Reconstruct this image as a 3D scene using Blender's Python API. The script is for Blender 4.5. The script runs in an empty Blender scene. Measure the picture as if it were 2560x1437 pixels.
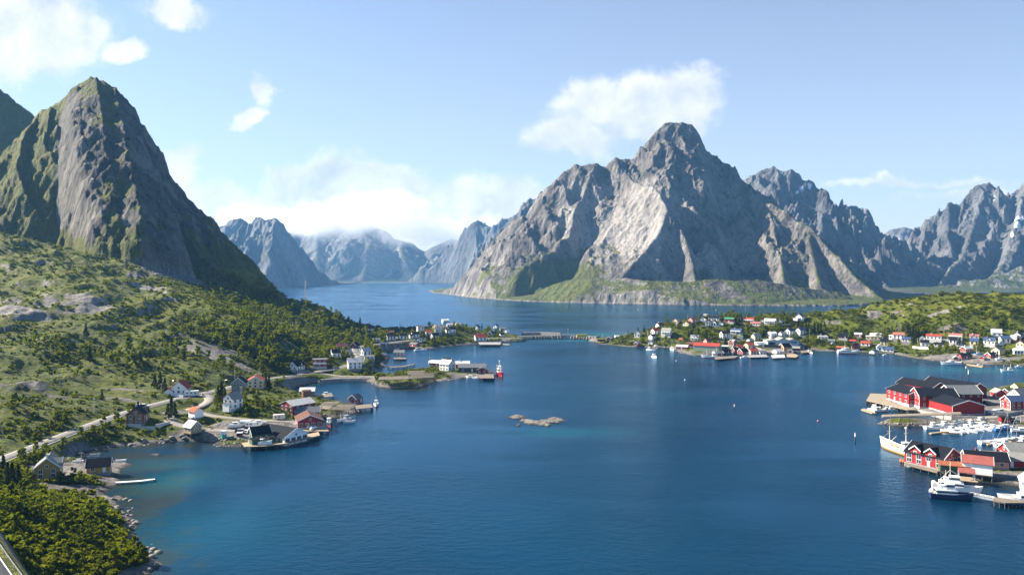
import bpy, bmesh, math, random
import numpy as np
from mathutils import Vector, Matrix
random.seed(7)
rng = np.random.default_rng(11)
S = bpy.context.scene
COL = S.collection
R = math.radians
# ------------------------------------------------------------------ camera, sky, sun, exposure
HC, F, CX, HY = 75.0, 1870.0, 1280.0, 682.0          # eye height (m), focal length / centre / horizon in photo pixels
cam = bpy.data.cameras.new('camera')
cam.sensor_width = 36.0; cam.lens = 36.0 * F / 2560.0
cam.shift_y = -(718.5 - HY) / 2560.0
cam.clip_start = 1.0; cam.clip_end = 60000.0
co = bpy.data.objects.new('camera', cam); COL.objects.link(co)
co.location = (0, 0, HC); co.rotation_euler = (R(90), 0, 0)
S.camera = co
SUN_AZ, SUN_EL = 73.0, 33.0                            # degrees left of the view axis, above the horizon
sun = bpy.data.lights.new('sun', 'SUN'); sun.energy = 5.0; sun.angle = R(0.5); sun.color = (1.0, 0.90, 0.75)
so = bpy.data.objects.new('sun', sun); COL.objects.link(so)
sd = Vector((-math.sin(R(SUN_AZ)) * math.cos(R(SUN_EL)), math.cos(R(SUN_AZ)) * math.cos(R(SUN_EL)), math.sin(R(SUN_EL))))
so.rotation_euler = sd.to_track_quat('Z', 'Y').to_euler(); so.location = (-300, 100, 900)
S.view_settings.view_transform = 'Standard'; S.view_settings.look = 'None'
S.view_settings.exposure = 1.70; S.view_settings.gamma = 1.0
S.cycles.max_bounces = 6; S.cycles.diffuse_bounces = 3; S.cycles.glossy_bounces = 3
S.cycles.transmission_bounces = 3; S.cycles.transparent_max_bounces = 6; S.cycles.volume_bounces = 3
S.cycles.use_denoising = True
S.cycles.volume_step_rate = 1.0; S.cycles.volume_max_steps = 128

def nd(nt, typ, ins=None, **props):
    n = nt.nodes.new(typ)
    for k, v in props.items():
        setattr(n, k, v)
    for k, v in (ins or {}).items():
        s = n.inputs[k]
        if isinstance(v, bpy.types.NodeSocket): nt.links.new(v, s)
        else: s.default_value = v
    return n
def mth(nt, op, a, b=None, c=None, clamp=False):
    n = nd(nt, 'ShaderNodeMath', operation=op); n.use_clamp = clamp
    for i, v in enumerate((a, b, c)):
        if v is None: continue
        if isinstance(v, bpy.types.NodeSocket): nt.links.new(v, n.inputs[i])
        else: n.inputs[i].default_value = v
    return n.outputs[0]
def mixc(nt, f, a, b, bt='MIX'):
    n = nd(nt, 'ShaderNodeMix', data_type='RGBA', blend_type=bt)
    for i, v in ((0, f), (6, a), (7, b)):
        if isinstance(v, bpy.types.NodeSocket): nt.links.new(v, n.inputs[i])
        else: n.inputs[i].default_value = v if i == 0 else ((*v, 1) if len(v) == 3 else v)
    return n.outputs[2]
def sstep(nt, x, lo, hi):
    n = nd(nt, 'ShaderNodeMapRange', interpolation_type='SMOOTHSTEP')
    nt.links.new(x, n.inputs[0]); n.inputs[1].default_value = lo; n.inputs[2].default_value = hi
    return n.outputs[0]
def noise(nt, vec, scale, detail=5, rough=0.55, dist=0.0):
    n = nd(nt, 'ShaderNodeTexNoise', {'Scale': scale, 'Detail': detail, 'Roughness': rough, 'Distortion': dist})
    nt.links.new(vec, n.inputs['Vector'])
    return n.outputs[0]

world = bpy.data.worlds.new('World'); S.world = world; world.use_nodes = True
nt = world.node_tree; nt.nodes.clear()
sky = nd(nt, 'ShaderNodeTexSky', sky_type='NISHITA', sun_disc=False, sun_elevation=R(SUN_EL),
         sun_rotation=R(-SUN_AZ), altitude=0.0, air_density=1.0, dust_density=0.6, ozone_density=6.0)
tc = nd(nt, 'ShaderNodeTexCoord')
sx = nd(nt, 'ShaderNodeSeparateXYZ', {0: tc.outputs['Generated']})
ys = mth(nt, 'MAXIMUM', sx.outputs[1], 0.02)
U = mth(nt, 'DIVIDE', sx.outputs[0], ys); V = mth(nt, 'DIVIDE', sx.outputs[2], ys)
ahead = mth(nt, 'GREATER_THAN', sx.outputs[1], 0.02)
uv = nd(nt, 'ShaderNodeCombineXYZ', {0: U, 1: V, 2: 0.3}).outputs[0]
wv = nd(nt, 'ShaderNodeTexNoise', {'Scale': 11.0, 'Detail': 5, 'Roughness': .6}); nt.links.new(uv, wv.inputs['Vector'])
ws_ = nd(nt, 'ShaderNodeSeparateColor', {0: wv.outputs['Color']})
U2 = mth(nt, 'ADD', U, mth(nt, 'MULTIPLY', mth(nt, 'SUBTRACT', ws_.outputs[0], .5), .10)); V2 = mth(nt, 'ADD', V, mth(nt, 'MULTIPLY', mth(nt, 'SUBTRACT', ws_.outputs[1], .5), .075))
n1 = noise(nt, uv, 9.0, 8, 0.6, 0.35)
n2 = noise(nt, uv, 26.0, 6, 0.6, 0.2)
warp = mth(nt, 'MULTIPLY_ADD', n2, 0.8, mth(nt, 'MULTIPLY', n1, 1.5))
# clouds: centre and half-size as directions (right, up of the view axis), weight
CLOUDS = [(60, 60, 200, 110, 1.5), (10, 130, 100, 90, 1.2), (190, 20, 110, 50, .8), (435, 28, 64, 34, 1.35), (300, 128, 58, 32, 1.3), (205, 105, 48, 34, 1.1),
          (655, 232, 28, 46, 1.2), (612, 288, 46, 20, 1.25), (560, 400, 70, 40, 0.2),
          (1580, 290, 180, 70, 1.3), (1440, 350, 120, 45, 1.3), (1690, 245, 125, 62, 1.3), (1500, 385, 130, 22, .6),
          (430, 420, 70, 50, 1.5), (530, 490, 80, 22, 1.2), (440, 530, 170, 75, 1.7), (570, 560, 170, 60, 1.65), (880, 510, 200, 72, 2.1), (975, 465, 90, 44, 2.2),
          (750, 525, 130, 55, 1.75), (1080, 540, 200, 70, 1.9), (1270, 520, 160, 60, 1.3), (1200, 570, 140, 45, 1.3), (900, 570, 320, 50, 1.6),
          (2250, 455, 260, 14, .95), (2400, 480, 220, 16, .85)]
acc = None
for px, py, rx, ry, w in CLOUDS:
    a = mth(nt, 'MULTIPLY_ADD', U2, F / rx, -(px - CX) / rx)
    b = mth(nt, 'MULTIPLY_ADD', V2, F / ry, -(HY - py) / ry)
    r2 = mth(nt, 'MULTIPLY_ADD', a, a, mth(nt, 'MULTIPLY', b, b))
    g = mth(nt, 'MULTIPLY', mth(nt, 'POWER', 2.718, mth(nt, 'MULTIPLY', r2, -0.6)), w)
    acc = g if acc is None else mth(nt, 'MAXIMUM', acc, g)
dens = mth(nt, 'ADD', acc, mth(nt, 'SUBTRACT', warp, 1.55))
dens = mth(nt, 'MULTIPLY', sstep(nt, dens, 0.0, 0.62), ahead)
off = nd(nt, 'ShaderNodeVectorMath', {0: uv, 1: (-.022, .020, 0)}, operation='ADD').outputs[0]
shade = mth(nt, 'MULTIPLY_ADD', mth(nt, 'SUBTRACT', noise(nt, uv, 10.0, 6, .55, .3), noise(nt, off, 10.0, 6, .55, .3)), 2.6, .62, True)
ccol = mixc(nt, shade, (4.0, 4.4, 5.1), (6.7, 6.75, 6.8))
pale_f = mth(nt, 'MULTIPLY', mth(nt, 'POWER', 2.718, mth(nt, 'MULTIPLY', mth(nt, 'ABSOLUTE', V), -3.0)), .74)
hz = nd(nt, 'ShaderNodeMix', data_type='RGBA'); nt.links.new(pale_f, hz.inputs[0]); nt.links.new(sky.outputs[0], hz.inputs[6]); hz.inputs[7].default_value = (5.7, 6.0, 6.5, 1)
skyc = mixc(nt, dens, hz.outputs[2], ccol)
bg = nd(nt, 'ShaderNodeBackground', {'Color': skyc, 'Strength': 0.052})
nt.links.new(bg.outputs[0], nd(nt, 'ShaderNodeOutputWorld').inputs[0])

# ------------------------------------------------------------------ numeric helpers
PERM = np.concatenate([rng.permutation(512)] * 2)
GA = rng.uniform(0, 2 * np.pi, 512)
def pn(x, y, seed=0):
    xi = np.floor(x).astype(np.int64); yi = np.floor(y).astype(np.int64)
    xf = x - xi; yf = y - yi
    u = xf * xf * xf * (xf * (xf * 6 - 15) + 10); v = yf * yf * yf * (yf * (yf * 6 - 15) + 10)
    def g(ix, iy, dx, dy):
        a = GA[PERM[(PERM[(ix + seed * 37) & 511] + iy) & 511]]
        return np.cos(a) * dx + np.sin(a) * dy
    a = g(xi, yi, xf, yf); b = g(xi + 1, yi, xf - 1, yf)
    c = g(xi, yi + 1, xf, yf - 1); d = g(xi + 1, yi + 1, xf - 1, yf - 1)
    return 1.5 * ((a + (b - a) * u) * (1 - v) + (c + (d - c) * u) * v)
def fbm(x, y, oct=5, seed=0, gain=.5):
    s = 0; a = 1.0
    for i in range(oct):
        s = s + a * pn(x, y, seed + i); x = x * 2.03 + 5.1; y = y * 2.03 - 3.7; a *= gain
    return s
def ridged(x, y, oct=5, seed=0, gain=.5):
    s = 0; a = 1.0; w = 1.0
    for i in range(oct):
        n = 1 - np.abs(pn(x, y, seed + i)); n = n * n * w
        s = s + a * n; w = np.clip(n * 1.6, 0, 1); x = x * 2.07 + 1.3; y = y * 2.07 - 2.9; a *= gain
    return s
def ss(x, lo, hi):
    t = np.clip((x - lo) / (hi - lo), 0, 1); return t * t * (3 - 2 * t)
def P0(px, py, z=0.0):                                # photo pixel of a point at height z -> world x, y
    Y = (HC - z) * F / (py - HY); return ((px - CX) / F * Y, Y)
def PY(px, py, Y):                                    # photo pixel at distance Y -> world x, y, z
    return ((px - CX) / F * Y, Y, HC - (py - HY) / F * Y)
def poly_w(pts):
    out = []
    for p in pts:
        out.append((p[1], p[2]) if p[0] == 'w' else P0(*p))
    return np.array(out)
def sdf(x, y, P):                                     # signed distance, positive inside
    d2 = np.full(x.shape, 1e18); ins = np.zeros(x.shape, bool)
    n = len(P)
    for i in range(n):
        ax, ay = P[i]; bx, by = P[(i + 1) % n]
        ex, ey = bx - ax, by - ay
        t = np.clip(((x - ax) * ex + (y - ay) * ey) / (ex * ex + ey * ey + 1e-9), 0, 1)
        d2 = np.minimum(d2, (x - ax - t * ex) ** 2 + (y - ay - t * ey) ** 2)
        c = ((ay > y) != (by > y)) & (x < (bx - ax) * (y - ay) / ((by - ay) if by != ay else 1e-9) + ax)
        ins ^= c
    d = np.sqrt(d2); return np.where(ins, d, -d)
def tps(pts, vals, lam=1e-3):
    P = np.array(pts, float); n = len(P)
    d = np.hypot(P[:, None, 0] - P[None, :, 0], P[:, None, 1] - P[None, :, 1])
    K = np.where(d > 0, d * d * np.log(d + 1e-12), 0) + lam * np.eye(n)
    Q = np.c_[np.ones(n), P]
    A = np.block([[K, Q], [Q.T, np.zeros((3, 3))]])
    w = np.linalg.solve(A, np.r_[vals, 0, 0, 0])
    def f(a, b):
        o = w[n] + w[n + 1] * a + w[n + 2] * b
        for i in range(n):
            r2 = (a - P[i, 0]) ** 2 + (b - P[i, 1]) ** 2
            o = o + w[i] * 0.5 * r2 * np.log(r2 + 1e-12)
        return o
    return f
def mesh_np(name, V, Fq, mat=None, smooth=True, attrs=None, parent=None):
    me = bpy.data.meshes.new(name)
    V = np.ascontiguousarray(V, np.float32); Fq = np.ascontiguousarray(Fq, np.int32); k = Fq.shape[1]
    me.vertices.add(len(V)); me.vertices.foreach_set('co', V.ravel())
    me.loops.add(Fq.size); me.loops.foreach_set('vertex_index', Fq.ravel())
    me.polygons.add(len(Fq)); me.polygons.foreach_set('loop_start', np.arange(len(Fq), dtype=np.int32) * k)
    me.polygons.foreach_set('loop_total', np.full(len(Fq), k, np.int32))
    if smooth: me.polygons.foreach_set('use_smooth', np.ones(len(Fq), bool))
    for an, A in (attrs or {}).items():
        at = me.color_attributes.new(an, 'FLOAT_COLOR', 'POINT')
        B = np.ones((len(V), 4), np.float32); B[:, :A.shape[1]] = A
        at.data.foreach_set('color', B.ravel())
    me.update(calc_edges=True)
    if mat is not None: me.materials.append(mat)
    o = bpy.data.objects.new(name, me); COL.objects.link(o)
    if parent is not None: o.parent = parent
    return o
def grid_mesh(name, X, Y, Z, keep, mat, attrs=None):   # X, Y, Z are 2-D arrays
    r, c = X.shape
    idx = np.arange(r * c).reshape(r, c)
    q = np.stack([idx[:-1, :-1], idx[:-1, 1:], idx[1:, 1:], idx[1:, :-1]], -1).reshape(-1, 4)
    kf = keep.ravel()[q].any(1); q = q[kf]
    used = np.zeros(r * c, bool); used[q.ravel()] = True
    remap = np.cumsum(used) - 1
    V = np.stack([X.ravel(), Y.ravel(), Z.ravel()], -1)[used]
    at = {k: a.reshape(-1, a.shape[-1])[used] for k, a in (attrs or {}).items()}
    return mesh_np(name, V, remap[q], mat, True, at)
def struct(o, label=None):
    o['kind'] = 'structure'
    if label: o['label'] = label
    return o
def tag(o, label=None, cat=None, group=None, kind=None):
    if label: o['label'] = label
    if cat: o['category'] = cat
    if group: o['group'] = group
    if kind: o['kind'] = kind
    return o

# ------------------------------------------------------------------ terrain materials
def terrain_mat(name, fs, rock_lo, rock_hi, veg_lo, veg_mid, veg_hi, bump, streak=(1, 1, .35), rough=0.9):
    """fs: size in metres of the main surface detail; mask attribute: r plants, g pale slab / gravel, b snow, a wet dark"""
    m = bpy.data.materials.new(name); m.use_nodes = True; nt = m.node_tree; nt.nodes.clear()
    pos = nd(nt, 'ShaderNodeNewGeometry').outputs['Position']
    mp = nd(nt, 'ShaderNodeMapping', {'Scale': streak}); nt.links.new(pos, mp.inputs[0]); sp = mp.outputs[0]
    at = nd(nt, 'ShaderNodeAttribute', attribute_name='mask')
    mk = nd(nt, 'ShaderNodeSeparateColor', {0: at.outputs['Color']})
    nb = noise(nt, sp, .35 / fs, 7, .62, .4); nm = noise(nt, sp, 1.4 / fs, 6, .65, .6); nf = noise(nt, pos, 6.0 / fs, 4, .6)
    rk = mixc(nt, sstep(nt, nb, .32, .68), rock_lo, rock_hi)
    crack = sstep(nt, nm, .30, .52)
    rk = mixc(nt, crack, tuple(c * .3 for c in rock_lo), rk)
    lich = sstep(nt, noise(nt, pos, .8 / fs, 5, .6), .52, .72)
    rk = mixc(nt, mth(nt, 'MULTIPLY', lich, .55), rk, (.115, .085, .05))
    pale = mixc(nt, sstep(nt, nm, .25, .6), tuple(c * .75 for c in rock_hi), tuple(min(c * 1.75, .6) for c in rock_hi))
    rk = mixc(nt, mk.outputs[1], rk, pale)
    vg = mixc(nt, sstep(nt, nb, .33, .62), veg_lo, veg_mid)
    vg = mixc(nt, sstep(nt, mth(nt, 'MULTIPLY_ADD', nm, .6, mth(nt, 'MULTIPLY', nf, .4)), .46, .68), vg, veg_hi)
    tuss = sstep(nt, mth(nt, 'MULTIPLY_ADD', nf, .65, mth(nt, 'MULTIPLY', nm, .35)), .33, .5)
    vg = mixc(nt, tuss, tuple(c * .45 for c in veg_lo), vg)  # gaps between tussocks darkened in the colour to stand in for small shadows
    vg = mixc(nt, mth(nt, 'MULTIPLY', mk.outputs[1], .75), vg, mixc(nt, sstep(nt, nf, .35, .65), veg_mid, veg_hi))
    vmask = mth(nt, 'ADD', mk.outputs[0], mth(nt, 'MULTIPLY', mth(nt, 'SUBTRACT', mth(nt, 'MULTIPLY_ADD', nm, .6, mth(nt, 'MULTIPLY', nf, .4)), .5), 1.1))
    vmask = sstep(nt, vmask, .40, .60)
    col = mixc(nt, vmask, rk, vg)
    col = mixc(nt, mk.outputs[2], col, (.86, .88, .9))
    col = mixc(nt, mth(nt, 'MULTIPLY', mth(nt, 'SUBTRACT', 1.0, at.outputs['Alpha']), .85), col, (.028, .024, .018))
    h = mth(nt, 'ADD', mth(nt, 'MULTIPLY_ADD', nm, .55, mth(nt, 'MULTIPLY', nf, .16)), nb)
    bp = nd(nt, 'ShaderNodeBump', {'Strength': bump, 'Distance': fs * 1.5, 'Height': h})
    b = nd(nt, 'ShaderNodeBsdfPrincipled', {'Base Color': col, 'Roughness': rough, 'Specular IOR Level': .25, 'Normal': bp.outputs[0]})
    nt.links.new(b.outputs[0], nd(nt, 'ShaderNodeOutputMaterial').inputs[0])
    return m
M_GROUND = terrain_mat('heath_ground', 3.0, (.060, .058, .056), (.185, .17, .155), (.021, .036, .003), (.074, .104, .004), (.165, .150, .007), 1.0, (.55, 1, .6))
M_PEAK = terrain_mat('near_peak_rock', 9.0, (.022, .022, .024), (.140, .130, .116), (.024, .036, .004), (.075, .092, .006), (.14, .125, .014), 1.0)
M_OLS = terrain_mat('grey_mountain_rock', 16.0, (.055, .050, .048), (.205, .188, .172), (.038, .056, .012), (.085, .108, .018), (.135, .115, .035), .9)
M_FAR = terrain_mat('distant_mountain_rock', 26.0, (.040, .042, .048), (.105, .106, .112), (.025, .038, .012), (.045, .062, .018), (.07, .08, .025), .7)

# ------------------------------------------------------------------ the land near the village
U0, U1, NU = -0.84, 0.84, 1080
L0, L1, NL = math.log(118.0), math.log(1650.0), 820
ug = np.linspace(U0, U1, NU); lg = np.linspace(L0, L1, NL)
LG, UG = np.meshgrid(lg, ug, indexing='ij')
YG = np.exp(LG); XG = UG * YG
def coarse(fn, st=3):                                  # evaluate on a coarser grid, then bilinear up
    us = np.linspace(U0, U1, NU // st); ls = np.linspace(L0, L1, NL // st)
    l2, u2 = np.meshgrid(ls, us, indexing='ij'); y2 = np.exp(l2)
    return up(fn(u2 * y2, y2, u2, l2))
def up(A):
    r, c = A.shape
    fi = np.linspace(0, r - 1, NL); fj = np.linspace(0, c - 1, NU)
    i0 = np.minimum(fi.astype(int), r - 2); j0 = np.minimum(fj.astype(int), c - 2)
    ti = (fi - i0)[:, None]; tj = (fj - j0)[None, :]
    return (A[i0][:, j0] * (1 - ti) * (1 - tj) + A[i0 + 1][:, j0] * ti * (1 - tj) + A[i0][:, j0 + 1] * (1 - ti) * tj + A[i0 + 1][:, j0 + 1] * ti * tj)
POLY_L = poly_w([('w', -420, 60), ('w', -150, 60), (200, 1700), (250, 1560), (331, 1437), (375, 1430), (395, 1411), (384, 1391), (379, 1373), (353, 1362), (348, 1347),
    (340, 1330), (346, 1318), (326, 1299), (320, 1288), (302, 1272), (280, 1252), (254, 1237), (275, 1222), (302, 1208), (289, 1200), (278, 1193), (294, 1184), (296, 1173),
    (335, 1162), (309, 1155), (238, 1160), (187, 1150), (190, 1135), (209, 1131), (276, 1120), (317, 1113), (332, 1115), (373, 1109), (430, 1102), (478, 1094), (523, 1094),
    (534, 1113), (579, 1117), (609, 1115), (640, 1104), (700, 1093), (745, 1082), (770, 1070), (792, 1058), (803, 1045), (843, 1044), (871, 1039), (896, 1025), (886, 1014), (851, 1005), (843, 999),
    (806, 996), (781, 991), (756, 983), (731, 975), (731, 966), (741, 964), (763, 960), (791, 956), (801, 956), (856, 952), (932, 951), (928, 953), (932, 958), (948, 968), (991, 973), (1041, 972),
    (1078, 960), (1091, 955), (1116, 949), (1148, 945), (1156, 943), (1234, 945), (1231, 930), (1221, 924), (1191, 914), (1133, 910), (1081, 910), (1076, 919), (1066, 924), (1021, 927),
    (990, 936), (945, 940), (935, 935), (955, 925), (968, 903), (975, 893), (955, 884), (946, 876), (965, 872), (1006, 873), (1040, 870), (1067, 872), (1126, 865), (1182, 860), (1252, 856), (1299, 850),
    (1303, 845), (1290, 839), (1240, 838), (1180, 838), (1100, 838), (1000, 837), (930, 836), ('w', -250, 960), ('w', -420, 1250), ('w', -700, 1640), ('w', -1600, 1640), ('w', -1600, 60)])
POLY_R = poly_w([(1480, 851), (1500, 861), (1560, 866), (1600, 868), (1640, 868), (1680, 869), (1695, 878), (1730, 888), (1765, 888), (1790, 884), (1840, 884), (1850, 886), (1900, 887), (1960, 885),
    (1990, 880), (2020, 873), (2075, 878), (2090, 878), (2150, 879), (2180, 884), (2235, 884), (2270, 893), (2330, 902), (2380, 904), (2420, 909), (2480, 912), (2570, 914), ('w', 480, 600),
    ('w', 800, 640), ('w', 900, 1000), ('w', 600, 1060), ('w', 430, 1000), ('w', 380, 960), ('w', 290, 935), ('w', 200, 905), (1600, 839), (1540, 840), (1490, 845)])
POLY_H = poly_w([(2166, 1003), (2175, 985), (2225, 987), (2340, 978), (2420, 968), (2480, 973), (2500, 966), (2570, 962), ('w', 420, 500), ('w', 470, 400), ('w', 420, 330), (2575, 1076), (2523, 1066),
    (2478, 1057), (2432, 1055), (2371, 1057), (2300, 1062), (2270, 1067), (2230, 1064), (2195, 1056), (2205, 1050), (2240, 1046), (2300, 1048), (2362, 1049), (2290, 1032), (2250, 1020)])
POLY_B = poly_w([(2268, 1152), (2300, 1163), (2350, 1174), (2385, 1184), (2410, 1196), (2440, 1204), (2470, 1201), (2500, 1207), (2530, 1214), (2580, 1222), ('w', 300, 255), ('w', 420, 260), ('w', 420, 310),
    (2575, 1128), (2440, 1137), (2390, 1143), (2345, 1152), (2300, 1143), (2275, 1144)])
def cz(l): return [(px, py, (HC - z) * F / (py - HY)) for px, py, z in l]
CT_L = cz([(0, 1437, 18), (0, 1360, 17), (60, 1437, 16), (170, 1400, 10), (100, 1300, 10), (30, 1270, 11), (250, 1330, 6.5), (300, 1380, 4), (200, 1260, 5), (100, 1215, 4), (250, 1195, 2.6), (0, 1230, 7.5),
    (0, 1180, 5.4), (60, 1180, 4.6), (150, 1150, 3.6), (0, 1150, 5), (100, 1113, 5.2), (200, 1073, 6), (300, 1037, 7.5), (420, 1003, 9.3), (500, 983, 10), (530, 985, 10), (-300, 1150, 8), (-300, 1437, 22),
    (220, 1105, 3.6), (320, 1090, 4), (430, 1080, 3.6), (300, 1070, 5), (400, 1060, 5.6), (345, 1060, 5.6), (490, 1048, 5.6), (482, 1086, 2), (583, 1027, 8), (600, 985, 10), (452, 990, 12), (642, 972, 9), (700, 1000, 8),
    (740, 985, 3), (680, 1082, 2.4), (620, 1072, 2.6), (560, 1062, 3.5), (750, 1030, 4), (780, 1005, 4), (850, 1030, 3), (560, 1035, 6), (600, 1090, 2.2), (745, 933, 5), (800, 925, 6), (885, 930, 4.5), (830, 905, 10), (850, 888, 12),
    (890, 880, 9), (900, 868, 9), (930, 890, 7), (960, 885, 4), (940, 910, 4), (1000, 860, 6), (1040, 845, 7), (980, 845, 8), (940, 850, 9), (1100, 850, 5), (1100, 830, 12), (1050, 825, 12),
    (930, 830, 12), (1000, 830, 10), (1110, 815, 14.5), (1170, 822, 10), (1210, 830, 7), (1250, 835, 5), (1200, 845, 4), (1000, 955, 2.6), (1060, 950, 2.6), (1130, 930, 3), (1180, 935, 2.2), (1215, 935, 2), (870, 940.5, 2.7), (940, 940.5, 2.7)])
CT_L += [(0, 1060, 320), (0, 1000, 345), (0, 900, 430), (0, 800, 520), (0, 762, 555), (0, 740, 600), (0, 700, 640), (0, 600, 720), (0, 480, 840), (-300, 900, 430), (-300, 700, 640), (-300, 480, 840),
    (220, 1000, 370), (220, 960, 405), (220, 900, 455), (220, 830, 515), (220, 778, 560), (215, 735, 590), (260, 690, 680), (220, 640, 735), (220, 575, 800), (130, 770, 560), (330, 770, 590), (320, 720, 640),
    (400, 960, 412), (400, 900, 470), (400, 850, 525), (400, 780, 600), (400, 720, 670), (400, 670, 745), (400, 630, 780), (550, 940, 445), (550, 908, 462), (550, 840, 492), (550, 800, 550), (550, 740, 640),
    (540, 690, 730), (300, 600, 790), (480, 660, 760), (480, 870, 500), (480, 915, 455), (620, 920, 465), (640, 870, 510), (660, 940, 470), (680, 900, 520), (700, 860, 560), (700, 815, 650), (640, 775, 650), (600, 740, 745), (690, 785, 735), (780, 905, 560), (800, 880, 600), (760, 840, 640),
    (780, 860, 620), (850, 850, 690), (900, 850, 740), (820, 800, 745), (760, 760, 780), (880, 822, 770), (910, 828, 775)]
def fit(ct, extra=()):
    pts = []; vals = []
    for px, py, Y in ct:
        X, _, z = PY(px, py, Y); pts.append((X / Y * 3, math.log(Y) * 2)); vals.append(z / Y)
    for X, Y, z in extra: pts.append((X / Y * 3, math.log(Y) * 2)); vals.append(z / Y)
    f = tps(pts, np.array(vals), 2e-3)
    return coarse(lambda x, y, u, l: f(u * 3, l * 2), 6) * YG
zL = fit(CT_L, [(-250, 930, 8), (-420, 1150, 30), (-700, 1300, 120), (-1000, 1100, 250), (-330, 850, 25), (-300, 780, 38)])
CT_R = cz([(1560, 850, 3.5), (1640, 850, 5), (1700, 870, 4), (1760, 870, 4), (1900, 870, 3.5), (2000, 865, 4), (2100, 870, 3), (2200, 870, 3), (2300, 885, 3), (2450, 890, 4), (2540, 890, 5), (1620, 830, 10), (1680, 818, 17),
    (1760, 805, 21), (1740, 840, 9), (1850, 815, 18), (1950, 820, 16), (1850, 850, 7), (1950, 845, 8), (2050, 850, 7), (2200, 845, 10), (2200, 858, 6), (2300, 850, 11), (2400, 850, 12), (2500, 850, 13), (2480, 870, 8), (2400, 870, 8)])
CT_R += [(1720, 798, 850), (1790, 785, 870), (1850, 780, 880), (1920, 778, 880), (1985, 789, 880), (2020, 787, 880), (2080, 775, 880), (2140, 770, 870), (2230, 752, 850), (2330, 743, 830), (2440, 739, 810), (2500, 742, 800), (2560, 749, 790),
         (2300, 800, 740), (2400, 800, 720), (2500, 800, 715), (2200, 815, 770), (2100, 820, 780), (2010, 830, 780), (2700, 760, 790), (2700, 850, 650), (1900, 795, 830)]
zR = fit(CT_R, [(250, 905, 5), (380, 940, 15), (600, 950, 40)])

dL = coarse(lambda x, y, u, l: sdf(x, y, POLY_L), 2)
dR = coarse(lambda x, y, u, l: sdf(x, y, POLY_R), 2)
dH = coarse(lambda x, y, u, l: sdf(x, y, POLY_H), 2)
dB = coarse(lambda x, y, u, l: sdf(x, y, POLY_B), 2)
jag = fbm(XG / 14, YG / 14, 4, 3) * 1.6 + fbm(XG / 5, YG / 5, 2, 8) * .5
def shore(d, a=.34): return np.where(d > 0, .12 + a * d, d * .35)
DA = np.maximum(np.maximum(dL, dR), np.maximum(dH, dB))
dj = DA + jag * ss(DA, -6, 0) * 1.0
base = np.where(dL > -40, zL, zR)
base = np.where(dH > -6, 1.9 + .02 * np.maximum(dH, 0), base)
base = np.where(dB > -6, 1.6 + .02 * np.maximum(dB, 0), base)
# rough ground: knolls and hollows that grow with height above the shore
wild = ss(base, 9, 22)
rough_n = (ridged(XG / 60, YG / 60, 5, 21) - 1.0) * 4.5 + fbm(XG / 22, YG / 22, 4, 31) * 1.2
small = fbm(XG / 9, YG / 9, 4, 41) * .45
landz = np.maximum(base, .6) + wild * rough_n * ss(DA, 5, 40) + small
sh = shore(dj)
k = .8
HG = np.where(dj > 0, -np.log(np.exp(-np.clip(landz, 0, 200) / k) + np.exp(-np.clip(sh, 0, 200) / k)) * k, sh)
HG = np.where(dj > 0, np.maximum(HG, .02), HG)

# ------------------------------------------------------------------ mountains from ridge lines
def ridge_field(X, Y, ridges, warp=0., ws=100., seed=0, flute=0., fl_len=60.):
    d0 = np.full(X.shape, 1e9)
    for rd in ridges:
        W = [PY(*p) for p in rd[2]]
        for (ax, ay, az), (bx, by, bz) in zip(W[:-1], W[1:]):
            ex, ey = bx - ax, by - ay
            t = np.clip(((X - ax) * ex + (Y - ay) * ey) / (ex * ex + ey * ey + 1e-6), 0, 1)
            d0 = np.minimum(d0, np.hypot(X - ax - t * ex, Y - ay - t * ey))
    wf = warp * (.25 + .75 * ss(d0, ws * .1, ws * .8))
    wx = X + wf * fbm(X / ws, Y / ws, 5, seed); wy = Y + wf * fbm(X / ws + 9, Y / ws + 4, 5, seed + 5)
    best = np.full(X.shape, -1e9); tt = np.zeros(X.shape); dd = np.zeros(X.shape)
    t0 = 0.0
    for rd in ridges:
        slope, L, pts = rd[:3]; d1 = rd[3] if len(rd) > 3 else None
        W = [PY(*p) for p in pts]
        for (ax, ay, az), (bx, by, bz) in zip(W[:-1], W[1:]):
            ex, ey = bx - ax, by - ay; ln = math.hypot(ex, ey) + 1e-6
            t = np.clip(((wx - ax) * ex + (wy - ay) * ey) / (ln * ln), 0, 1)
            d = np.hypot(wx - ax - t * ex, wy - ay - t * ey)
            h = az + (bz - az) * t - slope * (.42 * d + .58 * L * .5 * (1 - np.exp(-d / (L * .5))))
            if d1 is not None: h = az + (bz - az) * t - slope * d - 2.6 * np.maximum(0, d - d1)
            m = h > best
            best = np.where(m, h, best); tt = np.where(m, t0 + t * ln, tt); dd = np.where(m, d, dd)
            t0 += ln
        t0 += 500
    if flute:
        fl = ridged(tt / fl_len, dd / (fl_len * 5), 4, seed + 9) - .9
        f2 = ridged(tt / (fl_len * .33) + .4 * pn(X / fl_len, Y / fl_len, 3), dd / (fl_len * 2.2), 4, seed + 14) - .9
        best = best + (flute * fl + flute * .5 * f2) * (.12 + .88 * ss(dd, 0, fl_len * 1.6))
    return best, dd
def slope_of(X, Y, Z):
    # slope magnitude on the (log distance, direction) grid
    dzr = np.gradient(Z, axis=0); dzc = np.gradient(Z, axis=1)
    dxr = np.gradient(X, axis=0); dyr = np.gradient(Y, axis=0); dxc = np.gradient(X, axis=1); dyc = np.gradient(Y, axis=1)
    det = dxr * dyc - dxc * dyr
    gx = (dzr * dyc - dzc * dyr) / det; gy = (dxr * dzc - dxc * dzr) / det
    return np.hypot(gx, gy), gx, gy

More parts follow.
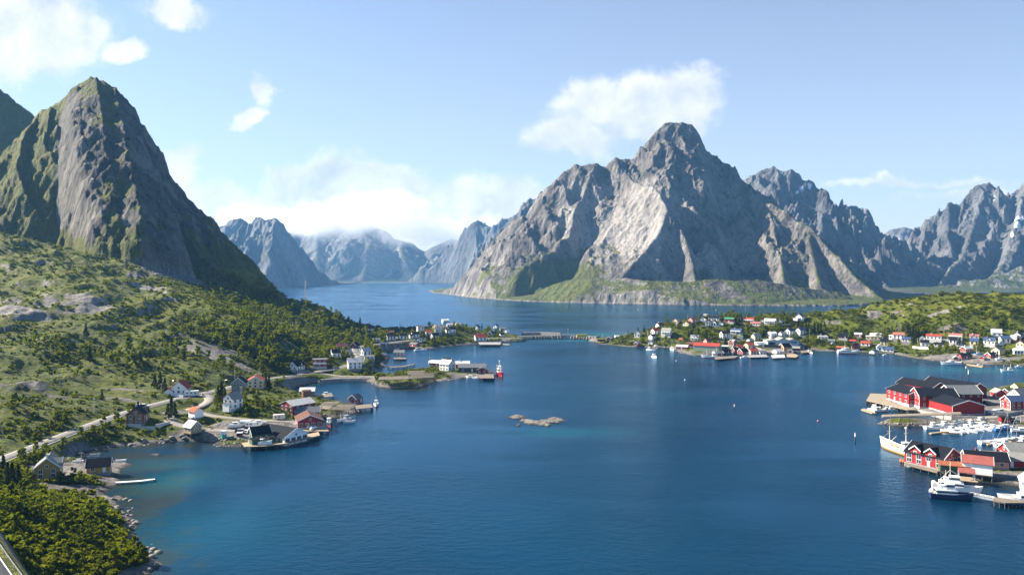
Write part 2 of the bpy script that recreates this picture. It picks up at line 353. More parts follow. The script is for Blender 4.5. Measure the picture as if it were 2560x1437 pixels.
# the near peak on the left stands on the same grid as the land
RID_PEAK = [
    (1.9, 260, [(93, 284, 1010), (130, 265, 1005), (190, 216, 1000), (212, 203, 1000), (237, 191, 998), (258, 205, 998), (290, 219, 994), (300, 250, 990), (340, 320, 985), (372, 390, 975), (400, 450, 965), (420, 500, 955), (440, 540, 940), (480, 600, 915), (500, 640, 890)]),
    (.95, 500, [(500, 640, 880), (560, 681, 845), (640, 722, 815), (700, 742, 795), (763, 753, 785), (810, 766, 778), (850, 791, 772), (880, 811, 768), (915, 836, 764)]),
   (1.0, 200, [(196, 212, 985), (200, 290, 930), (212, 360, 885), (228, 430, 842), (245, 500, 808), (270, 580, 768)], 10),
    (1.0, 200, [(240, 195, 985), (255, 290, 922), (268, 380, 868), (285, 470, 818), (300, 570, 772)], 24),
    (1.0, 200, [(286, 220, 980), (308, 320, 915), (325, 400, 864), (340, 475, 818), (352, 562, 768)], 24),
    (.9, 200, [(322, 310, 960), (352, 400, 912), (378, 480, 860), (400, 548, 812), (414, 600, 778)], 18),
    (1.7, 160, [(95, 286, 1005), (60, 330, 960), (40, 420, 905), (60, 470, 880), (90, 520, 860)]),
    (1.6, 160, [(130, 268, 1000), (110, 350, 940), (150, 430, 900), (190, 490, 878)]),
    (1.2, 400, [(-250, 60, 1350), (-60, 170, 1330), (0, 221, 1320), (40, 255, 1310), (78, 283, 1300), (130, 340, 1290)]),
]
pk, pd = ridge_field(XG, YG, RID_PEAK, 8., 45., 50, 6., 24.)
pk = pk + (ridged(XG / 34, YG / 34, 6, 61, .58) - 1.) * 5.5 * ss(pk, 50, 120) * (1 - .6 * ss(pk, 270, 320)) + (ridged(XG / 13, YG / 13, 4, 66) - 1.) * 2.2 * ss(pk, 50, 110) * (1 - .8 * ss(pk, 260, 320))
rockzone = ss(pk - HG, -1.0, 5.0) * ss(pk, 60, 110)
HG = np.where((dL > 0) & (pk > HG), pk, HG)

# ------------------------------------------------------------------ roads (photo pixel, height): flatten the land under them
ROADS = {
 'main_road': (3.9, [(-60, 1180, 5), (0, 1150, 5), (60, 1127, 5), (150, 1092, 5.6), (230, 1061, 6.5), (300, 1036, 7.5), (360, 1018, 8.5), (420, 1003, 9.3), (470, 991, 9.8), (510, 983, 10), (548, 976, 10), (600, 962, 9.4), (655, 949, 8), (700, 943, 6.4),
     (745, 937, 4.8), (785, 930, 5.2), (830, 923, 6), (868, 915, 7.1), (900, 905, 8.2), (902, 892, 9), (893, 880, 9), (888, 872, 9), (900, 866, 8.5), (930, 862, 7.5), (975, 857, 6.5), (1020, 851, 6.5), (1075, 846, 6.0), (1130, 845, 5.0), (1200, 845.5, 4), (1250, 845, 3.6), (1300, 844.5, 3.3)]),
 'side_road': (2.8, [(500, 985, 10), (521, 989, 9.8), (527, 999, 9.2), (512, 1012, 8.6), (480, 1022, 7.6), (445, 1028, 7.2), (424, 1040, 6.6), (428, 1054, 5.6), (455, 1063, 4.6), (500, 1072, 3.8), (545, 1076, 3.2), (590, 1078, 2.8), (625, 1076, 2.7)]),
 'track': (2.2, [(480, 1022, 7.6), (515, 1036, 6.6), (560, 1043, 6), (620, 1049, 5), (690, 1052, 4.2), (735, 1054, 3.6), (748, 1060, 3)]),
 'causeway_track': (2.0, [(790, 930, 5.2), (815, 935, 4), (850, 940, 2.9), (890, 941, 2.6), (935, 940.5, 2.6), (960, 943, 2.6)]),
 'village_road': (2.6, [(1490, 845, 3.2), (1540, 851, 3.2), (1600, 852.5, 3.6), (1680, 854, 4), (1760, 853, 5.5), (1830, 853, 6), (1890, 847, 7), (1930, 848, 7), (1985, 841, 8.5), (2060, 850, 7), (2120, 856, 6), (2180, 859, 5.5), (2240, 866, 4.5), (2330, 869, 5), (2400, 870, 5.8), (2480, 874, 6), (2570, 872, 8)]),
 'harbour_yard_road': (3.0, [(2440, 1046, 2.2), (2480, 1043, 2.2), (2530, 1040, 2.2), (2580, 1038, 2.3)]),
 'corner_road': (3.2, [(-95, 1320, 17.5), (-62, 1370, 17), (-38, 1410, 16.6), (-12, 1450, 16.2), (20, 1500, 15.8)]),
}
def dense(pts, step=3.0):
    W = np.array([(*P0(px, py, z), z) for px, py, z in pts])
    for _ in range(2):                                 # smooth corners
        Q = [W[0]]
        for a, b in zip(W[:-1], W[1:]): Q += [a * .75 + b * .25, a * .25 + b * .75]
        W = np.array(Q + [W[-1]])
    out = [W[0]]
    for a, b in zip(W[:-1], W[1:]):
        n = max(1, int(np.linalg.norm(b - a) / step))
        for i in range(1, n + 1): out.append(a + (b - a) * i / n)
    return np.array(out)
ROADW = {k: (w, dense(p)) for k, (w, p) in ROADS.items()}
roadd = np.full(HG.shape, 1e9)
for k_, (w, W) in ROADW.items():
    Wc = W[::2] if len(W) > 4 else W
    u = Wc[:, 0] / Wc[:, 1]
    sel = np.zeros(HG.shape, bool)
    i0, i1 = np.searchsorted(lg, [math.log(max(Wc[:, 1].min() - 25, 119)), math.log(Wc[:, 1].max() + 25)])
    j0, j1 = np.searchsorted(ug, [u.min() - .05, u.max() + .05])
    i1 = min(i1 + 1, NL); j1 = min(j1 + 1, NU)
    xs, ys_ = XG[i0:i1, j0:j1], YG[i0:i1, j0:j1]
    best = np.full(xs.shape, 1e18); zz = np.zeros(xs.shape)
    for (ax, ay, az), (bx, by, bz) in zip(Wc[:-1], Wc[1:]):
        ex, ey = bx - ax, by - ay
        t = np.clip(((xs - ax) * ex + (ys_ - ay) * ey) / (ex * ex + ey * ey + 1e-9), 0, 1)
        d = (xs - ax - t * ex) ** 2 + (ys_ - ay - t * ey) ** 2
        m = d < best; best = np.where(m, d, best); zz = np.where(m, az + (bz - az) * t, zz)
    d = np.sqrt(best)
    f = 1 - ss(d, w + 1.2, w + 9)
    HG[i0:i1, j0:j1] = HG[i0:i1, j0:j1] * (1 - f) + (zz - .12) * f
    roadd[i0:i1, j0:j1] = np.minimum(roadd[i0:i1, j0:j1], d - w)

def blur(A, k):
    for ax in (0, 1):
        c = np.cumsum(np.pad(A, [(k + 1, k) if a == ax else (0, 0) for a in (0, 1)], mode='edge'), axis=ax); n_ = A.shape[ax]
        A = (np.take(c, np.arange(n_) + 2 * k + 1, ax) - np.take(c, np.arange(n_), ax)) / (2 * k + 1)
    return A
def bil(A, x, y):
    u = np.asarray(x) / np.asarray(y); l = np.log(np.asarray(y))
    fj = np.clip((u - U0) / (U1 - U0) * (NU - 1), 0, NU - 1.001); fi = np.clip((l - L0) / (L1 - L0) * (NL - 1), 0, NL - 1.001)
    i = fi.astype(int) if hasattr(fi, 'astype') else int(fi); j = fj.astype(int) if hasattr(fj, 'astype') else int(fj)
    a, b = fi - i, fj - j
    return A[i, j] * (1 - a) * (1 - b) + A[i + 1, j] * a * (1 - b) + A[i, j + 1] * (1 - a) * b + A[i + 1, j + 1] * a * b
def ground(x, y): return float(max(bil(HG, x, y), 0.0))
_ys = np.exp(np.linspace(math.log(122), math.log(1500), 1500))
def hit(px, py):                                       # where the sight line through a photo pixel meets the land or water
    x = (px - CX) / F * _ys; z = HC - (py - HY) / F * _ys
    h = np.maximum(bil(HG, x, _ys), 0)
    i = np.argmax(z <= h) if (z <= h).any() else len(_ys) - 1
    return float(x[i]), float(_ys[i]), float(h[i])
# ------------------------------------------------------------------ masks and the land mesh
sl, gx, gy = slope_of(XG, YG, HG)
nA = fbm(XG / 35, YG / 35, 5, 71); nB = fbm(XG / 12, YG / 12, 4, 77)
veg = .82 - ss(sl, .55, 1.15) * .75 + nA * .22 + nB * .12
sb, _, _ = slope_of(XG, YG, blur(blur(HG, 6), 6))
vp = .50 + .75 * (1 - ss(HG, 95, 140)) - ss(sb, .75, 1.7) * .62 + nA * .30 + nB * .2 + .5 * ss(-UG, .56, .63) * (1 - ss(sb, 1.9, 3.0)) + .25 * ss(HG, 280, 330) + .70 * ss((-550 + (990 - YG) * .61) - XG, 12, 80) * (1 - ss(sb, 2.6, 4.0)) - .12 * ss(sl - sb, .2, 1.2)
veg = np.where(pk > HG - 1.0, vp, veg)
veg = veg + .35 * ss(HG, 3, 6) * (1 - ss(HG, 12, 18)) * ss(DA, 3, 8)
# granite outcrops (photo pixel, half-width m, half-depth m)
for px, py, rx, ry, w in [(190, 752, 36, 20, .6), (160, 985, 45, 10, .34), (90, 990, 40, 8, .3), (330, 975, 34, 8, .6), (315, 1000, 12, 5, .9), (60, 965, 25, 5, .35), (560, 890, 30, 14, .5), (520, 870, 20, 10, .6), (600, 915, 20, 10, .7),
                       (455, 1030, 12, 4, 1.0), (20, 770, 22, 8, .9), (380, 725, 14, 7, .9), (395, 735, 10, 4, .9), (90, 790, 20, 4, .7), (225, 1180, 27, 9, 1.2), (290, 1165, 14, 8, 1.2), (190, 1220, 20, 8, 1.0), (2150, 790, 25, 12, .5), (2260, 765, 20, 8, .5), (2370, 818, 14, 5, .9), (2330, 790, 25, 6, .4),
                       (2390, 770, 25, 5, .4), (600, 1060, 10, 4, .5)]:
    x0, y0, z0 = hit(px, py)
    q = ((XG - x0) / rx) ** 2 + ((YG - y0) / ry) ** 2
    veg = veg - w * np.exp(-q) * (1 + 1.3 * nB + .8 * nA)
rocky_shore = (1 - ss(DA, 1.2, 4.5 + 3 * nA)) * (DA > -3)
veg = veg - rocky_shore * 1.0
pale = np.clip(.25 + .5 * nA + .7 * ss(HG, 24, 42) * (dR > 0) + .5 * ss(HG, 30, 55) * (1 - ss(HG, 90, 130)) * (dL > 0), 0, 1) * (1 - rockzone) + rockzone * np.clip(ss(nA, .05, .5) * .8, 0, 1)
leftside = ss((-550 + (990 - YG) * .61) - XG, 5, 70) * (pk > HG - 1.0)
pale = np.maximum(pale, leftside * (.75 + .3 * nA))
pale = np.maximum(pale, rocky_shore * (.55 + .3 * nB))
# gravel yards, harbour ground
for px, py, rx, ry in [(610, 1068, 18, 5), (745, 1053, 9, 5), (700, 1066, 24, 6), (625, 1085, 18, 6), (1190, 938, 22, 6), (2470, 1035, 40, 18), (2540, 1000, 40, 30), (2200, 1000, 40, 20), (2300, 1010, 60, 40),
                       (1900, 866, 40, 8), (1850, 878, 60, 6), (1760, 868, 30, 5), (2330, 893, 60, 6), (2400, 892, 50, 6), (2470, 900, 40, 8), (2500, 1200, 20, 8)]:
    x0, y0, z0 = hit(px, py)
    q = ((XG - x0) / rx) ** 2 + ((YG - y0) / ry) ** 2
    w = np.exp(-q * q) * (1 + .5 * nB); veg = veg - w * 1.0; pale = np.maximum(pale, w * .55)
# scree of dark boulders under the cliff
x0, y0, z0 = hit(460, 680); scree = np.exp(-(((XG - x0) / 30) ** 2 + ((YG - y0) / 60) ** 2) ** 2); veg = veg - scree * .9
lush = np.where(dR > 0, .15, 0) + np.where((dL > 0) & (HG < 12), .12, 0)
veg = np.clip(veg + lush * ss(DA, 3, 9), 0, 1); pale = np.clip(pale, 0, 1) * (1 - .4 * scree)
wet = ss(HG + .25 * nB, .05, .75)
mask = np.stack([veg, pale, np.zeros_like(veg), wet], -1)
terrain = struct(grid_mesh('terrain', XG, YG, HG, HG > -1.2, M_GROUND, {'mask': mask}), 'heath hillside with granite and the low village shores')
# the cliffs use the rock material
terrain.data.materials.append(M_PEAK)
me = terrain.data
nv = len(me.vertices); cov = np.empty(nv * 3, np.float32); me.vertices.foreach_get('co', cov); cov = cov.reshape(-1, 3)
pv = bil(np.where(pk > HG - .6, 1.0, 0.0) * ss(HG, 60, 100) + rockzone * 0, cov[:, 0], cov[:, 1])
lv = np.empty(len(me.loops), np.int32); me.loops.foreach_get('vertex_index', lv)
fm = (pv[lv].reshape(-1, 4).mean(1) > .5).astype(np.int32)
me.polygons.foreach_set('material_index', fm)

def ridge_mountain(name, urange, yrange, nu, nl, ridges, mat, label, warp, ws, seed, flute, fl_len, rough, rs, vegf, base_lift=-3, post=None, smooth=None):
    us = np.linspace(*urange, nu); ls = np.linspace(math.log(yrange[0]), math.log(yrange[1]), nl)
    l2, u2 = np.meshgrid(ls, us, indexing='ij'); y2 = np.exp(l2); x2 = u2 * y2
    h, d = ridge_field(x2, y2, ridges, warp, ws, seed, flute, fl_len)
    h = blur(h, 3); h0 = h
    h = h + (ridged(x2 / rs, y2 / rs, 6, seed + 20, .52) - 1.05) * rough * ss(h, 10, 150) * (.35 + .65 * ss(d, 0, rs * .5))
    if smooth is not None: h = h0 + (h - h0) * smooth(u2, h0)
    h = h + fbm(x2 / (rs * .12), y2 / (rs * .12), 3, seed + 30) * rough * .05
    if post: h = post(h, x2, y2, u2, d)
    s, ax, ay = slope_of(x2, y2, h)
    m = vegf(h, x2, y2, u2, s, d)
    o = grid_mesh(name, x2, y2, h, h > base_lift, mat, {'mask': m})
    return struct(o, label)

# ---- the grey mountain across the sound
RID_O = [
 (1.25, 900, [(1075, 728, 2700), (1110, 722, 2640), (1150, 712, 2560), (1190, 690, 2500), (1240, 655, 2440), (1290, 610, 2400), (1308, 562, 2380), (1318, 531, 2370), (1345, 520, 2390), (1370, 490, 2410), (1390, 455, 2430), (1410, 425, 2440), (1440, 412, 2450), (1490, 397, 2450), (1512, 413, 2455), (1525, 409, 2455), (1541, 389, 2460), (1560, 401, 2470), (1595, 389, 2480), (1602, 368, 2485), (1640, 326, 2495), (1662, 309, 2500), (1700, 305, 2500), (1735, 312, 2495), (1746, 332, 2485)]),
 (1.25, 800, [(1746, 332, 2485), (1770, 390, 2470), (1790, 426, 2460), (1822, 431, 2440), (1855, 450, 2400), (1872, 456, 2360), (1900, 480, 2320), (1960, 522, 2260), (2020, 566, 2180), (2060, 602, 2120), (2100, 652, 2040), (2150, 702, 1960), (2190, 732, 1900), (2226, 757, 1860)]),
 (1.45, 420, [(1490, 400, 2450), (1450, 480, 2330), (1425, 560, 2220), (1365, 610, 2150), (1300, 665, 2120)]),
 (1.5, 350, [(1320, 533, 2368), (1345, 600, 2260), (1320, 680, 2150)]),
 (1.45, 420, [(1596, 392, 2478), (1560, 430, 2400), (1590, 455, 2320), (1642, 470, 2220), (1668, 520, 2120), (1640, 590, 2030), (1585, 650, 1960), (1540, 700, 1900)]),
 (1.5, 350, [(1642, 470, 2220), (1700, 560, 2080), (1730, 640, 1980), (1740, 690, 1900)]),
 (1.6, 330, [(1735, 315, 2494), (1745, 400, 2400), (1755, 470, 2310), (1790, 560, 2180), (1830, 640, 2050), (1850, 690, 1930)]),
 (1.6, 300, [(1868, 456, 2365), (1868, 510, 2280), (1862, 570, 2190), (1880, 640, 2060), (1900, 700, 1920)]),
 (1.5, 320, [(1905, 484, 2315), (1930, 540, 2220), (1945, 610, 2110), (1960, 690, 1930)]),
 (1.4, 320, [(2020, 570, 2178), (2030, 640, 2060), (2050, 700, 1930)]),
 (.75, 300, [(1240, 740, 2150), (1330, 725, 2030), (1420, 700, 1960), (1480, 693, 1900), (1560, 692, 1860), (1620, 700, 1810), (1700, 702, 1800), (1800, 696, 1800), (1900, 700, 1790), (2000, 716, 1790), (2100, 728, 1810)]),
]
SH_O = poly_w([(1085, 733), (1115, 736), (1180, 745), (1250, 750), (1300, 753), (1400, 757), (1500, 759.5), (1600, 761.5), (1700, 763), (1800, 764), (1900, 765), (2000, 765.5), (2100, 765.5), (2170, 764), (2226, 758), ('w', 1300, 2300), ('w', 1000, 3200), ('w', -200, 3300), (1075, 727)])
def carve(h, x, y, pts, wid, depth):
    W = [PY(*p) for p in pts]; best = np.full(x.shape, 1e9)
    wx = x + 14 * fbm(x / 70, y / 70, 3, 44)
    for (ax, ay, _), (bx, by, _) in zip(W[:-1], W[1:]):
        ex, ey = bx - ax, by - ay; t = np.clip(((wx - ax) * ex + (y - ay) * ey) / (ex * ex + ey * ey), 0, 1); best = np.minimum(best, np.hypot(wx - ax - t * ex, y - ay - t * ey))
    return h - depth * np.exp(-(best / wid) ** 2)
def post_o(h, x, y, u, d):
    h = carve(h, x, y, [(1797, 440, 2450), (1815, 500, 2340), (1836, 590, 2170), (1852, 680, 1970)], 52, 95)
    h = carve(h, x, y, [(1884, 478, 2340), (1900, 540, 2230), (1905, 620, 2080), (1898, 690, 1930)], 30, 60)
    h = carve(h, x, y, [(1486, 485, 2350), (1474, 530, 2290), (1456, 580, 2220), (1400, 655, 2130), (1320, 715, 2060)], 42, 45)
    h = carve(h, x, y, [(1325, 540, 2380), (1350, 600, 2260), (1370, 650, 2180)], 25, 30)
    h = carve(h, x, y, [(1690, 480, 2250), (1720, 560, 2120), (1760, 640, 1990), (1770, 690, 1900)], 22, 30)
    ds = sdf(x, y, SH_O)
    ds = ds + fbm(x / 40, y / 40, 3, 5) * 6
    step = ridged(x / 120, y / 120, 3, 91) * 12
    bank = .5 + 1.7 * np.maximum(ds, 0) + step * ss(ds, 3, 25)
    hh = np.where(ds > 0, np.minimum(np.maximum(h, 4 + .12 * ds), bank), ds * .3)
    return hh
def veg_o(h, x, y, u, s, d):
    n = fbm(x / 120, y / 120, 5, 15); n2 = fbm(x / 40, y / 40, 4, 18)
    v = .62 - ss(s, .55, 1.15) * .62 + n * .28 + n2 * .15 - ss(h, 150, 420) * .18
    v += .42 * np.exp(-((h - 62) / 24) ** 2) * (.6 + 1.2 * n) * (1 - .6 * ss(u, .24, .34)) + .25 * (h < 18) * (h > 4)
    v += .85 * np.exp(-((u - .035 - .0003 * h) / .055) ** 2) * np.exp(-((h - 50) / 110.) ** 2)
    v += .16 * ss(u, .25, .34) + .2 * ss(h, 360, 480)
    p = np.clip(ss(n + .15, -.1, .5), 0, 1)
    p = np.clip(p * .6 + 1.0 * np.exp(-((u - .155) / .06) ** 2 - ((h - 210) / 110) ** 2), 0, 1) * (1 - .85 * ss(h, 330, 430)) * (1 - .6 * ss(u, .28, .38))
    v -= .45 * np.exp(-((u - .155) / .06) ** 2 - ((h - 210) / 110) ** 2)
    shore_ = 1 - ss(h, 1.0, 5.0)
    v = v - shore_ * .9; p = np.maximum(p, shore_ * .6)
    return np.stack([np.clip(v, 0, 1), p, 0 * v, ss(h, .2, 1.6)], -1)
ridge_mountain('mountain', (-.13, .56), (1640, 3100), 860, 640, RID_O, M_OLS, 'broad grey rock mountain rising from the sound with green ledges at its foot', 20, 200, 100, 13, 110, 30, 120, veg_o, -3, post_o, lambda u, h: 1 - .75 * np.exp(-((u - .165) / .075) ** 2 - ((h - 200) / 130) ** 2))

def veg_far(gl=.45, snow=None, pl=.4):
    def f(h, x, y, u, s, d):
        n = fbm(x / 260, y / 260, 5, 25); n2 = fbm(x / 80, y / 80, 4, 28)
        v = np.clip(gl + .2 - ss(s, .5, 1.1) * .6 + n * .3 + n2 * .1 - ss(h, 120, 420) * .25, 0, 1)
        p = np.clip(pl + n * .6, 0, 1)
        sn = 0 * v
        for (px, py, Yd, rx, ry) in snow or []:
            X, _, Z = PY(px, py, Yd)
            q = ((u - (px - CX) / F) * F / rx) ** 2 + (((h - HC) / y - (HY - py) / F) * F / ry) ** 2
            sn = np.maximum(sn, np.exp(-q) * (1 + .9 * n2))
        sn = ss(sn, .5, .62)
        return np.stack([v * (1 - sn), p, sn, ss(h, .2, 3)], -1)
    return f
# ---- mountains on the far left of the fjord
RID_F1 = [
 (1.2, 1200, [(560, 640, 4300), (600, 600, 4250), (625, 575, 4220), (640, 546, 4180), (660, 540, 4150), (685, 527, 4150), (705, 541, 4160), (716, 551, 4160), (740, 601, 4250), (770, 641, 4350), (820, 690, 4600), (862, 706, 4900), (905, 710, 5000)]),
 (1.3, 700, [(685, 527, 4150), (690, 560, 4000), (680, 610, 3850), (665, 680, 3650), (650, 715, 3560)]),
 (1.4, 500, [(640, 546, 4180), (632, 570, 4050), (622, 590, 3950), (615, 640, 3800), (625, 700, 3600)]),
 (1.0, 900, [(440, 640, 4700), (495, 606, 4700), (540, 571, 4700), (572, 553, 4700), (600, 548, 4700), (625, 560, 4700), (660, 600, 4700)]),
 (.9, 900, [(572, 553, 4700), (540, 620, 4300), (560, 680, 3900), (600, 720, 3600)]),
]
def shore_post(poly, lift=6, amp=12):
    P = poly_w(poly)
    def f(h, x, y, u, d):
        ds = sdf(x, y, P) + fbm(x / 90, y / 90, 3, 6) * amp
        return np.where(ds > 0, np.minimum(np.maximum(h, lift + .05 * ds), 1 + 2.4 * ds), ds * .3)
    return f
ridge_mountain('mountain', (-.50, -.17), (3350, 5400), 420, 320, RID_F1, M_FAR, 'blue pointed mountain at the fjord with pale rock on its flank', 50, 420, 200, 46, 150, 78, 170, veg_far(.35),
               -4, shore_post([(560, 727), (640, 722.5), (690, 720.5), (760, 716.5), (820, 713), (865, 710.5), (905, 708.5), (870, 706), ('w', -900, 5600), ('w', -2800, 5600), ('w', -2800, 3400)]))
# ---- mountains right of the fjord's end
RID_F3 = [
 (1.1, 1200, [(1040, 690, 5500), (1075, 640, 5450), (1092, 607, 5400), (1130, 590, 5400), (1150, 576, 5400), (1180, 556, 5400), (1195, 552, 5400), (1215, 566, 5350), (1240, 577, 5300), (1255, 556, 5300), (1272, 541, 5300), (1290, 553, 5300), (1330, 600, 5200)]),
 (1.2, 800, [(1240, 578, 5300), (1225, 630, 4900), (1200, 680, 4500), (1175, 705, 4300)]),
 (1.1, 800, [(1195, 552, 5400), (1170, 620, 5100), (1120, 690, 4900)]),
 (1.1, 800, [(1290, 553, 5300), (1270, 620, 4600), (1230, 690, 4100)]),
 (1.3, 700, [(1300, 540, 3700), (1325, 522, 3700), (1330, 495, 3700), (1358, 492, 3700), (1400, 500, 3700), (1500, 560, 3600)]),
]
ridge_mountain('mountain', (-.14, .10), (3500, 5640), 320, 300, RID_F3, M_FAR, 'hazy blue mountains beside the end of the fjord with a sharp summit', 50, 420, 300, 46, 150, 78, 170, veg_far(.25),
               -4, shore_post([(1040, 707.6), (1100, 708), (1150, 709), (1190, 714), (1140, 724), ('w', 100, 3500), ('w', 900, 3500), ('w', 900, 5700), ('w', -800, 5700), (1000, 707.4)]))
# ---- mountains behind on the right
RID_G1 = [
 (1.2, 1000, [(1800, 470, 3500), (1860, 446, 3450), (1900, 426, 3420), (1930, 420, 3400), (1965, 436, 3380), (1979, 427, 3370), (2000, 446, 3360), (2030, 455, 3350), (2034, 462, 3350)]),
 (1.6, 500, [(2030, 455, 3350), (2000, 500, 3250), (1990, 540, 3150)]),
 (1.3, 800, [(2036, 508, 3450), (2045, 506, 3440), (2062, 492, 3430), (2085, 496, 3400), (2110, 511, 3350), (2140, 524, 3300), (2166, 527, 3250), (2176, 546, 3230), (2190, 590, 3200), (2202, 612, 3170), (2217, 627, 3150), (2250, 665, 3050), (2282, 692, 2980), (2325, 716, 2900)]),
 (1.4, 600, [(2034, 462, 3350), (2020, 520, 3230), (2060, 525, 3150), (2040, 600, 2950), (2060, 680, 2800)]),
 (1.4, 600, [(2166, 527, 3250), (2150, 600, 3050), (2190, 680, 2850), (2230, 720, 2750)]),
 (1.2, 600, [(2110, 511, 3350), (2110, 580, 3100), (2130, 660, 2850), (2160, 715, 2720)]),
]
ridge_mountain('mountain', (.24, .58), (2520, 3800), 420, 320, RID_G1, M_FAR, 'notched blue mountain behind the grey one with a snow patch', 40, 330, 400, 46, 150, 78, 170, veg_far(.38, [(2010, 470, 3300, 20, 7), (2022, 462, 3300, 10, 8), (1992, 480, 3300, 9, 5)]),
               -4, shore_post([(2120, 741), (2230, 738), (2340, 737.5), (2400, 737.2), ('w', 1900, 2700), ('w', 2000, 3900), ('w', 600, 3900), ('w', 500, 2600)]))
RID_G3 = [
 (1.2, 1100, [(2215, 660, 3700), (2250, 650, 3700), (2290, 622, 3700), (2330, 571, 3650), (2360, 531, 3620), (2375, 508, 3600), (2402, 506, 3600), (2420, 486, 3600), (2450, 466, 3600), (2470, 460, 3600), (2490, 474, 3600), (2510, 494, 3600), (2540, 476, 3600), (2565, 458, 3600), (2620, 430, 3600), (2700, 470, 3600)]),
 (1.4, 600, [(2375, 508, 3600), (2370, 570, 3400), (2380, 640, 3150)]),
 (1.3, 700, [(2470, 460, 3600), (2440, 540, 3400), (2400, 640, 3150), (2350, 712, 2900)]),
 (1.2, 700, [(2565, 458, 3600), (2540, 560, 3300), (2500, 660, 3050), (2470, 715, 2850)]),
 (.5, 900, [(2230, 722, 2900), (2350, 714, 2850), (2450, 700, 2800), (2560, 672, 2800), (2700, 640, 2800)]),
]
ridge_mountain('mountain', (.46, .80), (2500, 4100), 380, 320, RID_G3, M_FAR, 'round topped grey mountain on the right with snow strips and green foothills', 40, 330, 500, 46, 150, 78, 170,
               veg_far(.48, [(2545, 560, 3400, 12, 18), (2530, 585, 3400, 5, 9), (2538, 600, 3300, 8, 4), (2510, 565, 3400, 14, 4), (2560, 545, 3400, 10, 6), (2486, 496, 3500, 4, 5)], .5),
               -4, shore_post([(2200, 738.5), (2300, 737.5), (2400, 738), (2500, 740), (2580, 741), ('w', 4300, 2500), ('w', 5000, 4300), ('w', 1500, 4300), ('w', 1400, 2900)]))
RID_G2 = [(.9, 1500, [(2150, 640, 5200), (2200, 602, 5200), (2232, 571, 5200), (2262, 565, 5200), (2292, 568, 5200), (2305, 578, 5200), (2325, 566, 5200), (2345, 580, 5200), (2400, 620, 5200)]),
          (.9, 1000, [(2262, 565, 5200), (2250, 620, 4800), (2260, 660, 4400)])]
ridge_mountain('mountain', (.44, .64), (4200, 5600), 200, 160, RID_G2, M_FAR, 'low distant mountain with snow patches in the gap on the right', 60, 420, 600, 60, 200, 60, 330,
               veg_far(.2, [(2235, 598, 5000, 16, 3), (2262, 593, 5000, 8, 2.5), (2255, 608, 5000, 9, 3), (2278, 610, 5000, 5, 4), (2300, 585, 5000, 5, 3), (2215, 602, 5000, 6, 2)]))
# ---- the fjord's end under the cloud bank (beyond the haze)
RID_F2 = [
 (.8, 2500, [(640, 540, 7600), (720, 560, 7600), (800, 535, 7600), (880, 545, 7600), (960, 580, 7600), (1060, 622, 7500), (1130, 600, 7500), (1300, 560, 7500)]),
 (1.0, 1200, [(880, 545, 7600), (895, 573, 6900), (912, 578, 6800), (926, 600, 6700), (920, 660, 6300), (905, 700, 5950)]),
 (.9, 1200, [(800, 535, 7600), (790, 620, 6800), (800, 690, 6200)]),
 (.9, 1200, [(1000, 600, 7500), (1010, 640, 6800), (1040, 690, 6200)]),
 (.35, 1500, [(760, 700, 5900), (900, 704, 5850), (1040, 704, 5850), (1200, 702, 5850)]),
]
ridge_mountain('mountain', (-.36, .05), (5716, 8200), 420, 300, RID_F2, M_FAR, 'blue mountain wall closing the fjord under the cloud bank', 90, 700, 700, 110, 260, 90, 480, veg_far(.4),
               -400, lambda h, x, y, u, d: np.maximum(h, 1 + ss(y, 5716, 6200) * 14))

# ------------------------------------------------------------------ water
us = np.concatenate([np.linspace(-6, -.9, 18)[:-1], np.linspace(-.9, .9, 560), np.linspace(.9, 6, 18)[1:]])
ls = np.concatenate([np.linspace(math.log(12), math.log(118), 12)[:-1], np.linspace(math.log(118), math.log(1650), 420), np.linspace(math.log(1650), math.log(5690), 14)[1:]])
l2, u2 = np.meshgrid(ls, us, indexing='ij'); yw = np.exp(l2); xw = u2 * yw
ok = (u2 > U0) & (u2 < U1) & (l2 > L0) & (l2 < L1)
dw = np.where(ok, bil(DA, np.where(ok, xw, 0), np.where(ok, yw, 300)), -200.)
nw = fbm(xw / 18, yw / 18, 4, 81)
shal = np.clip(1 - (-dw + 5 * nw) / 26.0, 0, 1) * (dw > -60)
weed = 0 * shal
for px, py, rx, ry, w in [(355, 1250, 14, 42, 1.1), (390, 1390, 9, 22, 1.0), (330, 1200, 14, 12, 1.0), (350, 1140, 30, 10, .9), (420, 1115, 25, 8, .8), (360, 1170, 20, 10, .9)]:
    x0, y0 = P0(px, py); q = ((xw - x0) / rx) ** 2 + ((yw - y0) / ry) ** 2
    weed = np.maximum(weed, np.exp(-q) * w * (1 + .8 * nw))
turq = 0 * shal
for px, py, rx, ry, w in [(440, 1200, 14, 18, .35), (470, 1330, 30, 30, .18), (420, 1160, 20, 10, .3), (1440, 852, 42, 10, 1.0), (1490, 836, 45, 30, .7), (1410, 1080, 25, 10, .3), (2420, 925, 60, 20, .5), (1400, 836, 50, 20, .4)]:
    x0, y0 = P0(px, py); q = ((xw - x0) / rx) ** 2 + ((yw - y0) / ry) ** 2
    turq = np.maximum(turq, np.exp(-q) * w)
wm = np.stack([np.clip(np.maximum(weed, shal * .75 * (1 - turq)), 0, 1), np.clip(turq, 0, 1), np.clip(shal, 0, 1)], -1)
m = bpy.data.materials.new('sea_water'); m.use_nodes = True; nt = m.node_tree; nt.nodes.clear()
pos = nd(nt, 'ShaderNodeNewGeometry').outputs['Position']
at = nd(nt, 'ShaderNodeAttribute', attribute_name='depth'); dk = nd(nt, 'ShaderNodeSeparateColor', {0: at.outputs['Color']})
big = noise(nt, pos, .006, 4, .5, .5)
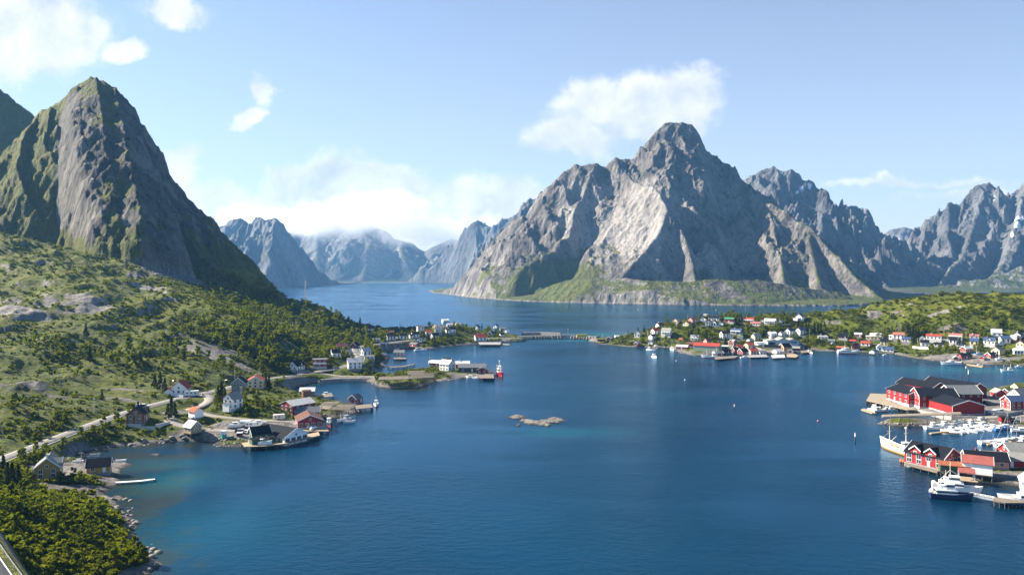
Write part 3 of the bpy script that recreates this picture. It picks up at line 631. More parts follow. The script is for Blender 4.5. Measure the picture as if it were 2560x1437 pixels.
col = mixc(nt, sstep(nt, big, .35, .65), (.0001, .017, .039), (.0002, .028, .060))
wd = sstep(nt, mth(nt, 'ADD', dk.outputs[0], mth(nt, 'MULTIPLY', mth(nt, 'SUBTRACT', noise(nt, pos, .22, 5, .7, .6), .5), .9)), .30, .85)
col = mixc(nt, wd, col, (.020, .022, .012))
col = mixc(nt, dk.outputs[1], col, (.004, .13, .15))
mp = nd(nt, 'ShaderNodeMapping', {'Scale': (.75, 1.25, 1)}); mp.inputs['Rotation'].default_value = (0, 0, R(24)); nt.links.new(pos, mp.inputs[0])
w1 = noise(nt, mp.outputs[0], .30, 5, .62, .3); w2 = noise(nt, mp.outputs[0], 1.3, 3, .6, .2)
ml = nd(nt, 'ShaderNodeMapping', {'Scale': (.0035, .020, 1)}); ml.inputs['Rotation'].default_value = (0, 0, R(-14)); nt.links.new(pos, ml.inputs[0])
lane = noise(nt, ml.outputs[0], 1.0, 4, .6, .8)
calm = sstep(nt, mth(nt, 'MULTIPLY_ADD', lane, .55, mth(nt, 'MULTIPLY', noise(nt, pos, .0085, 3, .5, 1.0), .45)), .38, .60)
bp = nd(nt, 'ShaderNodeBump', {'Strength': mth(nt, 'MULTIPLY_ADD', calm, .30, .12), 'Distance': 1.0, 'Height': mth(nt, 'MULTIPLY_ADD', w2, .35, w1)})
df = nd(nt, 'ShaderNodeBsdfDiffuse', {'Color': col, 'Normal': bp.outputs[0]})
gl = nd(nt, 'ShaderNodeBsdfGlossy', {'Color': (.44, .66, .88, 1), 'Roughness': mth(nt, 'MULTIPLY_ADD', calm, .10, .10), 'Normal': bp.outputs[0]})
fr = nd(nt, 'ShaderNodeFresnel', {'IOR': 1.333, 'Normal': bp.outputs[0]})
b = nd(nt, 'ShaderNodeMixShader', {0: mth(nt, 'MULTIPLY', fr.outputs[0], .9), 1: df.outputs[0], 2: gl.outputs[0]})
nt.links.new(b.outputs[0], nd(nt, 'ShaderNodeOutputMaterial').inputs[0])
water = struct(grid_mesh('water', xw, yw, np.zeros_like(xw), np.ones(xw.shape, bool), m, {'depth': wm}), 'deep blue sea of the sound and harbour')

# ------------------------------------------------------------------ air
def box_obj(name, lo, hi, mat):
    V = [(x, y, z) for x in (lo[0], hi[0]) for y in (lo[1], hi[1]) for z in (lo[2], hi[2])]
    return mesh_np(name, V, [(0, 1, 3, 2), (4, 6, 7, 5), (0, 4, 5, 1), (2, 3, 7, 6), (0, 2, 6, 4), (1, 5, 7, 3)], mat, False)
mh = bpy.data.materials.new('haze_air'); mh.use_nodes = True; nt = mh.node_tree; nt.nodes.clear()
v = nd(nt, 'ShaderNodeVolumePrincipled', {'Color': (.24, .56, 1.0, 1), 'Density': 4.7e-5, 'Anisotropy': .2})
nt.links.new(v.outputs[0], nd(nt, 'ShaderNodeOutputMaterial').inputs['Volume'])
haze = box_obj('haze', (-36000, -120, -60), (36000, 5702, 740), mh); haze['kind'] = 'stuff'; haze['label'] = 'pale blue air that fades the far mountains'

# ------------------------------------------------------------------ cloud bank over the fjord's end, outside the haze
mc = bpy.data.materials.new('cloud_vapour'); mc.use_nodes = True; nt = mc.node_tree; nt.nodes.clear()
tc = nd(nt, 'ShaderNodeTexCoord'); ob = tc.outputs['Object']
sp = nd(nt, 'ShaderNodeSeparateXYZ', {0: ob})
acc = None
for px, py, Y_, rx, ry, rz, w in [(640, 550, 6400, 300, 380, 120, 1.0), (760, 560, 6300, 330, 380, 110, 1.2), (800, 545, 6500, 300, 400, 130, 1.2), (900, 550, 6500, 420, 400, 140, 1.2), (1010, 570, 6600, 420, 400, 160, 1.1), (1110, 580, 6600, 340, 400, 130, .9), (720, 545, 6400, 260, 350, 120, .8), (960, 520, 6600, 460, 400, 140, 1.0), (1190, 560, 6700, 300, 400, 110, .7)]:
    X_, _, Z_ = PY(px, py, Y_); r2 = None
    for k_, (c_, r_) in enumerate(((X_, rx), (Y_ - 6500, ry), (Z_, rz))):
        q = mth(nt, 'MULTIPLY_ADD', sp.outputs[k_], 1 / r_, -c_ / r_); q = mth(nt, 'MULTIPLY', q, q); r2 = q if r2 is None else mth(nt, 'ADD', r2, q)
    g = mth(nt, 'MULTIPLY', mth(nt, 'POWER', 2.718, mth(nt, 'MULTIPLY', r2, -.7)), w); acc = g if acc is None else mth(nt, 'MAXIMUM', acc, g)
nz = noise(nt, ob, .0035, 5, .6, .2)
dn = sstep(nt, mth(nt, 'ADD', acc, mth(nt, 'MULTIPLY', mth(nt, 'SUBTRACT', nz, .5), 2.0)), .42, 1.05)
v = nd(nt, 'ShaderNodeVolumePrincipled', {'Color': (.95, .96, .98, 1), 'Density': mth(nt, 'MULTIPLY', dn, .0040), 'Anisotropy': .35})
nt.links.new(v.outputs[0], nd(nt, 'ShaderNodeOutputMaterial').inputs['Volume'])
cb = box_obj('cloud_bank', (-2500, -760, 200), (700, 760, 960), mc); cb.location = (0, 6500, 0); cb['kind'] = 'stuff'; cb['label'] = 'white cloud bank resting on the mountains at the end of the fjord'
# ------------------------------------------------------------------ builders
class MB:
    def __init__(s): s.V = []; s.F = []; s.M = []
    def add(s, V, Fs, mi=0):
        o = len(s.V); s.V += [tuple(v) for v in V]
        for f in Fs: s.F.append(tuple(o + i for i in f)); s.M.append(mi)
        return s
    def box(s, c, d, rz=0., mi=0):
        cs, sn = math.cos(rz), math.sin(rz); V = []
        for z in (-.5, .5):
            for x, y in ((-.5, -.5), (.5, -.5), (.5, .5), (-.5, .5)):
                X, Y = x * d[0], y * d[1]; V.append((c[0] + X * cs - Y * sn, c[1] + X * sn + Y * cs, c[2] + z * d[2]))
        return s.add(V, [(0, 3, 2, 1), (4, 5, 6, 7), (0, 1, 5, 4), (1, 2, 6, 5), (2, 3, 7, 6), (3, 0, 4, 7)], mi)
    def prism(s, prof, a, b, ax='x', mi=0):             # closed profile (p, q) pushed along an axis; x: (y, z)  y: (x, z)  z: (x, y)
        n = len(prof)
        f = {'x': lambda t, p: (t, p[0], p[1]), 'y': lambda t, p: (p[0], t, p[1]), 'z': lambda t, p: (p[0], p[1], t)}[ax]
        V = [f(a, p) for p in prof] + [f(b, p) for p in prof]
        Fs = [tuple(range(n))[::-1], tuple(range(n, 2 * n))] + [(i, (i + 1) % n, n + (i + 1) % n, n + i) for i in range(n)]
        return s.add(V, Fs, mi)
    def tube(s, p, q, r0, r1, n=6, mi=0):
        p, q = Vector(p), Vector(q); d = (q - p).normalized()
        a = d.orthogonal().normalized(); b = d.cross(a)
        V = [p + (a * math.cos(2 * math.pi * i / n) + b * math.sin(2 * math.pi * i / n)) * r0 for i in range(n)] + [q + (a * math.cos(2 * math.pi * i / n) + b * math.sin(2 * math.pi * i / n)) * r1 for i in range(n)]
        return s.add(V, [(i, (i + 1) % n, n + (i + 1) % n, n + i) for i in range(n)] + [tuple(range(n))[::-1], tuple(range(n, 2 * n))], mi)
    def ball(s, c, r, mi=0, n=8, m=5, sc=(1, 1, 1)):
        V = [(c[0], c[1], c[2] - r * sc[2])]
        for j in range(1, m):
            a = -math.pi / 2 + math.pi * j / m
            for i in range(n):
                t = 2 * math.pi * i / n; V.append((c[0] + r * sc[0] * math.cos(a) * math.cos(t), c[1] + r * sc[1] * math.cos(a) * math.sin(t), c[2] + r * sc[2] * math.sin(a)))
        V.append((c[0], c[1], c[2] + r * sc[2])); Fs = []
        for i in range(n): Fs.append((0, 1 + (i + 1) % n, 1 + i)); Fs.append((len(V) - 1, len(V) - 1 - n + i, len(V) - 1 - n + (i + 1) % n))
        for j in range(m - 2):
            for i in range(n): Fs.append((1 + j * n + i, 1 + j * n + (i + 1) % n, 1 + (j + 1) * n + (i + 1) % n, 1 + (j + 1) * n + i))
        return s.add(V, Fs, mi)
    def mesh(s, name, mats):
        me = bpy.data.meshes.new(name); me.from_pydata(s.V, [], s.F)
        for m in (mats if isinstance(mats, (list, tuple)) else [mats]): me.materials.append(m)
        me.polygons.foreach_set('material_index', s.M); me.update()
        bm = bmesh.new(); bm.from_mesh(me); bmesh.ops.recalc_face_normals(bm, faces=bm.faces); bm.to_mesh(me); bm.free()
        return me
    def build(s, name, mats, parent=None, smooth=False):
        me = s.mesh(name, mats)
        if smooth: me.polygons.foreach_set('use_smooth', [True] * len(me.polygons))
        return link(name, me, parent)
def link(name, me, parent=None, loc=None, rz=0):
    o = bpy.data.objects.new(name, me); COL.objects.link(o)
    if parent is not None: o.parent = parent
    if loc is not None: o.location = loc
    if rz: o.rotation_euler = (0, 0, rz)
    return o
def thing(name, label, cat, loc, rz=0., group=None):
    o = bpy.data.objects.new(name, None); o.empty_display_size = .5; COL.objects.link(o)
    o.location = loc; o.rotation_euler = (0, 0, rz)
    return tag(o, label, cat, group)
def copy_tree(o, parent=None):
    c = o.copy(); COL.objects.link(c); c.parent = parent
    for ch in o.children: copy_tree(ch, c)
    return c

_mats = {}
def paint(name, col, rough=.65, var=.16, boards=0., metal=0., spec=.3):
    if name in _mats: return _mats[name]
    m = bpy.data.materials.new(name); m.use_nodes = True; nt = m.node_tree; nt.nodes.clear()
    tc = nd(nt, 'ShaderNodeTexCoord').outputs['Object']
    n = noise(nt, tc, .7, 5, .65); n2 = noise(nt, tc, 5., 3, .6)
    f = mth(nt, 'MULTIPLY_ADD', n2, .4, mth(nt, 'MULTIPLY', n, .6))
    c = mixc(nt, sstep(nt, f, .3, .7), tuple(x * (1 - var) for x in col), tuple(min(1, x * (1 + var * .6)) for x in col))
    ins = {'Base Color': c, 'Roughness': rough, 'Metallic': metal, 'Specular IOR Level': spec}
    if boards:
        w = nd(nt, 'ShaderNodeTexWave', {'Scale': boards, 'Distortion': .3}, bands_direction='Z'); nt.links.new(tc, w.inputs[0])
        ins['Normal'] = nd(nt, 'ShaderNodeBump', {'Strength': .35, 'Distance': .04, 'Height': w.outputs[1]}).outputs[0]
    b = nd(nt, 'ShaderNodeBsdfPrincipled', ins)
    nt.links.new(b.outputs[0], nd(nt, 'ShaderNodeOutputMaterial').inputs[0])
    _mats[name] = m; return m
WALL = {k: paint(k + '_boarding', c, .6, .13, 1.6) for k, c in dict(white=(.87, .87, .85), cream=(.72, .60, .38), red=(.27, .014, .016), darkred=(.13, .011, .013), ochre=(.42, .25, .055), grey=(.20, .22, .21), green=(.05, .10, .06), sage=(.26, .32, .25),
        blue=(.035, .13, .30), tan=(.36, .25, .15), brown=(.22, .08, .025), orange=(.55, .19, .055), pink=(.55, .27, .21), palegrey=(.5, .52, .53), dark=(.05, .055, .06), steelblue=(.42, .50, .56)).items()}
ROOF = {k: paint(k + '_roofing', c, .85, .22, 0, spec=.12) for k, c in dict(black=(.010, .012, .018), grey=(.15, .16, .17), light=(.45, .45, .44), redtile=(.33, .055, .042), fadedred=(.27, .085, .072), rust=(.28, .10, .05), brown=(.13, .065, .045), pale=(.62, .61, .58), green=(.06, .22, .12), slate=(.25, .25, .23), pinktile=(.32, .125, .105), blue=(.05, .08, .16)).items()}
_mats['sod'] = ROOF['sod'] = paint('turf_roofing', (.11, .13, .03), .95, .5)
TRIM = paint('white_trim', (.82, .82, .80), .5, .06); GLASS = paint('window_glass', (.03, .04, .05), .12, .2, spec=.6); CONC = paint('concrete', (.27, .26, .25), .85, .2)
WCONC = paint('white_concrete', (.52, .52, .50), .8, .15); WOOD = paint('weathered_wood', (.18, .15, .12), .85, .3); DWOOD = paint('dark_piles', (.09, .075, .06), .9, .3); BRICK = paint('chimney_brick', (.30, .10, .06), .85, .2)
PWOOD = paint('fresh_timber', (.33, .26, .175), .8, .25); METAL = paint('galvanised_metal', (.5, .51, .52), .4, .12, metal=.7); DARKM = paint('dark_iron', (.05, .05, .055), .5, .1)
OCC = []                                                # footprints (x, y, radius) kept clear of plants
def facing(x, y, nx, ny): return (nx * -x + ny * -y) / (math.hypot(x, y) + 1e-6) > .06
_win = {}
def window_on(parent, x, y, z, ang, w, h, fine):
    # ang: direction the window looks in the parent's frame
    key = (round(w, 1), round(h, 1), fine)
    if key not in _win:
        f = MB(); f.box((0, 0, 0), (w + .24, .09, h + .24)); p = MB(); p.box((0, -.06, 0), (w, .06, h))
        if fine:
            p.F = p.F; f.box((0, -.075, 0), (.06, .05, h)); 
            _win[key] = (f.mesh('window', TRIM), p.mesh('pane', GLASS))
        else:
            f.box((0, -.06, 0), (w, .06, h), 0, 1); _win[key] = (f.mesh('window', [TRIM, GLASS]), None)
    a, b = _win[key]
    o = link('window', a, parent, (x, y, z), ang + math.pi / 2)
    if b is not None: link('pane', b, o)
    return o
def gable_prof(W, z0, h, rise): return [(-W / 2, z0), (W / 2, z0), (W / 2, h), (0, h + rise), (-W / 2, h)]
def roof_prof(W, h, rise, oh, t):
    k = rise / (W / 2); ze = h - oh * k
    return [(-W / 2 - oh, ze), (0, h + rise), (W / 2 + oh, ze), (W / 2 + oh, ze + t), (0, h + rise + t * 1.15), (-W / 2 - oh, ze + t)]
def house(px, py, L, W, h, rise, yaw, wall, roof, label, pos=None, z=None, chim=1, trim=0, win=1, nx=None, dorm=(), balc=0, base='grey', piles=0., name='house', cat='house', door=1, annex=None, winsize=None, group=None, fine=None):
    if pos: x, y = pos; gz = ground(x, y)
    else: x, y, gz = hit(px, py)
    if z is not None:
        gz = z
        if not pos: x, y = P0(px, py, z)
    if not pos and px > 1600 and py < 892 and abs(yaw) <= 10: yaw -= 34
    if y > 560 and not pos:
        kk = .9 if name == 'warehouse' else .84
        L, W, h, rise = L * kk, W * kk, h * (kk - .02), rise * kk
    rz = R(yaw); t = thing(name, label, cat, (x, y, gz), rz, group)
    OCC.append((x, y, max(L, W) * .62 + 1))
    cs, sn = math.cos(rz), math.sin(rz)
    near = y < 560 if fine is None else fine
    f0 = .45
    if piles:
        nxp, nyp = max(2, int(L / 3) + 1), max(2, int(W / 3.5) + 1)
        mb0 = MB(); mb0.tube((0, 0, 0), (0, 0, piles + 2.5), .16, .16, 6); pm = mb0.mesh('pile', DWOOD)
        for i in range(nxp):
            for j in range(nyp):
                if 0 < i < nxp - 1 and 0 < j < nyp - 1: continue
                link('pile', pm, t, (-L / 2 + .2 + (L - .4) * i / (nxp - 1), -W / 2 + .2 + (W - .4) * j / (nyp - 1), -piles - 2.3))
        MB().box((0, 0, .22), (L + .3, W + .3, .3)).build('floor_deck', WOOD, t); f0 = .38
    else:
        MB().box((0, 0, -1.3), (L + .06, W + .06, 3.5)).build('foundation', WCONC if base == 'white' else CONC, t)
    MB().prism(gable_prof(W, f0, h, rise), -L / 2, L / 2).build('wall', WALL[wall], t)
    oh = .45 if near else .4
    rf = MB().prism(roof_prof(W, h + .03, rise, oh, .2), -L / 2 - .4, L / 2 + .4).build('roof', ROOF[roof], t)
    for c in range(chim):
        cx = (-.2 + .45 * c) * L; MB().box((cx, .25, h + rise + .35), (.7, .7, 1.5)).build('chimney', BRICK if (len(label) % 3) else WCONC, rf)
    if trim:
        for s in (-1, 1):
            if True:
                k = rise / (W / 2); w2 = W / 2 + oh; ze = h + .03 - oh * k
                pr = [(-w2, ze - .12), (0, h + .03 + rise - .12), (w2, ze - .12), (w2, ze + .30), (0, h + .03 + rise + .34), (-w2, ze + .30)]
                a = s * (L / 2 + .405); MB().prism(pr, a, a + s * .09).build('bargeboard', TRIM, t)
                if trim > 1:
                    for sy in (-1, 1): MB().box((s * (L / 2 + .02), sy * (W / 2 - .08), (h + f0) / 2), (.1, .24, h - f0)).build('corner_board', TRIM, t)
    if win:
        fl = [1.75] if h < 3.7 else [1.6, h - 1.15]
        ww, wh = winsize or ((1.15, 1.25) if near else (1.3, 1.3))
        done_door = 0
        for sx_, sy_ in ((0, -1), (0, 1), (-1, 0), (1, 0)):
            wxn, wyn = sx_ * cs - sy_ * sn, sx_ * sn + sy_ * cs
            if not facing(x, y, wxn, wyn): continue
            ang = math.atan2(sy_, sx_); span = L if sy_ else W; off = (W if sy_ else L) / 2 + .03
            n = nx if (nx and sy_) else max(1, min(4 if near else 3, int(span / 2.7)))
            for fi, zz in enumerate(fl):
                for i in range(n):
                    p = (-.5 + (i + .5) / n) * span
                    if door and not done_door and fi == 0 and i == n // 2 and n > 1:
                        done_door = 1
                        q = (p, sy_ * (off + .01)) if sy_ else (sx_ * (off + .01), p)
                        MB().box((q[0], q[1], f0 + 1.08), (1.0, .1, 2.1) if sy_ else (.1, 1.0, 2.1)).build('door', TRIM if wall not in ('white', 'cream', 'palegrey') else WALL['brown'], t)
                        continue
                    window_on(t, p if sy_ else sx_ * off, sy_ * off if sy_ else p, zz, ang, ww, wh, near)
            if sx_ and rise > 2.0 and near: window_on(t, sx_ * off, 0, h + .45, ang, .9, 1.0, near)
    for (tx, sd_, dw, dh) in dorm:
        y0 = sd_ * (W / 2 + .06); zb = h - .9
        pr = [(tx - dw / 2, zb), (tx + dw / 2, zb), (tx + dw / 2, zb + dh), (tx, zb + dh + dw * .38), (tx - dw / 2, zb + dh)]
        d = MB().prism(pr, y0, sd_ * .3, 'y').build('dormer', WALL[wall], t)
        kk = .76; w2 = dw / 2 + .35; zt = zb + dh + dw * .38
        MB().prism([(tx - w2, zt - w2 * kk), (tx, zt), (tx + w2, zt - w2 * kk), (tx + w2, zt - w2 * kk + .18), (tx, zt + .22), (tx - w2, zt - w2 * kk + .18)], sd_ * (W / 2 + .5), sd_ * .2, 'y').build('dormer_roof', ROOF[roof] if trim < 2 else ROOF['light'], d)
        if trim: MB().prism([(tx - w2, zt - w2 * kk - .1), (tx, zt - .1), (tx + w2, zt - w2 * kk - .1), (tx + w2, zt - w2 * kk + .28), (tx, zt + .32), (tx - w2, zt - w2 * kk + .28)], sd_ * (W / 2 + .505), sd_ * (W / 2 + .6), 'y').build('dormer_trim', TRIM, d)
        window_on(d, tx, y0 + sd_ * .03, zb + dh * .55, math.atan2(sd_, 0), 1.0, 1.0, near)
    if balc:
        s = -1 if facing(x, y, sn, -cs) else 1
        b = MB().box((0, s * (W / 2 + .9), 2.65), (L * .96, 1.7, .18)).build('balcony', TRIM, t)
        MB().box((0, s * (W / 2 + 1.72), 3.2), (L * .96, .06, .9)).build('railing', TRIM, b)
        for q in (-.45, 0, .45): MB().box((q * L, s * (W / 2 + 1.6), .6), (.14, .14, 4.1)).build('post', TRIM, b)
    if annex:
        ax, ay, aL, aW, ah, ar, aw, arf = annex
        MB().prism([(q + ay, zz) for q, zz in gable_prof(aW, f0 - 1.4, ah, ar)], ax - aL / 2, ax + aL / 2).build('side_wing', WALL[aw], t)
        MB().prism([(q + ay, zz) for q, zz in roof_prof(aW, ah + .03, ar, .35, .18)], ax - aL / 2 - .3, ax + aL / 2 + .3).build('wing_roof', ROOF[arf], t)
        s = -1 if facing(x, y, sn, -cs) else 1
        if win: window_on(t, ax, ay + s * (aW / 2 + .03), 1.6, math.atan2(s, 0), 1.1, 1.1, near)
    return t

def hull_mesh(L, B, fb, top, low, deckm, bowrise=.6, split=.35):
    N = 12; secs = []
    for i in range(N + 1):
        q = i / N; x = -L / 2 + L * q
        b = B / 2 * (.86 + .14 * min(1, q / .3)) * (1 - (max(0, q - .42) / .58) ** 2.3) + .02
        z = fb * (1 + bowrise * q ** 3 + .12 * (1 - q) ** 2)
        xr = x + (q ** 4) * L * .05
        secs.append([(x, 0, -.5), (x, .72 * b, -.3), (x, .92 * b, fb * split), (xr, b, z), (xr, b - .1 if b > .15 else b * .5, z - .02), (x, max(b - .15, .01), z - min(.5, fb * .4))])
    mb = MB()
    for s in (1, -1):
        for a, c in zip(secs[:-1], secs[1:]):
            for k in range(5):
                q = [a[k], c[k], c[k + 1], a[k + 1]]
                mb.add([(p[0], s * p[1], p[2]) for p in q], [(0, 1, 2, 3)], 1 if k < 2 else 0)
    a = secs[0]; ring = [(p[0], p[1], p[2]) for p in a[:4]] + [(p[0], -p[1], p[2]) for p in a[3:0:-1]]
    mb.add(ring, [tuple(range(len(ring)))], 0)
    dk = MB()
    for a, c in zip(secs[:-1], secs[1:]):
        dk.add([(a[5][0], a[5][1], a[5][2]), (c[5][0], c[5][1], c[5][2]), (c[5][0], -c[5][1], c[5][2]), (a[5][0], -a[5][1], a[5][2])], [(0, 1, 2, 3)])
    return mb, dk, secs
BP = {k: paint(k + '_boat_paint', c, .35, .08, spec=.5) for k, c in dict(white=(.82, .82, .80), red=(.50, .03, .025), darkred=(.25, .012, .03), navy=(.012, .025, .075), orange=(.55, .24, .05), blue=(.05, .18, .42), grey=(.3, .32, .34), black=(.02, .02, .022), cream=(.75, .68, .5), wood=(.36, .17, .06)).items()}
def cabin(t, x, y, z, l, w, h, mat='white', rake=.25, band=True, nm='wheelhouse'):
    V = [(x - l / 2, -w / 2 + y, z), (x + l / 2, -w / 2 + y, z), (x + l / 2, w / 2 + y, z), (x - l / 2, w / 2 + y, z), (x - l / 2 + rake * .3, -w * .46 + y, z + h), (x + l / 2 - rake, -w * .46 + y, z + h), (x + l / 2 - rake, w * .46 + y, z + h), (x - l / 2 + rake * .3, w * .46 + y, z + h)]
    o = MB().add(V, [(0, 3, 2, 1), (4, 5, 6, 7), (0, 1, 5, 4), (1, 2, 6, 5), (2, 3, 7, 6), (3, 0, 4, 7)]).box((x - rake * .3, y, z + h + .05), (l - rake * .4, w + .15, .1)).build(nm, BP[mat], t)
    if band:
        MB().box((x - rake * .35, y, z + h * .68), (l - rake * .55, w * .985, h * .28)).build('window', GLASS, o)
    return o
def boat(px, py, L, yaw, kind, label, top='white', low='white', group=None, pos=None, cat='boat', z=0., deckm=None):
    x, y = pos or P0(px, py, z)
    B = {'fishing': .30, 'motor': .34, 'sail': .27, 'dinghy': .40, 'trawler': .30, 'ferry': .30, 'cutter': .27, 'open': .36}[kind] * L; B = max(B, 1.5)
    fb = {'fishing': .10, 'motor': .11, 'sail': .09, 'dinghy': .10, 'trawler': .10, 'ferry': .12, 'cutter': .105, 'open': .09}[kind] * L + .25
    t = thing('boat', label, cat, (x, y, z), R(yaw), group)
    mb, dk, secs = hull_mesh(L, B, fb, top, low, None, {'cutter': 1.0, 'fishing': .8, 'trawler': .7}.get(kind, .45))
    mb.build('hull', [BP[top], BP[low]], t, True); dk.build('deck', paint('boat_deck', (.45, .40, .33), .7) if kind not in ('motor', 'sail') else BP['white'], t)
    dz = fb * .62 + .12
    def mast(x, h, r=.09, z0=None, nm='mast', cross=1, mat=None):
        z0 = dz if z0 is None else z0; m = MB().tube((x, 0, z0), (x, 0, z0 + h), r, r * .6)
        if cross: m.tube((x, -h * .12, z0 + h * .72), (x, h * .12, z0 + h * .72), r * .5, r * .5)
        return m.build(nm, mat or BP['cream'], t)
    if kind in ('fishing', 'trawler'):
        hx = -.22 * L if kind == 'fishing' else -.05 * L
        c = cabin(t, hx, 0, dz, L * .26, B * .62, L * .15 + .6)
        cabin(t, hx - L * .02, 0, dz + L * .15 + .7, L * .15, B * .45, 1.6, nm='bridge') if kind == 'trawler' else None
        mast(hx - L * .08, L * .42, .012 * L, dz + L * .12); mast(L * .24, L * .42, .011 * L)
        if kind == 'trawler':
            MB().tube((-L * .3, -B * .3, dz), (-L * .3, -B * .3, dz + L * .3), .15, .15).tube((-L * .3, B * .3, dz), (-L * .3, B * .3, dz + L * .3), .15, .15).tube((-L * .3, -B * .3, dz + L * .3), (-L * .3, B * .3, dz + L * .3), .15, .15).build('gantry', BP['white'], t)
            MB().ball((hx - L * .08, 0, dz + L * .50), .6).build('radar_dome', BP['white'], t)
        MB().tube((L * .24, 0, dz + 1), (L * .02, 0, dz + L * .28), .07, .05).build('boom', BP['cream'], t)
        MB().box((L * .05, 0, dz + .3), (L * .16, B * .34, .6)).build('hatch', BP['grey'], t)
    elif kind == 'cutter':
        c = cabin(t, -.27 * L, 0, dz, L * .2, B * .6, 1.5); cabin(t, -.28 * L, 0, dz + 1.6, L * .12, B * .5, 1.9, nm='bridge')
        mast(.22 * L, L * .45, .18); mast(-.3 * L, L * .36, .2, dz + 2.4); MB().ball((-.3 * L, 0, dz + 2.4 + L * .37), .5).build('radar_dome', BP['white'], t)
        MB().tube((.22 * L, 0, dz + 1.4), (.0, 0, dz + L * .26), .1, .08).build('boom', BP['cream'], t)
        MB().tube((.22 * L, 0, dz + L * .30), (.47 * L, 0, fb * 1.7), .03, .03).build('stay', BP['cream'], t)
        MB().box((0, 0, dz + .35), (L * .13, B * .4, .7)).build('hatch', BP['orange'], t); MB().ball((.08 * L, B * .2, dz + .6), .45).build('float_buoy', BP['red'], t)
    elif kind == 'ferry':
        cabin(t, -.10 * L, 0, dz, L * .52, B * .78, 1.9, nm='saloon'); cabin(t, -.02 * L, 0, dz + 2.0, L * .24, B * .66, 1.9, rake=.6); cabin(t, -.2 * L, 0, dz + 2.0, L * .12, B * .4, 1.3, band=False, nm='funnel_casing')
        mast(-.12 * L, L * .38, .1, dz + 3.6); MB().tube((-.12 * L, 0, dz + 6), (-.34 * L, 0, dz + 2.2), .05, .05).tube((-.12 * L, 0, dz + 6), (.08 * L, 0, dz + 4), .05, .05).build('stay', BP['white'], t)
        MB().ball((-.46 * L, 0, dz + 1.1), .8).build('float_buoy', BP['white'], t)
        MB().box((.3 * L, 0, dz + .15), (L * .2, B * .4, .4)).build('hatch', BP['blue'], t)
    elif kind == 'motor':
        cabin(t, .02 * L, 0, dz, L * .38, B * .66, 1.15, rake=.7); MB().box((-.46 * L, 0, dz + .2), (.5, .6, .9)).build('outboard_motor', BP['black'], t)
        if L > 9: cabin(t, -.03 * L, 0, dz + 1.2, L * .2, B * .55, 1.1, rake=.5, nm='flybridge')
    elif kind == 'sail':
        cabin(t, .05 * L, 0, dz + .05, L * .36, B * .5, .55, rake=.5, nm='coachroof')
        mast(.08 * L, L * 1.15, .07, cross=1, mat=METAL); MB().tube((.08 * L, 0, dz + 1.4), (-.32 * L, 0, dz + 1.35), .10, .08).build('boom', BP['blue' if L > 9.5 else 'white'], t)
        MB().tube((.08 * L, 0, dz + L * 1.12), (.49 * L, 0, fb * 1.4), .025, .025, 4).tube((.08 * L, 0, dz + L * 1.12), (-.49 * L, 0, fb * 1.1), .025, .025, 4).build('stay', METAL, t)
    else:
        MB().box((-.1 * L, 0, dz * .9), (.3, B * .8, .08)).build('thwart', BP['wood'], t); MB().box((-.45 * L, 0, dz + .2), (.35, .4, .7)).build('outboard_motor', BP['black'], t)
    OCC.append((x, y, L * .5))
    return t
def wharf(pts, z, label, name='wharf', cat='wharf', deck=None, step=3.2, thick=.35, piles=True, face=False):
    W = [P0(px, py, z) for px, py in pts]; cx = sum(p[0] for p in W) / len(W); cy = sum(p[1] for p in W) / len(W)
    t = thing(name, label, cat, (cx, cy, 0)); L_ = [(p[0] - cx, p[1] - cy) for p in W]
    MB().prism(L_, z - thick, z, 'z').build('deck', deck or WOOD, t)
    if piles:
        pm = MB().tube((0, 0, -2.5), (0, 0, z - .1), .17, .17).mesh('pile', DWOOD)
        for a, b in zip(L_, L_[1:] + L_[:1]):
            n = max(1, int(math.hypot(b[0] - a[0], b[1] - a[1]) / step))
            for i in range(n): link('pile', pm, t, (a[0] + (b[0] - a[0]) * (i + .02) / n * .98, a[1] + (b[1] - a[1]) * (i + .02) / n * .98, 0))
    for p in W: OCC.append((p[0], p[1], 3))
    OCC.append((cx, cy, 5))
    return t
def drying_rack(quad, z, label, n=26, name='drying_rack'):
    W = [Vector((*P0(px, py, z), z)) for px, py in quad]; c = sum(W, Vector()) / 4; c.z = 0
    t = thing(name, label, 'fish rack', c, 0, 'stockfish racks of bare poles'); a, b, d, e = [w - c for w in W]     # a-b front, e-d back
    mb = MB()
    n = int(n * 1.6)
    for i in range(n + 1):
        f = i / n; p = a.lerp(e, f); q = b.lerp(d, f); j = random.uniform(-.15, .15)
        mb.tube(p + Vector((random.uniform(-.5, .5), 0, j)), q + Vector((random.uniform(-.5, .5), 0, j)), .13, .12, 4)
    m2 = max(4, int((b - a).length / 2.2))
    for i in range(m2 + 1):
        f = i / m2; p = a.lerp(b, f); q = e.lerp(d, f); mb.tube(p - Vector((0, 0, .2)), q - Vector((0, 0, .2)), .1, .1, 4)
    mb.build('pole_grid', paint('grey_drying_poles', (.40, .335, .25), .85, .3), t)
    m3 = max(2, int((b - a).length / 4.5)); m4 = max(1, int((e - a).length / 5.0))
    for i in range(m3 + 1):
        for k in range(m4 + 1):
            p = a.lerp(b, i / m3).lerp(e.lerp(d, i / m3), k / m4); gz = ground(c.x + p.x, c.y + p.y) - .4
            s = random.choice((-1, 1)) * .8
            MB().tube((p.x, p.y, p.z - .1), (p.x + s, p.y, gz), .1, .12, 5).build('post', WOOD, t)
    OCC.append((c.x, c.y, (b - a).length * .45))
    return t
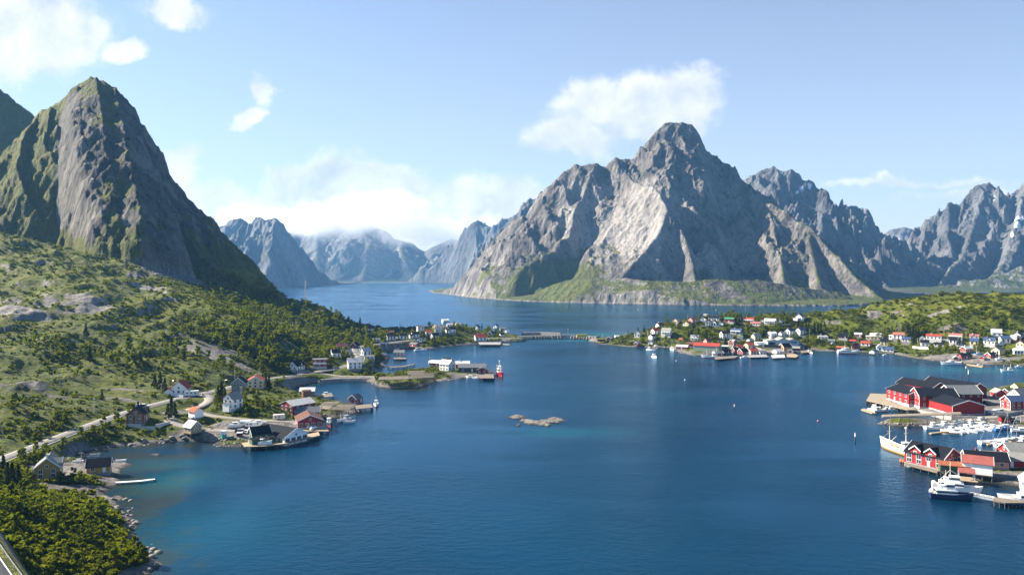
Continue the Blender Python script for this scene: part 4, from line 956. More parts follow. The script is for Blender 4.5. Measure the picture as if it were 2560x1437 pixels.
def pole(px, py, toppx, label, kind='pole', group=None):
    x, y, gz = hit(px, py); h = max(4., toppx * y / F)
    if kind == 'pole':
        t = thing('utility_pole', label, 'utility pole', (x, y, gz), random.uniform(-.5, .5), group)
        MB().tube((0, 0, -.6), (0, 0, h), .16, .11, 6).build('shaft', POLEW, t); MB().box((0, 0, h - .5), (1.9, .12, .14)).build('crossarm', POLEW, t)
    elif kind == 'pylon':
        t = thing('power_pylon', label, 'power pylon', (x, y, gz), R(15), group)
        for s in (-1, 1): MB().tube((s * 1.5, 0, -.6), (s * 1.5, 0, h), .17, .13, 6).build('leg', POLEW, t)
        MB().box((0, 0, h - .6), (5.2, .16, .2)).build('crossarm', POLEW, t)
    elif kind == 'lamp':
        t = thing('street_lamp', label, 'street lamp', (x, y, gz), random.uniform(-.5, .5), group)
        MB().tube((0, 0, -.6), (0, 0, h), .12, .08, 6).build('shaft', METAL, t); MB().tube((0, 0, h - .1), (1.4, 0, h + .3), .05, .05).build('arm', METAL, t); MB().box((1.5, 0, h + .28), (.7, .25, .14)).build('lamp_head', TRIM, t)
    return t
POLEW = paint('pale_weathered_pole', (.48, .46, .42), .8, .2)
def vehicle(px, py, yaw, kind, label, col, cat, name, pos=None):
    if pos: x, y, gz = pos
    else: x, y, gz = hit(px, py)
    gz += .1
    L, W, H = {'car': (4.4, 1.8, 1.45), 'van': (5.4, 2.0, 2.1), 'motorhome': (7.2, 2.3, 3.0), 'bus': (11.5, 2.5, 3.3), 'caravan': (5.6, 2.2, 2.5), 'wagon': (4.8, 1.85, 1.75)}[kind]
    t = thing(name, label, cat, (x, y, gz), R(yaw)); m = paint(name + '_' + '_'.join(str(int(c * 100)) for c in col), col, .3, .05, spec=.5)
    if kind in ('car', 'wagon'):
        k = .62 if kind == 'car' else .58
        pr = [(-L / 2, .32), (L / 2, .32), (L / 2, .72), (L * .27, .86), (L * .10, H), (-L * (.26 if kind == 'car' else .44), H), (-L * .46, .92), (-L / 2, .85)]
        MB().prism(pr, -W / 2, W / 2, 'y').build('body', m, t)
        MB().prism([(L * .25, .9), (L * .10, H - .1), (-L * (.25 if kind == 'car' else .42), H - .1), (-L * .42, .95)], -W / 2 - .015, W / 2 + .015, 'y').build('side_window', GLASS, t)
    elif kind == 'van':
        MB().prism([(-L / 2, .35), (L / 2, .35), (L / 2, .95), (L * .38, 1.1), (L * .26, H), (-L / 2, H)], -W / 2, W / 2, 'y').build('body', m, t)
        MB().prism([(L * .36, 1.15), (L * .27, H - .15), (-L * .05, H - .2), (-L * .05, 1.2)], -W / 2 - .015, W / 2 + .015, 'y').build('side_window', GLASS, t)
    else:
        MB().prism([(-L / 2, .45), (L / 2, .45), (L / 2, H * .55), (L * .46, H * .95), (L * .42, H), (-L * .48, H), (-L / 2, H * .95)], -W / 2, W / 2, 'y').build('body', m, t)
        n = {'bus': 6, 'motorhome': 3, 'caravan': 2}[kind]
        for s in (-1, 1):
            if kind == 'bus': MB().box((0, s * (W / 2 + .01), H * .66), (L * .88, .03, H * .26)).build('window', GLASS, t)
            else:
                for i in range(n): MB().box((-L * .3 + i * L * .28, s * (W / 2 + .01), H * .62), (L * .15, .03, H * .2)).build('window', GLASS, t)
        MB().box((L / 2 + .0, 0, H * .66), (.06, W * .85, H * .26)).build('windscreen', GLASS, t)
    wm_ = MB().tube((0, -.11, 0), (0, .11, 0), .34, .34, 12).mesh('wheel', paint('tyre_rubber', (.02, .02, .02), .9))
    for sx_ in ((-.32, .32) if kind != 'caravan' else (-.05,)):
        for sy_ in (-1, 1): link('wheel', wm_, t, (sx_ * L, sy_ * (W / 2 - .1), .34))
    OCC.append((x, y, L * .55))
    return t
# ------------------------------------------------------------------ roads
def road_mesh(name, w, W, mat, label, kind='structure', lift=.05):
    T = np.gradient(W[:, :2], axis=0); T /= np.linalg.norm(T, axis=1)[:, None] + 1e-9; Nn = np.stack([-T[:, 1], T[:, 0]], 1)
    cols = [-1, -.96, .96, 1]; V = []
    for q in cols:
        z = W[:, 2] + lift - (.35 if abs(q) == 1 else 0)
        V.append(np.c_[W[:, :2] + Nn * w * q, z])
    V = np.concatenate(V); n = len(W); Fs = []
    for c in range(3):
        for i in range(n - 1): Fs.append((c * n + i, (c + 1) * n + i, (c + 1) * n + i + 1, c * n + i + 1))
    o = mesh_np(name, V, Fs, mat, False); o['kind'] = kind; o['label'] = label
    for p in W[::3]: OCC.append((p[0], p[1], w + .3))
    return o
ASPH = paint('worn_asphalt', (.125, .12, .115), .9, .25); GRAV = paint('pale_gravel', (.24, .22, .19), .95, .25); MARK = paint('road_paint', (.72, .72, .7), .7, .15)
for k_, (lab, mt) in {'main_road': ('grey asphalt road curving along the hillside and through the village', ASPH), 'side_road': ('gravel side road looping down to the quay', GRAV), 'track': ('narrow gravel track across the grassy headland', GRAV), 'causeway_track': ('gravel track out along the stone causeway', GRAV),
                      'village_road': ('road along the far village shore', ASPH), 'harbour_yard_road': ('gravel road beside the marina', GRAV), 'corner_road': ('asphalt road bending in the corner', paint('dark_asphalt', (.06, .062, .068), .8, .2))}.items():
    w, W = ROADW[k_]; road_mesh({'main_road': 'road', 'village_road': 'road', 'corner_road': 'road'}.get(k_, 'track'), w, W, mt, lab)
for k_, offs in (('main_road', (-3.0, 3.0)), ('corner_road', (-2.8, 0., 2.8))):
    w, W = ROADW[k_]; T = np.gradient(W[:, :2], axis=0); T /= np.linalg.norm(T, axis=1)[:, None]; Nn = np.stack([-T[:, 1], T[:, 0]], 1)
    Vv = []; Fs = []
    for o_ in offs:
        b0 = len(Vv)
        for i in range(len(W)):
            for s in (-.11, .11): Vv.append((*(W[i, :2] + Nn[i] * (o_ + s)), W[i, 2] + .06))
        for i in range(len(W) - 1):
            a = b0 + i * 2; Fs.append((a, a + 1, a + 3, a + 2))
    struct(mesh_np('road_marking', Vv, Fs, MARK, False), 'white painted edge lines of the road')
def guard_rail(key, off, i0, i1, label):
    w, W = ROADW[key]; T = np.gradient(W[:, :2], axis=0); T /= np.linalg.norm(T, axis=1)[:, None]; Nn = np.stack([-T[:, 1], T[:, 0]], 1)
    P = np.c_[W[:, :2] + Nn * off, W[:, 2]][i0:i1]; c = P[len(P) // 2]
    t = thing('guard_rail', label, 'guard rail', tuple(c)); Q = P - c; mb = MB()
    for a, b in zip(Q[:-1], Q[1:]):
        mb.add([(*a[:2], a[2] + .45), (*b[:2], b[2] + .45), (*b[:2], b[2] + .8), (*a[:2], a[2] + .8), (a[0], a[1] + .08, a[2] + .45), (b[0], b[1] + .08, b[2] + .45), (b[0], b[1] + .08, b[2] + .8), (a[0], a[1] + .08, a[2] + .8)], [(0, 1, 2, 3), (7, 6, 5, 4), (3, 2, 6, 7), (0, 4, 5, 1)])
    mb.build('rail', METAL, t); pm = MB().box((0, 0, .2), (.12, .12, 1.1)).mesh('post', METAL)
    for q in Q[::4]: link('post', pm, t, tuple(q))
_wm = ROADW['main_road'][1]
guard_rail('main_road', -3.7, int(np.argmin(abs(_wm[:, 1] - 262))), int(np.argmin(abs(_wm[:, 1] - 345))), 'long grey guard rail on the seaward edge of the curving road')
_wc = ROADW['corner_road'][1]
guard_rail('corner_road', 3.9, 0, len(_wc), 'grey guard rail of the road in the bottom corner')

# ------------------------------------------------------------------ causeway, bridge, breakwater
def bank(name, pts, w, h, top, side, label, cat, foot=4.0):
    W = np.array([P0(px, py, 0) for px, py in pts]); W2 = []
    for a, b in zip(W[:-1], W[1:]):
        n = max(1, int(np.linalg.norm(b - a) / 3)); W2 += [a + (b - a) * i / n for i in range(n)]
    W = np.array(W2 + [W[-1]]); T = np.gradient(W, axis=0); T /= np.linalg.norm(T, axis=1)[:, None]; Nn = np.stack([-T[:, 1], T[:, 0]], 1)
    c = W.mean(0); t = thing(name, label, cat, (c[0], c[1], 0))
    prof = [(-foot, -1.2), (-foot * .75, .3), (-w / 2 - .4, h - .3), (-w / 2, h), (w / 2, h), (w / 2 + .4, h - .3), (foot * .75, .3), (foot, -1.2)]
    V = []; n = len(W); m = len(prof)
    for i in range(n):
        for k, (q, z) in enumerate(prof):
            j = 0 if k in (3, 4) else random.uniform(-.45, .45); V.append((*(W[i] - c + Nn[i] * (q + j)), z + (j * .6 if k not in (3, 4) else 0)))
    fs = [(i * m + k, i * m + k + 1, (i + 1) * m + k + 1, (i + 1) * m + k) for i in range(n - 1) for k in range(m - 1) if k != 3]
    mesh_np('rubble_bank', V, fs, side, False, parent=t)
    mesh_np('roadway', [V[i * m + k] for i in range(n) for k in (3, 4)], [(2 * i, 2 * i + 1, 2 * i + 3, 2 * i + 2) for i in range(n - 1)], top, False, parent=t)
    return t, W, Nn
ROCKM = paint('shore_rubble', (.19, .178, .16), .9, .35)
t, cwW, cwN = bank('causeway', [(1292, 848), (1330, 846.6), (1371, 845.6), (1406, 845)], 7, 3.4, ASPH, ROCKM, 'stone causeway carrying the road from the village to the bridge', 'causeway', 7)
t, cw2W, cw2N = bank('causeway', [(1432, 845.5), (1460, 846.5), (1494, 848.5)], 7, 3.4, ASPH, ROCKM, 'short stone causeway under the yellow bus', 'causeway', 7)
bank('breakwater', [(1306, 838), (1350, 837.3), (1402, 838.6)], 3.5, 3.6, ROCKM, ROCKM, 'low rubble breakwater beyond the causeway', 'breakwater', 5)
bx, by = P0(1419, 845.2, 0)
t = thing('road_bridge', 'short concrete bridge over the gap in the causeway', 'bridge', (bx, by, 0))
MB().box((0, 0, 3.15), (16, 7, .7)).build('deck', CONC, t)
for s in (-1, 1):
    MB().box((s * 5.8, 0, 1), (2.4, 6.6, 3.7)).build('abutment', CONC, t); MB().box((0, s * 3.4, 4.0), (17, .12, .9)).build('railing', METAL, t)
bank('rubble_shore', [(801, 957), (830, 955), (870, 953.5), (905, 952.5), (930, 952)], 2.5, 2.4, ROCKM, ROCKM, 'rubble bank of the causeway to the fish rack islet', 'rubble bank', 4)

# ------------------------------------------------------------------ houses: left shore
H = house
H(122, 1193, 8.5, 7.6, 4.3, 3.2, 114, 'ochre', 'slate', 'ochre wooden house with grey roof above white granite in the bottom left', base='white', trim=1, dorm=[(0, -1, 3.4, 1.9)], annex=(-3.4, 4.6, 3, 2.2, 2.3, .6, 'brown', 'black'))
H(248, 1180, 7.6, 5.2, 2.7, 2.2, 22, 'ochre', 'black', 'small ochre boathouse with black roof on granite beside the jetty', chim=0, trim=1, name='boathouse', cat='boathouse', nx=2)
H(345, 1056, 9.5, 7.5, 4.6, 3, 102, 'brown', 'black', 'brown timber house with black roof below the curving road', dorm=[(1, -1, 3, 1.8)], balc=0)
H(452, 985, 8.6, 8.4, 3.3, 3.8, 100, 'white', 'redtile', 'white house with orange roof beside the motorhome', annex=(-2.4, 4.8, 5, 4, 2.2, 1.2, 'white', 'redtile'), base='white')
H(599, 980, 8.5, 6.8, 5.4, 2.8, 99, 'grey', 'black', 'tall dark grey house with white corners above the headland', base='white', trim=1)
H(640, 969, 9, 8.6, 4.6, 2.2, 104, 'cream', 'redtile', 'yellowish house with red tile roof next to the grey house', base='white', balc=0, trim=1)
H(583, 1021, 6.8, 5.8, 5.0, 2.6, 66, 'white', 'slate', 'tall narrow white house with grey roof on the grassy slope', annex=(-3.6, 0, 2.6, 4, 3.0, .6, 'white', 'slate'), base='white')
H(490, 1044, 5.2, 4.6, 3.3, 1.7, -36, 'white', 'rust', 'small white shed with rusty roof by the gravel bend', chim=0, name='shed', cat='shed', win=0, door=0)
H(482, 1082, 5.6, 5.2, 3.1, 2.3, -36, 'tan', 'pale', 'bare timber boathouse with pale roof at the dark inlet', chim=0, piles=1.4, name='boathouse', cat='boathouse', trim=1, winsize=(1.5, .6), door=0)
H(704, 1078, 21, 13, 3.9, 3.0, -32, 'white', 'black', 'large white fish warehouse with wide black roof on the quay', chim=0, name='warehouse', cat='warehouse', trim=1, winsize=(2.2, 1.1), nx=4, pos=(-103.5, 333.5))
H(655, 1085, 8.0, 5.8, 3.6, 2.6, 36, 'green', 'black', 'dark green boathouse with black roof at the end of the quay', chim=0, name='boathouse', cat='boathouse', trim=1, annex=(-.4, -4.6, 9.6, 4.0, 1.9, .5, 'green', 'black'), pos=(-110, 326), z=2.0)
H(745, 1030, 14, 10, 4.6, 2.0, 52, 'darkred', 'light', 'dark red warehouse with pale metal roof on the headland', chim=0, name='warehouse', cat='warehouse', nx=2)
H(770, 1043, 11.5, 6, 3.2, 2.1, 10, 'red', 'grey', 'narrow red storehouse with grey roof behind the wharf house', name='storehouse', cat='storehouse', trim=1)
H(772, 1063, 12, 11.4, 3.5, 2.4, 112, 'red', 'brown', 'broad red wharf house with brown roof and white windows', name='wharf_house', cat='wharf house', chim=0, trim=1, base='white', winsize=(1.5, 1.1), z=2.2)
H(769, 988, 8.6, 6, 3.0, 1.7, 8, 'tan', 'pale', 'timber hut with white sheet roof beside the rusty tank', chim=0, name='hut', cat='hut')
H(889, 1007, 6.2, 5.4, 2.8, 2.2, 66, 'red', 'grey', 'small red boathouse alone at the tip of the headland', chim=0, name='boathouse', cat='boathouse', trim=1)
x, y, gz = hit(766, 1004)
t = thing('storage_tank', 'rusty brown round tank behind the red warehouse', 'tank', (x, y, gz)); MB().tube((0, 0, -.5), (0, 0, 6.2), 2.5, 2.5, 24).build('shell', paint('rusty_steel', (.22, .13, .075), .8, .35), t, False); MB().tube((0, 0, 6.2), (0, 0, 6.35), 2.65, 2.6, 24).build('lid', ROOF['brown'], t); OCC.append((x, y, 4))
# ---- the bay village on the left
H(741, 925, 9.5, 7.2, 3.2, 3.4, 72, 'white', 'black', 'white house with steep black roof beside the bend of the bay road', dorm=[(1, -1, 2.6, 1.6)], annex=(-3, 5.4, 6, 4, 2.6, 1.4, 'white', 'grey'))
H(800, 917, 9.6, 7.4, 5.6, .35, 12, 'red', 'grey', 'red flat roofed house with white balconies in the bay village', chim=0, balc=1, base='white', door=0)
H(886, 922, 9.4, 7.2, 5.0, 2.8, 20, 'white', 'light', 'big white house with pale roof by the causeway to the fish racks')
H(840, 893, 7.6, 6.2, 4.4, 2.6, 24, 'white', 'black', 'white house with black roof above the steep village road', trim=1)
H(853, 876, 9.2, 7, 4.2, 2.6, 30, 'darkred', 'pinktile', 'dark red house with pink roof at the top of the bay village', base='white')
H(867, 887, 8, 6, 3.0, 1.9, 30, 'tan', 'grey', 'tan garage with grey roof among trees below the pink roof', chim=0, name='garage', cat='garage')
H(888, 871, 7.4, 6.4, 3.6, 2.8, 70, 'darkred', 'black', 'dark house with white edged gable at the head of the village road', trim=1)
H(914, 888, 8.2, 6.6, 4.6, 2.6, 40, 'white', 'light', 'white house with pale roof right of the village road')
H(926, 898, 7.2, 5, 2.7, 1.2, 4, 'white', 'grey', 'low white garage with grey roof close above the bay shore', chim=0, name='garage', cat='garage')
H(960, 893, 5.6, 5, 2.8, 2.0, 68, 'red', 'light', 'little red boathouse with pale roof on the bay shore', chim=0, name='boathouse', cat='boathouse', trim=1)
H(999, 890, 11, 8, 4.2, 2.2, -6, 'palegrey', 'grey', 'pale grey house with grey roof standing on piles in the bay', chim=1, name='pile_house', cat='house', piles=1.6, z=2.0)
H(1037, 866, 11.5, 7.5, 3.2, 1.4, -42, 'red', 'grey', 'red shed on black piles at the edge of the shaded cove', chim=0, name='pile_shed', cat='shed', piles=1.8, z=2.2, winsize=(1.0, .9))
H(961, 866, 9, 5.4, 2.8, 1.1, 6, 'red', 'blue', 'shaded red shed with blue roof at the back of the cove', chim=0, name='shed', cat='shed')
H(941, 854, 8.5, 5, 2.8, .9, 8, 'white', 'grey', 'long low white garage in the mountain shadow', chim=0, name='garage', cat='garage')
# ---- the village strip in the middle
H(925, 827, 10.6, 7.4, 3.6, 2.4, 12, 'white', 'black', 'white house with black roof alone at the edge of the shadowed spur')
H(974, 835, 11, 7, 2.6, 1.8, 10, 'red', 'brown', 'low red house with brown roof near the lattice mast')
H(978, 850, 10.4, 8, 5.0, 3.0, 16, 'white', 'black', 'shaded white house with black roof, first in the row along the road')
H(1008, 848, 8.6, 7.4, 4.6, 2.8, 14, 'white', 'black', 'shaded white house with black roof, second in the row along the road', annex=(-5, 0, 3, 4, 2.6, 1.0, 'white', 'black'))
H(1038, 844, 9, 7, 4.6, 2.6, 24, 'white', 'black', 'shaded white house with black roof, third in the row along the road', annex=(-5.2, -2, 3.4, 4, 2.6, 1.2, 'white', 'black'))
H(1048, 853, 10.4, 6, 2.7, 1.0, 5, 'white', 'black', 'low white house below the road above the red pile shed', annex=(1.2, -3.2, 3, 2.4, 3.6, .8, 'white', 'black'))
H(1051, 829, 8.6, 7, 6.0, 2.0, 22, 'white', 'grey', 'tall bright white house with grey roof left on the skyline knoll', base='white')
H(1071, 838, 6.8, 6.4, 4.2, 2.2, 12, 'white', 'redtile', 'white house with dark red roof on the shadow line', balc=0)
H(1072, 815, 6.4, 5.6, 3.4, 2.2, 70, 'white', 'grey', 'small white gabled house left of the big one on the crest')
H(1113, 807, 11.4, 8.4, 5.2, 1.8, 24, 'white', 'pale', 'largest white house with pale roof on top of the village crest', balc=1)
H(1091, 820, 8.6, 6.6, 3.2, 1.9, 52, 'cream', 'light', 'cream house with pale gable below the crest of the strip')
H(1104, 823, 8.0, 6, 3.0, 1.7, 10, 'grey', 'grey', 'dull grey bungalow tucked under the largest crest house')
H(1126, 817, 9.8, 6.4, 3.2, 1.6, 14, 'white', 'light', 'long white bungalow with pale roof right of the crest house')
H(1144, 815, 7.4, 6, 3.4, 1.8, 32, 'white', 'pale', 'white bungalow with pale roof at the right end of the crest row')
H(1096, 832, 8.8, 7, 4.4, 2.4, 12, 'steelblue', 'grey', 'blue grey house half in shadow in the middle of the strip')
H(1129, 832, 9.2, 7, 4.4, 2.8, 22, 'white', 'black', 'white house with black roof and sunlit gable mid strip', annex=(-5.4, -1.4, 3.4, 4, 2.8, 1.4, 'white', 'black'))
H(1087, 847, 8.4, 6.6, 4.8, 2.6, 26, 'white', 'black', 'white house in deep shadow behind dark spruces by the cove', base='white')
H(1193, 824, 8.2, 7.4, 3.6, 4.4, 62, 'white', 'grey', 'white steep gabled house among bushes right of the crest', balc=0, base='white')
H(1240, 821, 7.6, 6.4, 4.2, 2.8, 60, 'white', 'grey', 'white gabled house near the tip of the strip')
H(1257, 825, 9, 6, 2.4, 1.2, 12, 'tan', 'grey', 'low tan house with grey roof at the tip of the strip', chim=0)
H(1228, 838, 7.6, 6.4, 2.9, 2.6, 64, 'grey', 'black', 'dark house with white edged gables above the long red roof', trim=1)
H(1201, 852, 14.5, 8.4, 4.8, 3.6, 16, 'white', 'redtile', 'long white house with dark red roof at the quay of the strip', chim=2, name='house', nx=3)
H(1254, 841, 6.6, 5, 2.6, 1.7, 40, 'white', 'black', 'tiny white shed with black roof by the causeway end', chim=0, name='shed', cat='shed', win=0)
H(1266, 833, 6, 5.6, 2.9, 1.8, 50, 'white', 'pale', 'small white shed with pale roof out by the rubble point', chim=0, name='shed', cat='shed', win=0)
# ---- the islet with the quay
H(1094, 914, 13, 6.2, 2.9, 2.2, -14, 'red', 'pale', 'long red house with pale roof behind the white islet house', chim=0)
H(1118, 926, 8.6, 7.4, 5.0, 2.8, -36, 'white', 'pale', 'white two storey house with pale roof on the rack islet', base='white')
H(1118, 908, 9, 6, 3.0, 2.2, -20, 'darkred', 'black', 'dark red shed with black roof behind the islet houses', chim=0, name='shed', cat='shed', trim=1)
H(1156, 920, 12.4, 7.4, 4.2, 2.3, 6, 'red', 'pale', 'red house with bright pale roof in the middle of the islet quay', chim=1, trim=1)
H(1180, 929, 20, 8.4, 3.6, 2.2, 4, 'dark', 'grey', 'long dark warehouse with grey roof on the islet quay', chim=0, name='warehouse', cat='warehouse', nx=3)
H(1207, 934, 7.4, 8, 2.9, 1.8, 82, 'darkred', 'grey', 'dark red gabled shed at the corner of the islet quay', chim=0, name='shed', cat='shed')
# ---- far village on the right: waterfront
H(1503, 853, 9.6, 5.6, 2.6, 1.6, 4, 'darkred', 'sod', 'dark red boathouse with turf roof on piles by the bridge', chim=0, name='boathouse', cat='boathouse', piles=1.2, z=2.2, win=0)
H(1524, 851, 6, 5.4, 2.8, 2.2, 62, 'red', 'pale', 'small red house with pale roof next to the turf roof', chim=0, trim=1)
H(1542, 844, 5.4, 4.2, 2.6, .5, 5, 'white', 'pale', 'tiny flat white shed by the road near the bridge', chim=0, name='shed', cat='shed', win=0)
H(1567, 842, 8.4, 7, 3.6, 2.9, 66, 'white', 'light', 'white gabled house first after the bridge', base='white')
H(1595, 843, 7.6, 6.6, 5.2, 2.6, 60, 'white', 'light', 'taller white gabled house second after the bridge', base='white')
H(1593, 863, 6.2, 4.6, 2.6, 1.8, 52, 'red', 'light', 'little red boathouse over the water left of the moored boats', chim=0, name='boathouse', cat='boathouse', piles=1.0, z=1.6, trim=1)
H(1638, 836, 8.8, 7, 4.8, 2.8, 30, 'white', 'redtile', 'white house with bright orange roof left in the far village', base='white')
H(1667, 838, 11.6, 7.6, 5.2, 3.0, 2, 'white', 'slate', 'white house with slate roof beside the orange roofed one', balc=1, base='white')
H(1631, 849, 8.6, 6.4, 4.0, 2.0, 40, 'white', 'black', 'white house with black roof right below the orange roofed one')
H(1628, 861, 6.4, 5.6, 2.8, 1.9, 60, 'white', 'light', 'white boathouse on piles behind the white moored boat', chim=0, name='boathouse', cat='boathouse', piles=1.2, z=1.8, win=0)
H(1650, 819, 9.4, 7, 3.6, 2.8, 28, 'white', 'brown', 'white house with brown roof lowest on the wooded shoulder')
H(1691, 809, 7.6, 7, 3.4, 2.6, 48, 'cream', 'light', 'pale cream house alone among trees on the shoulder')
H(1719, 814, 10.6, 8, 3.2, 2.0, 48, 'cream', 'brown', 'cream house with wide gable below the brown chalet', balc=0, base='white')
H(1733, 804, 11, 7.6, 3.0, 2.2, 34, 'pink', 'brown', 'pinkish brown chalet beside the pole on the shoulder')
H(1765, 794, 8.6, 7, 4.4, 3.2, 2, 'white', 'slate', 'white house with slate roof highest on the skyline', base='white')
H(1759, 803, 7, 6.4, 3.4, 2.8, 62, 'white', 'black', 'white black roofed gable just under the skyline house')
H(1786, 802, 13.6, 7, 4.2, 1.9, 4, 'white', 'black', 'long white house with black roof under the skyline', chim=1, nx=4)
H(1772, 815, 8.2, 7, 5.4, 2.8, 66, 'white', 'brown', 'tall white gable on the terrace wall, left of a pair', base='white')
H(1786, 815, 8.2, 6.6, 5.0, 2.6, 58, 'white', 'brown', 'white gabled house on the terrace wall, right of a pair', base='white')
H(1803, 814, 6.8, 6, 2.8, 2.2, 62, 'white', 'black', 'small white garage with dark roof at the end of the terrace', chim=0, name='garage', cat='garage', win=0)
H(1824, 806, 11.6, 7, 4.6, 1.6, 2, 'red', 'green', 'red house with green roof and white base', base='white', nx=3)
H(1872, 806, 13, 7.4, 4.2, 1.8, 2, 'cream', 'redtile', 'cream house with long red roof on the upper terrace', balc=1)
H(1890, 814, 12.2, 7, 3.0, 1.9, 0, 'white', 'pinktile', 'white bungalow with pinkish brown roof below the red roof', nx=4)
H(1862, 815, 7, 5, 2.2, 1.4, 4, 'brown', 'brown', 'brown garage left of the pinkish roof', chim=0, name='garage', cat='garage', win=0)
H(1926, 809, 13.8, 7.6, 4.4, 2.0, -2, 'white', 'pale', 'white house with cream roof and long balcony on the upper terrace', balc=1, nx=4)
H(1906, 808, 6, 5, 2.6, 1.6, 50, 'white', 'pale', 'tiny white garage between the red roof and the cream roof', chim=0, name='garage', cat='garage', win=0)
H(1951, 808, 4.4, 4, 2.2, 1.4, 50, 'white', 'pale', 'tiny white hut at the end of the fence line', chim=0, name='hut', cat='hut', win=0)
H(2000, 800, 12, 9, 4.2, 4.2, 52, 'white', 'grey', 'big white villa with steep gable in the saddle of the hill', balc=1, annex=(-7, 2, 5, 5, 2.6, .4, 'white', 'pale'), base='white')
H(1811, 844, 8.8, 7.4, 5.6, 2.4, 14, 'white', 'black', 'square white two storey house with black roof mid slope', annex=(5.4, -2, 4, 5, 2.2, .3, 'white', 'pale'), base='white')
H(1842, 835, 13, 7.4, 4.4, 1.8, -2, 'blue', 'blue', 'blue house with grey blue roof and white base', base='white', balc=1, nx=3)
H(1851, 847, 6, 5.4, 2.8, 1.0, 8, 'white', 'sod', 'white garage with grassy roof below the blue house', chim=0, name='garage', cat='garage', win=0)
H(1890, 850, 9.2, 7.2, 4.6, 3.2, 22, 'cream', 'slate', 'cream house with slate roof and steep gable by the road fork')
H(1875, 854, 6.6, 5, 2.4, 1.4, 30, 'palegrey', 'grey', 'little grey shed left of the slate roofed cream house', chim=0, name='shed', cat='shed', win=0)
H(1930, 845, 8.8, 7.6, 5.6, 1.8, 14, 'white', 'pale', 'white house with cream roof behind the flagpole', base='white', balc=1)
H(1956, 844, 7.6, 6.4, 4.8, 2.2, 20, 'white', 'slate', 'white house with slate roof and dark windows above the shop', base='white')
H(1974, 837, 9.6, 7.2, 4.6, 3.0, 36, 'white', 'blue', 'white house with blue black roof behind two others above the shop')
H(2002, 835, 9.4, 7.2, 5.0, 2.8, 24, 'white', 'blue', 'white house with blue black roof right of the others, with a terrace', annex=(6, -2, 4, 4, 2.2, .3, 'white', 'pale'))
H(1703, 854, 4.8, 4.6, 2.6, 1.8, 5, 'red', 'rust', 'small red shed with white base on the far shore lane', chim=0, name='shed', cat='shed', base='white', win=0)
H(1737, 852, 9.6, 6.4, 3.4, 3.4, 8, 'white', 'slate', 'white house with a steep central gable and long terrace', dorm=[(0, -1, 4.2, 3.4)], balc=1)
H(1769, 857, 7.6, 6, 3.0, 2.4, 28, 'pink', 'brown', 'reddish brown shed with brown roof behind the red roofed warehouse', chim=0, name='shed', cat='shed', win=0)
H(1706, 873, 13, 7, 3.0, 1.9, 6, 'red', 'light', 'red boathouse with white sheet roof at the rubble point', chim=0, name='boathouse', cat='boathouse', trim=1, winsize=(.9, .8))
H(1729, 867, 9, 6, 3.4, 2.0, 6, 'darkred', 'brown', 'dark red barn squeezed behind the white sheet roof', chim=0, name='barn', cat='barn', win=0)
H(1768, 879, 26, 14, 6.4, 2.6, 8, 'sage', 'redtile', 'big green grey warehouse with bright red roof on the far quay', chim=0, name='warehouse', cat='warehouse', win=0, door=0)
H(1809, 873, 10, 9, 3.6, 1.0, -20, 'dark', 'light', 'grey lean to at the end of the red roofed warehouse', chim=0, name='shed', cat='shed', win=0, door=0)
H(1833, 864, 8, 6.6, 4.6, 2.6, 36, 'red', 'black', 'red house with two white edged gables behind the fishing huts', trim=2, dorm=[(-1.6, -1, 2.8, 2.0)])
H(1817, 883, 9.4, 5, 2.6, 1.9, 8, 'red', 'black', 'red fishing hut with black roof, leftmost of the waterfront row', chim=0, name='fishing_hut', cat='fishing hut', trim=2)
H(1837, 881, 6.4, 5.4, 3.4, 2.2, 26, 'red', 'black', 'red fishing hut with black roof, second of the waterfront row', chim=0, name='fishing_hut', cat='fishing hut', trim=2)
H(1848, 873, 7, 5, 3.0, 1.8, 20, 'darkred', 'redtile', 'small hut with red roof behind the waterfront row', chim=0, name='hut', cat='hut')
H(1858, 885, 9.6, 6.4, 3.2, 2.8, 30, 'red', 'black', 'red fishing hut with wide black roof on piles, third of the row', chim=0, name='fishing_hut', cat='fishing hut', trim=2, piles=1.2, z=1.8)
H(1873, 872, 9, 7.4, 4.8, 2.0, 22, 'cream', 'redtile', 'tall cream house with dark red roof behind the row', base='white')
H(1883, 884, 10, 7, 3.4, 2.0, 14, 'cream', 'redtile', 'cream hall with bright red roof on the waterfront')
H(1904, 886, 8, 6, 2.8, 1.6, 16, 'white', 'grey', 'white annex with grey roof right of the bright red roof', chim=0)
H(1795, 889, 9.6, 6, 2.9, 1.8, 16, 'red', 'grey', 'red and white boat shed behind the red hulled boat', chim=0, name='boathouse', cat='boathouse', trim=1, z=1.9)
H(1935, 871, 20, 9, 3.4, .35, 4, 'dark', 'dark' if 'dark' in ROOF else 'black', 'long flat black hall in front of the blue grey shop', chim=0, name='hall', cat='hall', win=0, door=0)
H(1963, 876, 12, 8, 4.6, 3.6, 24, 'orange', 'black', 'orange boathouse with black roof and white edged gable', chim=0, name='boathouse', cat='boathouse', trim=2)
H(1943, 884, 9.4, 6, 3.0, 1.8, 30, 'white', 'pale', 'white boat shed on piles left of the orange boathouse', chim=0, name='boathouse', cat='boathouse', piles=1.4, z=2.0)
H(1977, 884, 7.4, 5.6, 3.0, 2.2, 60, 'pink', 'light', 'pinkish boathouse with pale gable right of the orange one', chim=0, name='boathouse', cat='boathouse', trim=1)
H(1989, 877, 9, 6, 3.2, 1.8, 10, 'darkred', 'slate', 'dark red shed with slate roof near the wooden jetty', chim=0, name='shed', cat='shed', win=0)
